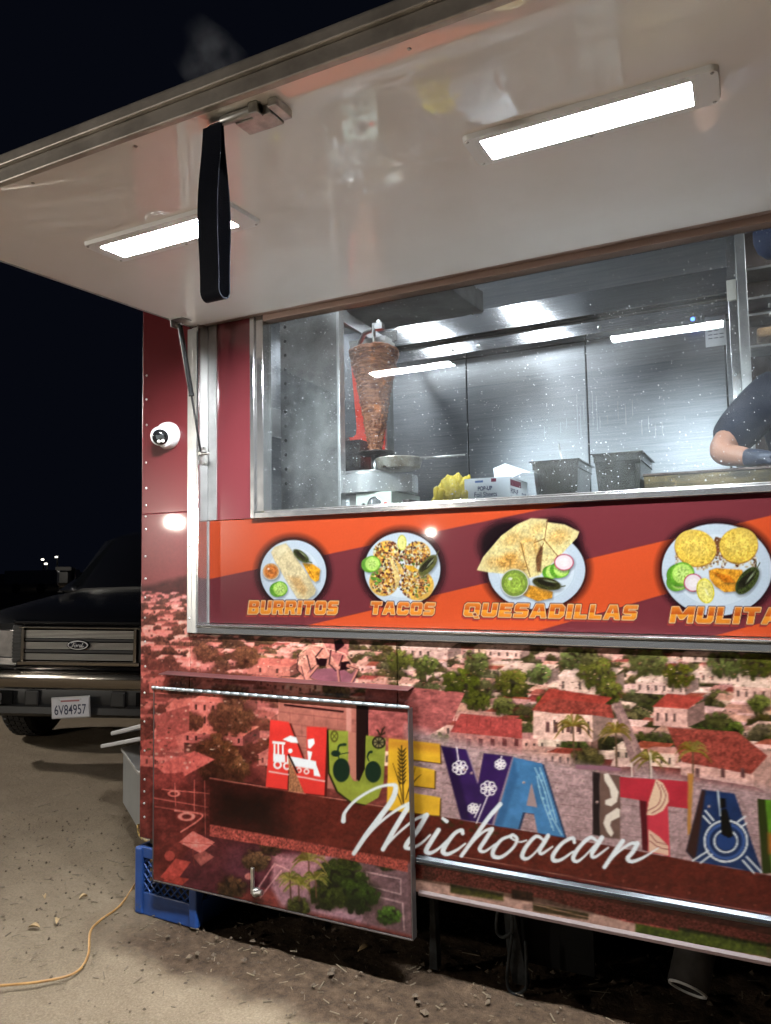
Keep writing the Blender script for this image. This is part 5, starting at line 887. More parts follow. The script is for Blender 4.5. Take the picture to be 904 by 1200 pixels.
m = MB(); m.tube([(ax_-.002, BY, zs0), (ax_-.002, BY, zp-.01)], .020, 14); m.build('spit_socket', M_zinc, br, smooth=True)
m = MB(); m.lathe([(.0001, 0), (.115, .0), (.120, .030), (.0001, .034)], (ax_-.045, BY-.01, zd1-.004), 30, sy=.8); m.build('foil_dish', M_alu, br, smooth=True)
def meat():
    zb, ztp = PY_(437, 529, BY)[2], PY_(437, 409, BY)[2]; nl, n = 96, 120; R_ = np.random.default_rng(4); a = np.linspace(0, 2*np.pi, n, endpoint=False)
    prof_t = [0, .04, .25, .5, .75, .92, .97, 1.0]; prof_r = [.024, .029, .047, .066, .090, .110, .112, .098]
    V = []; nslab = 30; RT = R_.random(nslab+8); PH = R_.uniform(0, 6.28, nslab+8)
    edges = np.sort(R_.uniform(0, 1, nslab)); wave = R_.uniform(0, 6.28, nslab)
    for i in range(nl):
        t = i/(nl-1); r0 = np.interp(t, prof_t, prof_r)
        tt = t+.006*np.sin(a*2+1.3)+.004*np.sin(a*5+.4)+.0022*np.sin(a*11+t*9)
        ph = (tt*nslab*1.0) % 1.0; slab = np.floor(tt*nslab).astype(int)
        rnd = RT[np.clip(slab+3, 0, nslab+7)]
        rr = r0*(1+.030*(rnd-.5)*2)+.0085*(np.sin(np.pi*ph)**.6-.7)+.0030*np.sin(a*7+PH[np.clip(slab+3, 0, nslab+7)])+.0016*np.sin(a*19+2*PH[np.clip(slab+3, 0, nslab+7)])+R_.normal(0, .0009, n)
        z = zb+(ztp-zb)*(t if t < .97 else .97+(t-.97)*1.0)+.004*np.sin(a*3+slab)
        V.append(np.stack([ax_+rr*np.cos(a), BY+rr*np.sin(a), z], -1))
    V = np.concatenate(V); m = MB(); fs = [(i*n+k, i*n+(k+1) % n, (i+1)*n+(k+1) % n, (i+1)*n+k) for i in range(nl-1) for k in range(n)]+[list(range(n))[::-1]]
    top = len(V); V = np.concatenate([V, [[ax_, BY, ztp+.012]]]); fs += [((nl-1)*n+k, (nl-1)*n+(k+1) % n, top) for k in range(n)]
    m.add(V, fs)
    M_meat = mat('roasted_meat', (.12, .030, .013), .40, c2=(.36, .145, .065), nscale=26, stretch=(1, 1, 5), bump=.6, bscale=50, bstretch=(1, 1, 4), wear=((.52, .17, .05), 13, .60), csharp=(.38, .62), spec=.5)
    o = m.build('meat_cone', M_meat, None, smooth=True); tag(o, 'tall cone of stacked roasted meat on the upright spit', 'meat')
meat()
# frying pan resting on the drum
fx, fy = PY_(468, 548, BY-.10)[0], BY-.10; fz = zd1+.004
fp = thing('frying_pan', (fx, fy, fz), 'worn shallow frying pan with a long grey handle resting on the broiler', 'pan')
M_pan = mat('burnt_pan', (.40, .38, .33), .42, .7, c2=(.16, .12, .08), nscale=10, bump=.1, bscale=30, wear=((.05, .025, .012), 13, .58))
m = MB(); m.lathe([(.0001, .012), (.060, .012), (.086, .018), (.098, .056), (.101, .058), (.102, .054), (.090, .014), (.062, .006), (.0001, .006)], (fx, fy, fz), 40); smooth_angle(m.build('pan_bowl', M_pan, fp), 30)
h0, h1 = (fx+.098, fy, fz+.052), PY_(545, 533, fy+.02); m = MB(); m.tube([h0, tuple(h1)], [.006, .0045], 10); m.build('pan_handle', M_zinc, fp, smooth=True)
# steel pans on the counter
def steel_pan(u0, u1, vt, Y, depth, label, full=False):
    x0, x1 = PY_(u0, vt+10, Y)[0], PY_(u1, vt+10, Y)[0]; z1 = PY_((u0+u1)/2, vt, Y)[2]; cx2 = (x0+x1)/2
    t = thing('steel_pan', (cx2, Y+depth/2, KC), label, 'pan', 'deep steel pans on the counter')
    bm = bmesh.new(); 
    def ring(ix, z): return [bm.verts.new((x, y, z)) for x, y in ((x0+ix, Y+ix), (x1-ix, Y+ix), (x1-ix, Y+depth-ix), (x0+ix, Y+depth-ix))]
    rs = [ring(.018, KC+.001), ring(.006, z1-.030), ring(.003, z1-.028), ring(.002, z1-.004), ring(-.006, z1), ring(-.006, z1+.003), ring(.006, z1+.001), ring(.010, z1-.03), ring(.022, KC+.006)]
    for a, b in zip(rs[:-1], rs[1:]):
        for k in range(4): bm.faces.new((a[k], a[(k+1) % 4], b[(k+1) % 4], b[k]))
    bm.faces.new(rs[0][::-1]); bm.faces.new(rs[-1]); ve = [e for e in bm.edges if abs(e.verts[0].co.z-e.verts[1].co.z) > .015]; bmesh.ops.bevel(bm, geom=ve, offset=.016, segments=4, affect='EDGES'); bmesh.ops.recalc_face_normals(bm, faces=bm.faces)
    me = bpy.data.meshes.new('pan_body'); bm.to_mesh(me); bm.free(); o = link('pan_body', me, M_panst, t); smooth_angle(o, 40)
    return t, x0, x1, z1
M_panst = mat('pan_steel', (.46, .46, .44), .22, 1.0, c2=(.44, .42, .38), nscale=9, stretch=(3, 3, .6), bump=.06, bscale=20, rvar=.08)
t, x0, x1, z1 = steel_pan(622, 678, 540, .34, .30, 'square deep steel pan beside the box of foil sheets')
sp = MB().tube([(x0+.12, .46, KC+.05), (x0+.10, .40, z1+.075)], .004, 8).build('serving_spoon', M_zinc, None, smooth=True); tag(sp, 'thin upright spoon handle standing in the pan by the foil box', 'spoon')
t, x0, x1, z1 = steel_pan(694, 752, 531, .30, .36, 'square deep steel pan with a lid near the griddle')
m = MB(); m.box(x0+.03, x1-.03, .50, .62, z1+.004, z1+.012); m.build('pan_lid', M_panst, t, bev=.003)
m = MB(); m.box(x0+.07, x1-.05, .54, .58, z1+.013, z1+.034); m.build('lid_knob', M_blackmetal, t, bev=.006)
# griddle splash guard
g0 = PY_(755, 565, .36); gz = PY_(800, 556, .36)[2]
gr = thing('griddle', (g0[0]+.45, .55, KC), 'greasy dark steel griddle with a raised splash guard in front of the cook', 'griddle')
M_grid = mat('greasy_griddle', (.05, .045, .035), .30, .8, c2=(.16, .12, .06), nscale=7, stretch=(1, 1, 5), bump=.15, bscale=30, wear=((.42, .30, .12), 6, .60))
box('splash_guard', g0[0], g0[0]+.95, .355, .365, KC, gz, M_grid, gr); box('guard_cap', g0[0]-.003, g0[0]+.953, .350, .370, gz+.001, gz+.010, M_char, gr)
box('splash_guard', g0[0]-.002, g0[0]+.008, .366, .78, KC, gz-.002, M_grid, gr); box('cooking_plate', g0[0]+.010, g0[0]+.95, .367, .78, KC+.001, KC+.05, M_char, gr)
# foil sheet box with printed words
def foil_box():
    p = PY_(545, 588, .155); q = PY_(598, 585, .155); z1 = PY_(548, 561.5, .155)[2]; W = q[0]-p[0]; Hh = z1-KC
    t = thing('foil_box', (p[0]+W/2, .20, KC), 'white printed carton of pop-up foil sheets on the counter', 'box'); m = M_card = mat('white_card', (.66, .69, .72), .55, c2=(.60, .63, .67), nscale=12)
    D_ = .24; ry = rad(0); x0, x1 = p[0], q[0]; y0, y1 = .155, .155+D_; sk = .0
    mb = MB(); th = .003
    mb.box(x0, x1, y0, y0+th, KC, z1); mb.box(x0, x1, y1-th, y1, KC, z1); mb.box(x0, x0+th, y0+th, y1-th, KC, z1-.001); mb.box(x1-th, x1, y0+th, y1-th, KC, z1-.001); mb.box(x0+th, x1-th, y0+th, y1-th, KC, KC+.004); mb.build('carton', m, t, bev=.0008)
    fl = MB(); fl.prism([(x0+.09, y0+.10, z1-.02), (x1+.03, y0+.06, z1+.015), (x1+.035, y1-.02, z1+.03), (x0+.10, y1-.04, z1+.075), (x0+.07, y1-.10, z1+.05)], (0, .004, .003)); fl.build('carton_flap', m, t)
    ink = mat('navy_print', (.02, .025, .10), .5); ink2 = mat('blue_print', (.10, .16, .36), .5); red = mat('maroon_print', (.16, .02, .05), .5)
    def word(s, u0, u1, v0, v1, m_, off=0.0, side=False):
        cu = bpy.data.curves.new('w', 'FONT'); cu.body = s; cu.offset = off; o = bpy.data.objects.new('w', cu); COL.objects.link(o); dg = bpy.context.evaluated_depsgraph_get(); me = bpy.data.meshes.new_from_object(o.evaluated_get(dg)); bpy.data.objects.remove(o)
        co = np.array([v.co[:] for v in me.vertices]); mn, mx = co.min(0), co.max(0)
        for v in me.vertices:
            a = u0+(u1-u0)*(v.co.x-mn[0])/(mx[0]-mn[0]); b = v0+(v1-v0)*(v.co.y-mn[1])/(mx[1]-mn[1])
            v.co = (x1+.0006, y0+D_*a, KC+Hh*b) if side else (x0+W*a, y0-.0006, KC+Hh*b)
        me.name = 'printed_word'; me.update(); return link('printed_word', me, m_, t)
    word('POP-UP', .30, .62, .60, .74, ink, .03); word('Foil Sheets', .22, .72, .40, .56, ink, .008); word('500', .54, .70, .10, .26, mat('pale', (.7, .72, .75), .5), .02)
    b_ = MB(); b_.box(x0+W*.50, x0+W*.73, y0-.0005, y0-.0001, KC+Hh*.05, KC+Hh*.30); b_.build('printed_patch', ink, t)
    b_ = MB(); b_.box(x0+W*.60, x0+W*.71, y0-.0005, y0-.0001, KC+Hh*.86, KC+Hh*.97); b_.build('printed_patch', red, t)
    for k in range(3): b_ = MB(); b_.box(x0+W*.24, x0+W*(.47-.03*k), y0-.0005, y0-.0001, KC+Hh*(.08+.08*k), KC+Hh*(.12+.08*k)); b_.build('printed_line', ink2, t)
    b_ = MB(); b_.box(x0+W*.24, x0+W*.42, y0-.0005, y0-.0001, KC+Hh*.86, KC+Hh*.93); b_.build('printed_line', ink2, t)
    word('POP-UP', .05, .45, .48, .64, ink, .03, True); word('Foil Sheets', .05, .5, .26, .40, ink, .008, True); word('500', .64, .92, .32, .58, ink, .02, True)
    b_ = MB(); b_.box(x1+.0001, x1+.0005, y0+D_*.04, y0+D_*.62, KC+Hh*.72, KC+Hh*.92); b_.build('printed_patch', red, t)
foil_box()
# yellow rubber gloves in a heap: lumpy folded mesh
def gloves(u, v, Y, w, h, label, seed, fingers):
    p = PY_(u, v, Y); t = thing('rubber_gloves', (p[0], Y, KC), label, 'gloves', None); R_ = random.Random(seed); M_y = mat('yellow_rubber', (.60, .46, .03), .5, c2=(.50, .36, .02), nscale=25, bump=.25, bscale=70)
    bm = bmesh.new(); bmesh.ops.create_icosphere(bm, subdivisions=5, radius=1.0)
    from mathutils import noise as mn
    for vtx in bm.verts:
        c = vtx.co.copy(); f_ = 1+.22*mn.noise(c*1.6+Vector((seed, 0, 0)))+.13*abs(mn.noise(c*3.6+Vector((0, seed, 3))))*2-.05; f_ += .05*mn.noise(c*9)
        vtx.co = Vector((c.x*w*f_*(1-.25*max(0, c.z)), c.y*.055*f_, max(0.001, (c.z*.5+.5)*h*f_)))
    me = bpy.data.meshes.new('glove_palm'); bm.to_mesh(me); bm.free()
    me.transform(Matrix.Translation((p[0], Y, KC))); link('glove_palm', me, M_y, t, smooth=True)
    for k in range(fingers):
        a = R_.uniform(-.9, .9); x = p[0]+w*a*.8; L0 = R_.uniform(.05, .075); y = Y-.035+R_.uniform(-.01, .01); zz = KC+R_.uniform(.02, h*.75); dx = R_.uniform(-.5, .2)
        pts = catmull([(x, y, zz), (x+dx*L0*.5, y-.018, zz+.006), (x+dx*L0, y-.022, max(KC+.013, zz-.022)), (x+dx*L0*1.2, y-.014, max(KC+.012, zz-.045))], 6)
        MB().tube(pts, [.0135]*(len(pts)-4)+[.013, .0125, .010, .005], 12).build('glove_finger', M_y, t, smooth=True)
gloves(533, 576, .20, .086, .135, 'crumpled yellow rubber gloves heaped beside the foil box', 3, 6)
gloves(331, 596, .20, .034, .032, 'small yellow rubber scrap lying at the window corner', 8, 1)
# ------------------------------------------------------------------ the cook
def cook():
    t = thing('person', (.30, .98, .75), 'person in dark shirt and dark gloves leaning over the griddle', 'person')
    E_ = PY_(840, 531, .62); Wr = PY_(884, 536, .56); Sh = PY_(902, 462, .84)
    el = Vector(E_)+Vector((0, 0, -.005)); wr = Vector(Wr); sh = Vector(Sh)
    J = dict(pelvis=(.32, 1.05, 1.62), belly=(.31, 1.02, 1.80), chest=(.29, .95, 2.02), neckb=(.28, .88, 2.17), neck=(.27, .83, 2.22), head0=(.265, .79, 2.29), head1=(.26, .75, 2.40),
             shl=tuple(sh), ell=tuple(el), wrl=tuple(wr), shr=(.47, .88, 2.10), elr=(.56, .66, 1.88), wrr=(.36, .55, 1.86), hl=(.24, 1.05, 1.50), kl=(.23, 1.02, 1.16), al=(.23, 1.06, .83), hr=(.40, 1.05, 1.50), kr=(.41, 1.02, 1.16), ar=(.41, 1.06, .83), tl=(.22, .94, .80), tr=(.42, .94, .80))
    rr = dict(pelvis=.15, belly=.15, chest=.165, neckb=.09, neck=.062, head0=.075, head1=.088, shl=.085, ell=.056, wrl=.034, shr=.085, elr=.055, wrr=.034, hl=.095, kl=.07, al=.05, hr=.095, kr=.07, ar=.05, tl=.045, tr=.045)
    E2 = [('pelvis', 'belly'), ('belly', 'chest'), ('chest', 'neckb'), ('neckb', 'neck'), ('neck', 'head0'), ('head0', 'head1'), ('chest', 'shl'), ('shl', 'ell'), ('ell', 'wrl'), ('chest', 'shr'), ('shr', 'elr'), ('elr', 'wrr'), ('pelvis', 'hl'), ('hl', 'kl'), ('kl', 'al'), ('al', 'tl'), ('pelvis', 'hr'), ('hr', 'kr'), ('kr', 'ar'), ('ar', 'tr')]
    def skin(name, J, rr, E2, m_, root, sub=2):
        ks = list(J); me = bpy.data.meshes.new(name); me.from_pydata([J[k] for k in ks], [(ks.index(a), ks.index(b)) for a, b in E2], []); o = link(name, me, m_, t)
        o.modifiers.new('skin', 'SKIN'); 
        for i, k in enumerate(ks): d_ = me.skin_vertices[0].data[i] if me.skin_vertices else None; d_.radius = (rr[k], rr[k]); d_.use_root = (k == root)
        s_ = o.modifiers.new('sub', 'SUBSURF'); s_.levels = sub; s_.render_levels = sub; return o
    def mk(name, J, rr, E2, m_, root, sub=2):
        ks = list(J); me = bpy.data.meshes.new(name); me.from_pydata([J[k] for k in ks], [(ks.index(a), ks.index(b)) for a, b in E2], []); o = bpy.data.objects.new(name, me); COL.objects.link(o)
        o.modifiers.new('skin', 'SKIN')
        for i, k in enumerate(ks): d_ = me.skin_vertices[0].data[i]; d_.radius = (rr[k], rr[k]); d_.use_root = (k == root)
        s_ = o.modifiers.new('sub', 'SUBSURF'); s_.levels = sub; s_.render_levels = sub
        dg = bpy.context.evaluated_depsgraph_get(); dg.update(); q = bpy.data.meshes.new_from_object(o.evaluated_get(dg)); bpy.data.objects.remove(o); q.name = name
        q.materials.clear(); r_ = link(name, q, m_, t, smooth=True); return r_
    M_skin = mat('skin', (.42, .22, .15), .5, c2=(.36, .17, .11), nscale=20, bump=.05, bscale=90)
    M_shirt = mat('navy_shirt', (.012, .015, .028), .85, c2=(.020, .024, .042), nscale=12, bump=1.0, bscale=9, bdet=2)
    M_glove = mat('navy_glove', (.018, .026, .050), .45, bump=.3, bscale=40)
    mk('body', J, rr, E2, M_skin, 'pelvis')
    # shirt: a looser shell over trunk and upper arms, ending above the elbow
    mid = lambda a, b, k: tuple(Vector(J[a]).lerp(Vector(J[b]), k))
    J2 = {k: J[k] for k in ('pelvis', 'belly', 'chest', 'neckb', 'shl', 'shr')}; J2['sl'] = mid('shl', 'ell', .52); J2['sl2'] = mid('shl', 'ell', .88); J2['sr'] = mid('shr', 'elr', .5); J2['sr2'] = mid('shr', 'elr', .86)
    r2 = dict(pelvis=.178, belly=.178, chest=.190, neckb=.100, shl=.108, shr=.108, sl=.092, sl2=.086, sr=.092, sr2=.086)
    o = mk('shirt', J2, r2, [('pelvis', 'belly'), ('belly', 'chest'), ('chest', 'neckb'), ('chest', 'shl'), ('shl', 'sl'), ('sl', 'sl2'), ('chest', 'shr'), ('shr', 'sr'), ('sr', 'sr2')], M_shirt, 'pelvis')
    J3 = {k: J[k] for k in ('pelvis', 'hl', 'kl', 'al', 'hr', 'kr', 'ar')}; mk('trousers', J3, dict(pelvis=.165, hl=.115, kl=.088, al=.072, hr=.115, kr=.088, ar=.072), [('pelvis', 'hl'), ('hl', 'kl'), ('kl', 'al'), ('pelvis', 'hr'), ('hr', 'kr'), ('kr', 'ar')], mat('dark_trousers', (.015, .015, .018), .8), 'pelvis')
    def hand(w, dirv, side, name):
        w = Vector(w); d_ = Vector(dirv).normalized(); up = Vector((0, 0, 1)); sd_ = d_.cross(up).normalized(); J = {}; rr = {}; E = []
        J['cuff'] = tuple(w-d_*.045); rr['cuff'] = .043; J['wrist'] = tuple(w); rr['wrist'] = .036; J['palm'] = tuple(w+d_*.045); rr['palm'] = .036; E += [('cuff', 'wrist'), ('wrist', 'palm')]
        for i, (o_, l) in enumerate(((-.030, .060), (-.010, .075), (.010, .070), (.030, .052))):
            b = w+d_*.08+sd_*o_; c = b+d_*l*.5-up*.012; e = c+d_*l*.28-up*.035
            for n_, q, r_ in ((f'a{i}', b, .0115), (f'b{i}', c, .010), (f'c{i}', e, .0085)): J[n_] = tuple(q); rr[n_] = r_
            E += [('palm', f'a{i}'), (f'a{i}', f'b{i}'), (f'b{i}', f'c{i}')]
        b = w+d_*.03+sd_*side*.042-up*.01; c = b+d_*.04-up*.02; J['ta'] = tuple(b); J['tb'] = tuple(c); rr['ta'] = .013; rr['tb'] = .010; E += [('palm', 'ta'), ('ta', 'tb')]
        mk(name, J, rr, E, M_glove, 'palm')
    hand(J['wrl'], (1, -.15, -.05), 1, 'glove'); hand(J['wrr'], (-.8, -.35, -.1), -1, 'glove')
    # head: face, hair
    hc = Vector((.26, .76, 2.36)); fd = Vector((-.1, -.75, -.65)).normalized(); bm = bmesh.new(); bmesh.ops.create_uvsphere(bm, u_segments=28, v_segments=20, radius=1)
    Q = Vector((0, -1, 0)).rotation_difference(fd).to_matrix()
    for v in bm.verts:
        c = v.co; s_ = Vector((c.x*.076, c.y*.096, c.z*.112)); 
        if c.z < -.1: s_.x *= 1+.28*c.z; 
        s_.y -= .022*math.exp(-((c.x/.16)**2+((c.z+.1)/.22)**2)) if c.y < 0 else 0
        v.co = hc+Q @ s_
    me = bpy.data.meshes.new('head'); bm.to_mesh(me); bm.free(); link('head', me, M_skin, t, smooth=True)
    for sx in (-.03, .03): MB().lathe([(.0001, .012), (.008, .009), (.011, 0)], hc+Q @ Vector((sx, -.083, .012)), 12, axis=fd).build('eye', mat('eye', (.03, .02, .02), .2), t, smooth=True)
    MB().tube([hc+Q @ Vector((a, -.088+abs(a)*.35, -.055)) for a in (-.022, 0, .022)], .005, 8).build('mouth', mat('lip', (.30, .10, .08), .5), t, smooth=True)
    for sx in (-1, 1): MB().lathe([(.0001, .012), (.014, .010), (.02, 0), (.012, -.012)], hc+Q @ Vector((sx*.074, .006, -.005)), 12, axis=Q @ Vector((sx, 0, 0)), sy=1.4).build('ear', M_skin, t, smooth=True)
    bm = bmesh.new(); bmesh.ops.create_uvsphere(bm, u_segments=28, v_segments=20, radius=1); bmesh.ops.delete(bm, geom=[v for v in bm.verts if v.co.z < .12-.3*max(0, v.co.y)-.0 and v.co.y < .75 or v.co.z < -.4], context='VERTS')
    for v in bm.verts: c = v.co; v.co = hc+Q @ Vector((c.x*.083, c.y*.102, c.z*.119))
    me = bpy.data.meshes.new('hair'); bm.to_mesh(me); bm.free(); link('hair', me, mat('black_hair', (.010, .008, .008), .6, bump=.5, bscale=80), t, smooth=True)
cook()
# dark blue cap hung from the rack at the upper right
q = PY_(900, 283, .95); cp = thing('cap', (q[0], .95, q[2]), 'dark blue cap hanging at the upper right of the window', 'cap'); M_cap = mat('blue_cloth', (.025, .045, .11), .8, bump=.2, bscale=40)
m = MB(); m.lathe([(.0001, -.075), (.045, -.068), (.072, -.04), (.085, 0), (.086, .045)], (q[0]+.03, .95, q[2]), 28); m.build('crown', M_cap, cp, smooth=True)
m = MB(); m.prism([(q[0]-.03, .87, q[2]+.035), (q[0]+.09, .87, q[2]+.035), (q[0]+.075, .80, q[2]+.06), (q[0]-.015, .80, q[2]+.06)], (0, .002, .005)); m.build('brim', M_cap, cp)
MB().tube([(q[0]+.03, .95, q[2]+.04), (q[0]+.03, .95, ZCEIL-.003)], .003, 6).build('hanging_loop', M_zinc, cp)
# ------------------------------------------------------------------ milk crate under the corner
def crate():
    p = PZ_(230, 1089); q = PZ_(163, 1070); ang = math.atan2(q[1]-p[1], q[0]-p[0])+math.pi; W, D_, H = .335, .335, .285
    t = thing('milk_crate', (p[0], p[1], 0), 'blue plastic lattice crate standing under the truck corner', 'crate', rz=0); m_ = mat('blue_plastic', (.012, .050, .19), .45, c2=(.008, .034, .14), nscale=8, bump=.08, bscale=60, wear=((.06, .06, .06), 11, .62))
    Mx = Matrix.Translation((p[0], p[1], 0)) @ Matrix.Rotation(ang, 4, 'Z') @ Matrix.Translation((-W, 0, 0))
    def side(T, L):
        mb = MB(); mb.box(0, L, 0, .014, .0, .095, 0, T); mb.box(0, L, -.002, .014, H-.045, H, 0, T); mb.box(0, .030, -.002, .014, .09, H-.04, 0, T); mb.box(L-.030, L, -.002, .014, .09, H-.04, 0, T)
        o = mb.build('crate_side', m_, t, bev=.003); z0, z1, x0, x1 = .095, H-.045, .030, L-.030; n = 9
        lat = MB(); st = (x1-x0)/7
        for sg in (-1, 1):
            for k in range(-5, 13):
                a = x0+k*st; pts = []; 
                xs_ = (a, a+sg*(z1-z0)) if sg > 0 else (a, a-(z1-z0))
                xa_, xb_ = xs_; za_, zb_ = z0, z1
                def clip(x, xo, zo, xe, ze): return zo+(ze-zo)*(x-xo)/(xe-xo)
                if max(xa_, xb_) <= x0 or min(xa_, xb_) >= x1: continue
                P0, P1 = [xa_, za_], [xb_, zb_]
                for P_ in (P0, P1):
                    for lim, cmp in ((x0, lambda v: v < x0), (x1, lambda v: v > x1)):
                        if cmp(P_[0]): P_[1] = clip(lim, xa_, za_, xb_, zb_); P_[0] = lim
                if abs(P0[0]-P1[0]) < .004: continue
                lat.tube([T @ Vector((P0[0], .007, P0[1])), T @ Vector((P1[0], .007, P1[1]))], .0042, 4)
        lat.build('lattice', m_, o)
    side(Mx, W); side(Mx @ Matrix.Translation((W, 0, 0)) @ Matrix.Rotation(rad(90), 4, 'Z'), D_); side(Mx @ Matrix.Translation((W, D_, 0)) @ Matrix.Rotation(rad(180), 4, 'Z'), W); side(Mx @ Matrix.Translation((0, D_, 0)) @ Matrix.Rotation(rad(270), 4, 'Z'), D_)
    mb = MB(); mb.box(.012, W-.012, .012, D_-.012, .006, .014, 0, Mx); mb.build('crate_floor', m_, t)
    for x, y in ((.012, .012), (W-.012, .012), (.012, D_-.012), (W-.012, D_-.012)): MB().box(x-.022, x+.022, y-.022, y+.022, .002, H-.002, 0, Mx).build('crate_corner', m_, t, bev=.008)
    mb = MB(); mb.box(.03, W-.03, .04, D_-.04, H+.001, ZB-.001, 0, Mx); mb.box(.06, W-.06, .06, D_-.06, .016, H, 0, Mx); b_ = mb.build('timber_packing', mat('dark_timber', (.05, .038, .026), .85, bump=.3), None); tag(b_, 'dark timber blocks packed inside the crate under the truck', 'timber')
crate()
# ------------------------------------------------------------------ cords
def cord(name, pts, r_, m_, label, cat='cord', rest=True): o = MB().tube(catmull(pts, 10), r_, 10).build(name, m_, None, smooth=True); return tag(o, label, cat)
M_cord = mat('orange_cord', (.32, .17, .05), .55, c2=(.24, .12, .035), nscale=20)
g = [PZ_(u, v, .008) for u, v in ((-40, 1158), (0, 1155), (50, 1150), (88, 1140), (103, 1120), (106, 1092), (118, 1078), (140, 1062), (156, 1040))]
w1 = PY_(166, 1022, .07); w2 = PY_(174, 1010, .10); w3 = PY_(186, 1006, .12)
cord('extension_cord', [tuple(p) for p in g]+[tuple(w1), tuple(w2), tuple(w3)], .0047, M_cord, 'orange extension cord snaking over the dirt to the blue crate')
a = [PY_(162, 966, .25), PY_(164, 978, .24), PY_(172, 985, .22), PY_(181, 983, .20), PY_(190, 975, .20)]
cord('cable_loop', [tuple(p) for p in a], .0075, mat('yellow_cable', (.40, .26, .05), .5, c2=(.06, .05, .04), nscale=60), 'short yellow cable looping under the truck corner above the crate')
# ------------------------------------------------------------------ grey steel box with its lid ajar, beyond the corner
def toolbox():
    # stands on the trailer tongue at the truck's end wall
    A0 = PY_(144, 941, .75); A1 = PY_(165, 968, .42); T0_ = PY_(144, 880, .75); y1 = .75; x0 = A0[0]; z0 = A0[2]; z1 = T0_[2]
    t = thing('tool_box', (x0+.3, .6, 0), 'grey steel tongue box with a pale lid ajar at the truck end', 'box'); m_ = mat('grey_painted_steel', (.24, .25, .25), .38, .5, c2=(.20, .21, .21), nscale=5, bump=.05)
    x1 = XL-.004; f0 = (x0, .75); f1 = (PY_(165, 968, .42)[0], .42)
    mb = MB(); z0b = A0[2]; zt2 = PY_(144, 880, .75)[2]
    base = [(f0[0], f0[1]), (f1[0], f1[1]), (x1, f1[1]), (x1, 1.35), (f0[0], 1.35)]
    mb.prism([(x, y, z0b) for x, y in base], (0, 0, zt2-z0b)); mb.build('box_body', m_, t, bev=.006)
    mb = MB(); mb.prism([(x, y, zt2+.001) for x, y in [(f0[0]-.012, f0[1]-.006), (f1[0]-.01, f1[1]-.014), (x1, f1[1]-.014), (x1, 1.35), (f0[0]-.012, 1.35)]], (0, 0, .018)); mb.build('box_rim', M_alu, t, bev=.003)
    for k, (uv, dz) in enumerate((((118, 877, 166, 868), .0), ((130, 862, 166, 853), .0))):
        a = PY_(uv[0], uv[1], .80); b = PY_(uv[2], uv[3], .55); mb = MB(); mb.prism([(a[0], .80, a[2]), (b[0], .55, b[2]), (b[0]+.30, .60, b[2]+.03), (a[0]+.42, 1.25, a[2]+.07)], (0, 0, .022)); mb.build('box_lid', mat('pale_lid', (.42, .42, .42), .4, .3, bump=.1), t, bev=.004)
    MB().box(x0+.05, x1, 1.02, 1.10, z0b-.075, z0b-.001).build('tongue_beam', M_dark, t)
    MB().tube([(x0+.3, 1.06, 0), (x0+.3, 1.06, z0b-.076)], .03, 12).build('jack_leg', M_dark, t)
toolbox()
# ------------------------------------------------------------------ a few dry leaves
def leaf(u, v, s, rz, label):
    p = PZ_(u, v, .012); mb = MB(); n = 7; up = []; lo = []
    for k in range(n): t = k/(n-1); w = s*.42*math.sin(math.pi*t)**.8+.001; up.append(((t-.5)*s*2, w, .012*math.sin(3*t)+.010*abs(w/s))); lo.append(((t-.5)*s*2, -w, .010*math.sin(3*t)+.016*abs(w/s)))
    md = [((k/(n-1)-.5)*s*2, 0, .004*math.sin(3*k/(n-1))) for k in range(n)]; M = Matrix.Translation(p) @ Matrix.Rotation(rz, 4, 'Z')
    vv = [M @ Vector(q) for q in up+md+lo]; fs = [(k, k+1, n+k+1, n+k) for k in range(n-1)]+[(n+k, n+k+1, 2*n+k+1, 2*n+k) for k in range(n-1)]; mb.add(vv, fs)
    o = mb.build('dry_leaf', mat('dry_leaf', (.34, .24, .12), .7, c2=(.25, .16, .07), nscale=40), None, smooth=True); so = o.modifiers.new('t', 'SOLIDIFY'); so.thickness = .0008; tag(o, label, 'leaf', 'dry leaves on the dirt')
leaf(40, 1087, .026, .4, 'pale dry leaf left of the bend of the orange cord'); leaf(68, 1080, .022, 2.2, 'pale dry leaf nearest the bend of the orange cord'); leaf(98, 1052, .020, 1.2, 'small pale leaf on open dirt above the cord bend'); leaf(428, 1113, .030, .9, 'tan curled leaf on dark soil under the hatch'); leaf(52, 1052, .016, 2.7, 'tiny dry leaf far left on the open dirt')
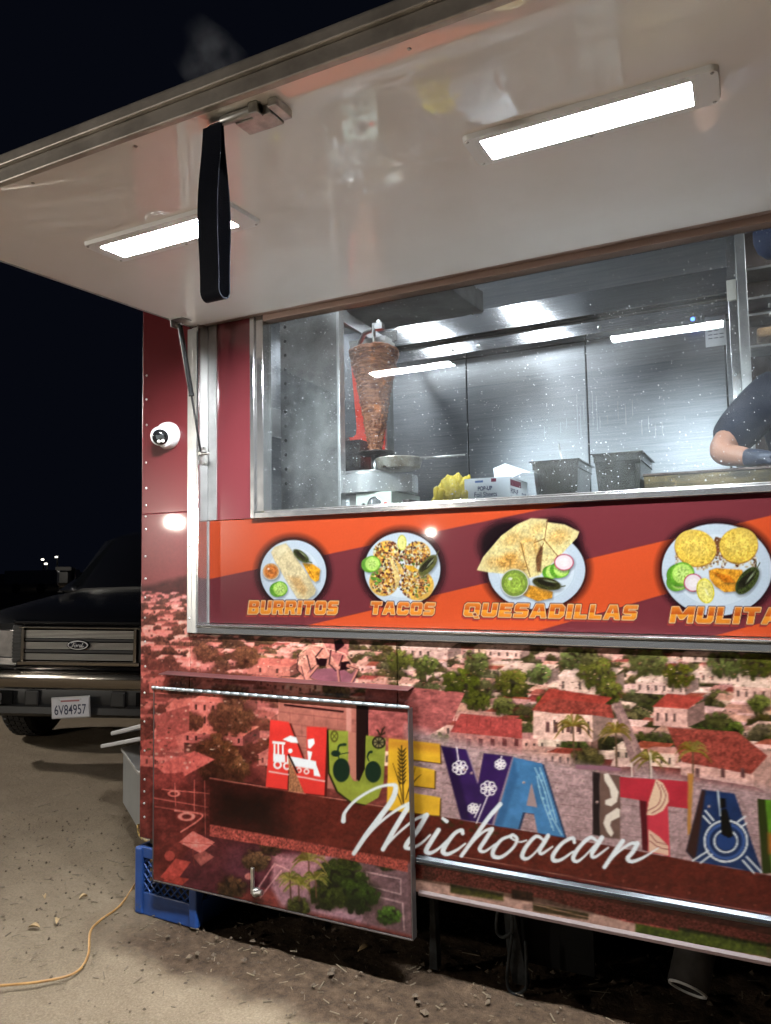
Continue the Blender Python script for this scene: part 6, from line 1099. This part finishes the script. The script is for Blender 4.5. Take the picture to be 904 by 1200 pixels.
# ------------------------------------------------------------------ pickup parked behind, facing the camera
def pickup():
    d0 = 5.75; c = RM @ (np.array([(84-CX)/F, (825-CY)/F, 1.0])*d0)+CAM
    t = thing('pickup_truck', (c[0], c[1], 0), 'dark pickup truck with a chrome barred grille parked beyond the food truck', 'pickup truck', rz=rad(21.5))
    Mw = Matrix.Translation((c[0], c[1], 0)) @ Matrix.Rotation(rad(21.5), 4, 'Z') @ Matrix.Rotation(.02, 4, 'Y')      # local: x right (viewer), y back, z up; front bumper at y = 0
    M_paint = mat('dark_paint', (.0025, .003, .005), .25, coat=.35, spec=.2, bump=.01, bscale=3); M_chrome = mat('chrome', (.40, .37, .33), .16, 1.0, bump=.03, bscale=6); M_bar = mat('billet_bar', (.52, .50, .46), .42, .6); M_glass = mat('dark_glass', (.006, .007, .008), .06, coat=.5); M_lamp = mat('headlamp_lens', (.50, .47, .44), .18, .35, coat=.6, c2=(.34, .32, .30), nscale=9, bump=.25, bscale=26, bstretch=(3, 1, 1)); M_tyre = mat('tyre', (.016, .015, .014), .8, bump=.4, bscale=40); M_trim = mat('dark_trim', (.018, .018, .018), .5)
    def tr(pts): return [Mw @ Vector(p) for p in pts]
    def loft(name, secs, m_, mirror=True, smooth=True):
        mb = MB(); n = len(secs[0]); vs_ = []
        for s in secs: vs_ += tr(s)
        fs = [(i*n+k, i*n+k+1, (i+1)*n+k+1, (i+1)*n+k) for i in range(len(secs)-1) for k in range(n-1)]; fs += [list(range(n)), [(len(secs)-1)*n+k for k in range(n)][::-1]]; mb.add(vs_, fs)
        o = mb.build(name, m_, t); return smooth_angle(o, 38) if smooth else o
    def lb(name, x0, x1, y0, y1, z0, z1, m_, bev=.006, par=None): return MB().box(x0, x1, y0, y1, z0, z1, 0, Mw).build(name, m_, par or t, bev=bev)
    def sec(y, hw, zb, zs, zt, cr): return [(-hw, y, zb), (-hw-.01, y, (zb+zs)/2), (-hw, y, zs), (-hw*.93, y, zt-.02), (-hw*.6, y, zt+cr*.7), (0, y, zt+cr), (hw*.6, y, zt+cr*.7), (hw*.93, y, zt-.02), (hw, y, zs), (hw+.01, y, (zb+zs)/2), (hw, y, zb)]
    # body: nose and hood, cab lower, bed
    loft('hood', [sec(.16, .93, .74, .98, 1.06, .015), sec(.22, .96, .70, 1.06, 1.12, .02), sec(.5, .985, .70, 1.10, 1.17, .03), sec(1.0, .995, .70, 1.14, 1.22, .035), sec(1.42, 1.0, .70, 1.18, 1.26, .035)], M_paint)
    loft('cab_body', [sec(1.425, 1.0, .50, 1.18, 1.25, .02), sec(2.6, 1.01, .48, 1.20, 1.27, .02), sec(3.7, 1.01, .48, 1.20, 1.27, .01)], M_paint)
    loft('cargo_bed', [sec(3.72, 1.0, .55, 1.25, 1.33, .0), sec(5.7, 1.0, .55, 1.25, 1.33, .0)], M_paint)
    def cs(y, hw, zb, zt): return [(-hw, y, zb), (-hw*.985, y, zb+(zt-zb)*.5), (-hw*.90, y, zt-.06), (-hw*.72, y, zt), (0, y, zt+.025), (hw*.72, y, zt), (hw*.90, y, zt-.06), (hw*.985, y, zb+(zt-zb)*.5), (hw, y, zb)]
    loft('cab_roof', [cs(1.45, .95, 1.26, 1.30), cs(2.15, .90, 1.26, 1.84), cs(2.5, .89, 1.26, 1.90), cs(3.3, .88, 1.26, 1.89), cs(3.66, .90, 1.26, 1.80)], M_paint)
    mb = MB(); mb.add(tr([(-.84, 1.50, 1.325), (.84, 1.50, 1.325), (.70, 2.11, 1.80), (-.70, 2.11, 1.80)]), [(0, 1, 2, 3)]); o = mb.build('windshield', M_glass, t); so = o.modifiers.new('t', 'SOLIDIFY'); so.thickness = .012; so.offset = 1
    for s_ in (-1, 1):
        mb = MB(); mb.add(tr([(s_*.955, 1.85, 1.34), (s_*.955, 3.2, 1.34), (s_*.85, 3.2, 1.80), (s_*.85, 2.3, 1.80)]), [(0, 1, 2, 3)]); o = mb.build('side_window', M_glass, t); so = o.modifiers.new('t', 'SOLIDIFY'); so.thickness = .01; so.offset = 0
        mr = lb('side_mirror', s_*1.05-.09 if s_ < 0 else 1.05-.09, s_*1.05+.09 if s_ < 0 else 1.05+.09, 1.74, 1.84, 1.30, 1.50, M_paint, .045)
        lb('mirror_arm', min(s_*.94, s_*1.0), max(s_*.94, s_*1.0), 1.77, 1.81, 1.33, 1.37, M_trim, .008, mr); lb('mirror_glass', s_*1.05-.075, s_*1.05+.075, 1.8405, 1.844, 1.30, 1.50, M_chrome, .002, mr); lb('mirror_trim', s_*1.05-.085, s_*1.05+.085, 1.733, 1.7385, 1.47, 1.51, M_trim, .002, mr)
        # headlamp: upper lens, turn lamp strip below, corner return
        hx0, hx1 = (-.97, -.535) if s_ < 0 else (.535, .97)
        h_ = MB(); h_.add(tr([(hx0, .16 if s_ < 0 else .10, .80), (hx1, .10 if s_ < 0 else .16, .80), (hx1, .11 if s_ < 0 else .17, 1.005), (hx0, .17 if s_ < 0 else .11, 1.005)]), [(0, 1, 2, 3)]); o = h_.build('headlight', M_lamp, t, bev=.004); so = o.modifiers.new('t', 'SOLIDIFY'); so.thickness = .06; so.offset = 1
        b_ = MB(); b_.add(tr([(hx0, .15 if s_ < 0 else .09, .705), (hx1, .09 if s_ < 0 else .15, .705), (hx1, .10 if s_ < 0 else .16, .79), (hx0, .16 if s_ < 0 else .10, .79)]), [(0, 1, 2, 3)]); o2 = b_.build('turn_lamp', M_lamp, t); so = o2.modifiers.new('t', 'SOLIDIFY'); so.thickness = .05; so.offset = 1
        # wheels
        for y in (.98, 4.6):
            wx = s_*.86; w = bpy.data.objects.new('wheel', None); COL.objects.link(w); w.location = Mw @ Vector((wx, y, .39)); setparent(w, t)
            prof = [(.24, -.12), (.33, -.135), (.375, -.125), (.39, -.09), (.392, 0), (.39, .09), (.375, .125), (.33, .135), (.24, .12)]
            ax = (Mw.to_3x3() @ Vector((1, 0, 0))); m_ = MB(); m_.lathe(prof, Mw @ Vector((wx, y, .39)), 40, axis=ax); m_.build('tyre', M_tyre, w, smooth=True)
            tr_ = MB()
            for k in range(40):
                a = 2*math.pi*k/40
                for x_ in (-.075, -.025, .025, .075): 
                    Mk = Matrix.Translation(Mw @ Vector((wx, y, .39))) @ Matrix.Rotation(rad(21.5), 4, 'Z') @ Matrix.Rotation(a+.04*(x_*20), 4, 'X') @ Matrix.Translation((x_, 0, .391)); tr_.box(-.021, .021, -.022, .022, 0, .012, 0, Mk)
            tr_.build('tread', M_tyre, w); rm = MB(); rm.lathe([(.0001, .06), (.08, .07), (.10, .03), (.20, .02), (.24, .10), (.245, .12)], Mw @ Vector((wx, y, .39)), 32, axis=ax*s_); rm.build('rim', M_bar, w, smooth=True)
    # grille: surround, posts, three groups of thin bars, two broad bars, badge
    lb('grille_back', -.53, .53, .13, .155, .74, 1.06, M_dark, .0)
    lb('grille_surround', -.56, .56, .075, .14, 1.055, 1.105, M_paint, .02); lb('grille_surround', -.56, -.475, .08, .14, .755, 1.054, M_trim, .01); lb('grille_surround', .475, .56, .08, .14, .755, 1.054, M_trim, .01)
    lb('grille_chrome', -.50, .50, .060, .10, 1.032, 1.046, M_chrome, .004); lb('grille_chrome', -.50, .50, .050, .10, .745, .775, M_chrome, .006)
    for x in (-.462, .462): lb('grille_post', x-.013, x+.013, .055, .10, .775, 1.031, M_chrome, .005)
    for z0, z1 in ((.957, 1.020), (.870, .925), (.785, .835)):
        n = 6
        for k in range(n): h = (z1-z0)/n; lb('grille_bar', -.447, .447, .075, .095, z0+h*k, z0+h*k+h*.58, M_bar, .002)
    for z0, z1 in ((.930, .953), (.840, .866)): lb('grille_broad_bar', -.447, .447, .065, .098, z0, z1, M_trim, .006)
    for k in range(10): lb('surround_slat', -.555, -.483, .070, .0795, .775+.027*k, .789+.027*k, M_trim, .002)
    bz = .905; mb = MB(); cpos = Mw @ Vector((0, .062, bz)); fwd = Mw.to_3x3() @ Vector((0, -1, 0)); bd = bpy.data.objects.new('badge', None); COL.objects.link(bd); bd.location = cpos; setparent(bd, t)
    def oval(name, a, b, y0, y1, m_, z=bz):
        mb = MB(); n = 40; mb.prism(tr([(a*math.cos(2*math.pi*k/n), y0, z+b*math.sin(2*math.pi*k/n)) for k in range(n)]), Mw.to_3x3() @ Vector((0, y1-y0, 0))); return mb.build(name, m_, bd, bev=.002)
    oval('badge_base', .092, .042, .055, .075, M_dark); M_bdg = mat('badge_silver', (.72, .72, .72), .3, .55); oval('badge_ring', .084, .0355, .050, .0545, M_bdg); oval('badge_field', .076, .029, .047, .0495, mat('badge_blue', (.004, .006, .016), .2, coat=.5))
    # flowing word on the badge, drawn as strokes
    St = [[(-.052, .016), (-.040, .021), (-.022, .017), (-.012, .018)], [(-.030, .017), (-.036, -.002), (-.046, -.015), (-.056, -.014)], [(-.044, .001), (-.026, .003)], [(-.014, .003), (-.024, -.004), (-.022, -.013), (-.012, -.012), (-.006, -.004), (-.012, .003), (.0, .000)], [(.002, .003), (-.002, -.013)], [(.000, -.004), (.008, .003), (.014, .002)], [(.034, .001), (.022, .002), (.016, -.008), (.022, -.014), (.034, -.004)], [(.046, .019), (.036, -.004), (.034, -.012), (.042, -.013), (.052, -.006)]]
    mb = MB()
    for s_ in St: mb.tube(tr([(x, .0455, bz+z) for x, z in [tuple(p) for p in catmull(s_, 6)]]), .0034, 6)
    mb.build('badge_word', M_bdg, bd)
    # bumper
    pr = lambda y, z: [(-1.02, y+.16, z), (-.93, y+.05, z), (-.70, y+.008, z), (0, y, z), (.70, y+.008, z), (.93, y+.05, z), (1.02, y+.16, z)]
    def strip(name, prof, m_):
        mb = MB(); rows = [tr(pr(y, z)) for y, z in prof]; n = 7; mb.add([p for r_ in rows for p in r_], [(i*n+k, i*n+k+1, (i+1)*n+k+1, (i+1)*n+k) for i in range(len(rows)-1) for k in range(n-1)]); return smooth_angle(mb.build(name, m_, t), 35)
    strip('bumper', [(.14, .70), (.03, .70), (.005, .685), (-.004, .66), (-.004, .615), (.01, .578), (.05, .560), (.14, .556)], M_chrome); strip('bumper_step', [(.15, .742), (.055, .740), (.05, .728), (.055, .712), (.14, .704)], M_paint)
    strip('bumper_trim', [(.050, .735), (.042, .731), (.050, .727)], M_chrome)
    strip('valance', [(.05, .558), (.04, .50), (.05, .445), (.02, .425), (.015, .375), (.06, .345), (.2, .345)], M_trim); 
    for x in (-.62, .62): lb('tow_hook', x-.03, x+.03, -.015, .10, .44, .47, M_bar, .012); lb('tow_hook', x+.012, x+.03, -.015, .05, .47, .53, M_bar, .008); lb('fog_recess', x-.12, x+.12, .012, .03, .445, .55, M_dark, .004)
    for x in (-.35, .35): lb('valance_rib', x-.06, x+.06, .018, .06, .43, .556, M_trim, .015)
    # number plate
    pc = Vector((0.0, -.03, .437)); pl_ = bpy.data.objects.new('number_plate', None); COL.objects.link(pl_); pl_.location = Mw @ pc; setparent(pl_, t)
    Mp = Mw @ Matrix.Translation(pc) @ Matrix.Rotation(rad(-4.0), 4, 'Y') @ Matrix.Translation(-pc)
    def pb(name, x0, x1, z0, z1, y0, y1, m_, bev): return MB().box(x0, x1, pc.y+y0, pc.y+y1, pc.z+z0, pc.z+z1, 0, Mp).build(name, m_, pl_, bev=bev)
    pb('plate_frame', -.157, .157, -.083, .083, .0, .012, mat('plate_frame', (.45, .45, .45), .35, .6), .006); pb('plate_face', -.148, .148, -.073, .073, -.004, -.0005, mat('plate_white', (.55, .55, .57), .45, c2=(.48, .48, .50), nscale=12), .004)
    ink = mat('plate_ink', (.015, .018, .05), .5)
    cu = bpy.data.curves.new('n', 'FONT'); cu.body = '6V84957'; cu.offset = .008; o = bpy.data.objects.new('n', cu); COL.objects.link(o); dg = bpy.context.evaluated_depsgraph_get(); me = bpy.data.meshes.new_from_object(o.evaluated_get(dg)); bpy.data.objects.remove(o)
    co = np.array([v.co[:] for v in me.vertices]); mn, mx = co.min(0), co.max(0)
    for v in me.vertices: v.co = Mp @ Vector((-.128+.256*(v.co.x-mn[0])/(mx[0]-mn[0]), pc.y-.0052, pc.z-.052+.075*(v.co.y-mn[1])/(mx[1]-mn[1])))
    me.name = 'plate_number'; me.update(); link('plate_number', me, ink, pl_)
    pb('plate_header', -.075, .075, .045, .058, -.0050, -.0042, mat('plate_red', (.30, .10, .10), .5), .0)
    for x in (-.085, .085): MB().lathe([(.0001, .004), (.006, .003), (.008, 0)], Mp @ Vector((x, pc.y-.004, pc.z+.062)), 10, axis=fwd).build('plate_screw', M_zinc, pl_)
    MB().tube(tr([(.10, .75, 1.20), (.10, .75, 1.215)]), .01, 8).build('washer_nozzle', M_trim, t)
    MB().tube(tr([(-.02, 1.28, 1.28), (-.02, 1.30, 1.95)]), .003, 6).build('antenna', M_bar, t)
    for x in (-.35, .30): MB().tube(tr([(x, 1.50, 1.335), (x+.35, 1.62, 1.425)]), .008, 6).build('wiper', M_trim, t)
pickup()
# ------------------------------------------------------------------ far lamps of the lot
def far_lamp(u, v, d_, label, hgt=None):
    q = RM @ (np.array([(u-CX)/F, (v-CY)/F, 1.0])*d_)+CAM; z = max(q[2], .6)
    t = thing('street_lamp', (q[0], q[1], 0), label, 'lamp', 'far lamps across the lot'); MB().tube([(q[0], q[1], 0), (q[0], q[1], z+.15)], [.09, .05], 8).build('lamp_post', M_trim_far, t); MB().tube([(q[0], q[1], z+.15), (q[0]+.35, q[1]-.35, z+.18)], .035, 8).build('lamp_arm', M_trim_far, t)
    MB().lathe([(.0001, -.07), (.08, -.05), (.11, .0), (.09, .05), (.0001, .07)], (q[0]+.35, q[1]-.40, z+.05), 14, sy=1.2).build('lamp_head', mat('lamp_glow', (.9, .9, .85), .5, emit=(1.0, .95, .82), estr=2.5), t, smooth=True)
M_trim_far = mat('far_post', (.05, .05, .05), .7)
far_lamp(51.5, 656.5, 62, 'far lit lamp left of the pickup mirror, upper of two close together'); far_lamp(55.5, 661.5, 58, 'far lit lamp just below and right of its close twin'); far_lamp(67.5, 653.5, 64, 'brightest far lamp above the pickup side mirror'); far_lamp(121, 657, 66, 'lone far lamp seen just left of the pickup cab')
# a low pale trailer far off under those lamps
q = RM @ (np.array([(34-CX)/F, (672-CY)/F, 1.0])*48)+CAM
t = thing('far_trailer', (q[0], q[1], 0), 'dim pale trailer far across the dark lot', 'trailer'); M_ft = mat('pale_trailer', (.30, .31, .33), .6)
MB().box(q[0]-2.4, q[0]+2.4, q[1], q[1]+2, .6, 1.5).build('trailer_body', M_ft, t, bev=.05); 
for dx in (-1.2, 1.2): MB().lathe([(.0001, -.1), (.3, -.1), (.33, 0), (.3, .1), (.0001, .1)], (q[0]+dx, q[1]-.02, .33), 20, axis=(0, 1, 0)).build('wheel', M_black, t)

# ------------------------------------------------------------------ two lit floodlights of the lot, out in front of the truck (their reflections show in the panels)
def floodlight(u, v, Y, dist, label, sz=1.0):
    p = PY_(u, v, Y); dx = (p-CAM); k = (dist)/dx[1]; q = np.array([p[0]+dx[0]*k, p[1]-dx[1]*k, p[2]+dx[2]*k])
    t = thing('floodlight_stand', (q[0], q[1], 0), label, 'floodlight', 'floodlights across the lot'); aim = (Vector((-1.0, 0, 1.2))-Vector(q)).normalized()
    MB().tube([(q[0], q[1], .0), (q[0], q[1], q[2]-.12)], .022, 10).build('stand_pole', M_trim_far, t)
    for a in (0, 2.1, 4.2): MB().tube([(q[0], q[1], .55), (q[0]+.5*math.cos(a), q[1]+.5*math.sin(a), .0)], .012, 8).build('stand_leg', M_trim_far, t)
    Q_ = Vector((0, -1, 0)).rotation_difference(aim).to_matrix().to_4x4(); M_ = Matrix.Translation(q) @ Q_
    MB().box(-.10, .10, .006, .07, -.08, .08, 0, M_).build('lamp_housing', M_trim_far, t, bev=.01); MB().box(-.075*sz, .075*sz, -.004, .005, -.055*sz, .055*sz, 0, M_).build('lamp_lens', M_flood, t)
M_flood = mat('lit_flood_lens', (.9, .9, .9), .4, emit=(1.0, .92, .80), estr=FLOOD)
floodlight(205, 612, 0.0, 4.6, 'lit floodlight on a stand out in front, farther left'); floodlight(505, 624, .05, 10.0, 'lit floodlight on a stand out in front, nearer the middle', .45)
def lot_lamp(x, y, z):
    t = thing('lot_lamp_post', (x, y, 0), 'lit lot lamp on a tall post far out to the left', 'lamp'); MB().tube([(x, y, 0), (x, y, z+.2)], [.08, .05], 10).build('lamp_post', M_trim_far, t)
    M_ = Matrix.Translation((x+.25, y, z)) @ Matrix.Rotation(rad(-38), 4, 'Y'); MB().box(-.05, .05, -.24, .24, -.16, .16, 0, M_).build('lamp_housing', M_trim_far, t, bev=.01)
    MB().box(.052, .058, -.21, .21, -.13, .13, 0, M_).build('lamp_lens', mat('lit_lot_lens', (.9, .9, .9), .4, emit=(1.0, .94, .86), estr=POLE), t)
lot_lamp(-14.5, .83, 4.6)
for m_ in bpy.data.materials:
    if m_.name in ('glowing_ceramic', 'lamp_glow', 'blue_pilot'): m_.cycles.emission_sampling = 'NONE'

# ------------------------------------------------------------------ a wisp of cooking smoke above the awning edge
def smoke():
    c = PY_(252, 78, .15); bm = bmesh.new(); bmesh.ops.create_icosphere(bm, subdivisions=3, radius=1.0, matrix=Matrix.Translation(c) @ Matrix.Rotation(rad(-38), 4, 'Y') @ Matrix.Diagonal((.16, .16, .42, 1)))
    me = bpy.data.meshes.new('smoke'); bm.to_mesh(me); bm.free(); m = bpy.data.materials.new('thin_smoke'); m.use_nodes = True; N = m.node_tree.nodes; L = m.node_tree.links; N.remove(N['Principled BSDF'])
    v = N.new('ShaderNodeVolumePrincipled'); v.inputs['Color'].default_value = (.85, .9, 1, 1); tc = N.new('ShaderNodeTexCoord'); n = N.new('ShaderNodeTexNoise'); n.inputs['Scale'].default_value = 7; n.inputs['Detail'].default_value = 4; L.new(tc.outputs['Object'], n.inputs['Vector'])
    g = N.new('ShaderNodeMapping'); g.inputs['Location'].default_value = (-.5, -.5, -.5); L.new(tc.outputs['Generated'], g.inputs[0]); gl = N.new('ShaderNodeVectorMath'); gl.operation = 'LENGTH'; L.new(g.outputs[0], gl.inputs[0])
    f1 = N.new('ShaderNodeMapRange'); f1.inputs[1].default_value = .46; f1.inputs[2].default_value = .05; f1.inputs[3].default_value = 0; f1.inputs[4].default_value = 1; L.new(gl.outputs['Value'], f1.inputs[0])
    f2 = N.new('ShaderNodeMapRange'); f2.inputs[1].default_value = .45; f2.inputs[2].default_value = .7; f2.inputs[3].default_value = 0; f2.inputs[4].default_value = 1.0; L.new(n.outputs[0], f2.inputs[0]); mm = N.new('ShaderNodeMath'); mm.operation = 'MULTIPLY'; L.new(f1.outputs[0], mm.inputs[0]); L.new(f2.outputs[0], mm.inputs[1]); L.new(mm.outputs[0], v.inputs['Density']); L.new(v.outputs[0], N['Material Output'].inputs['Volume'])
    o = link('smoke', me, m); o['kind'] = 'stuff'; tag(o, 'thin bluish wisp of smoke rising past the awning edge', 'smoke')
smoke()
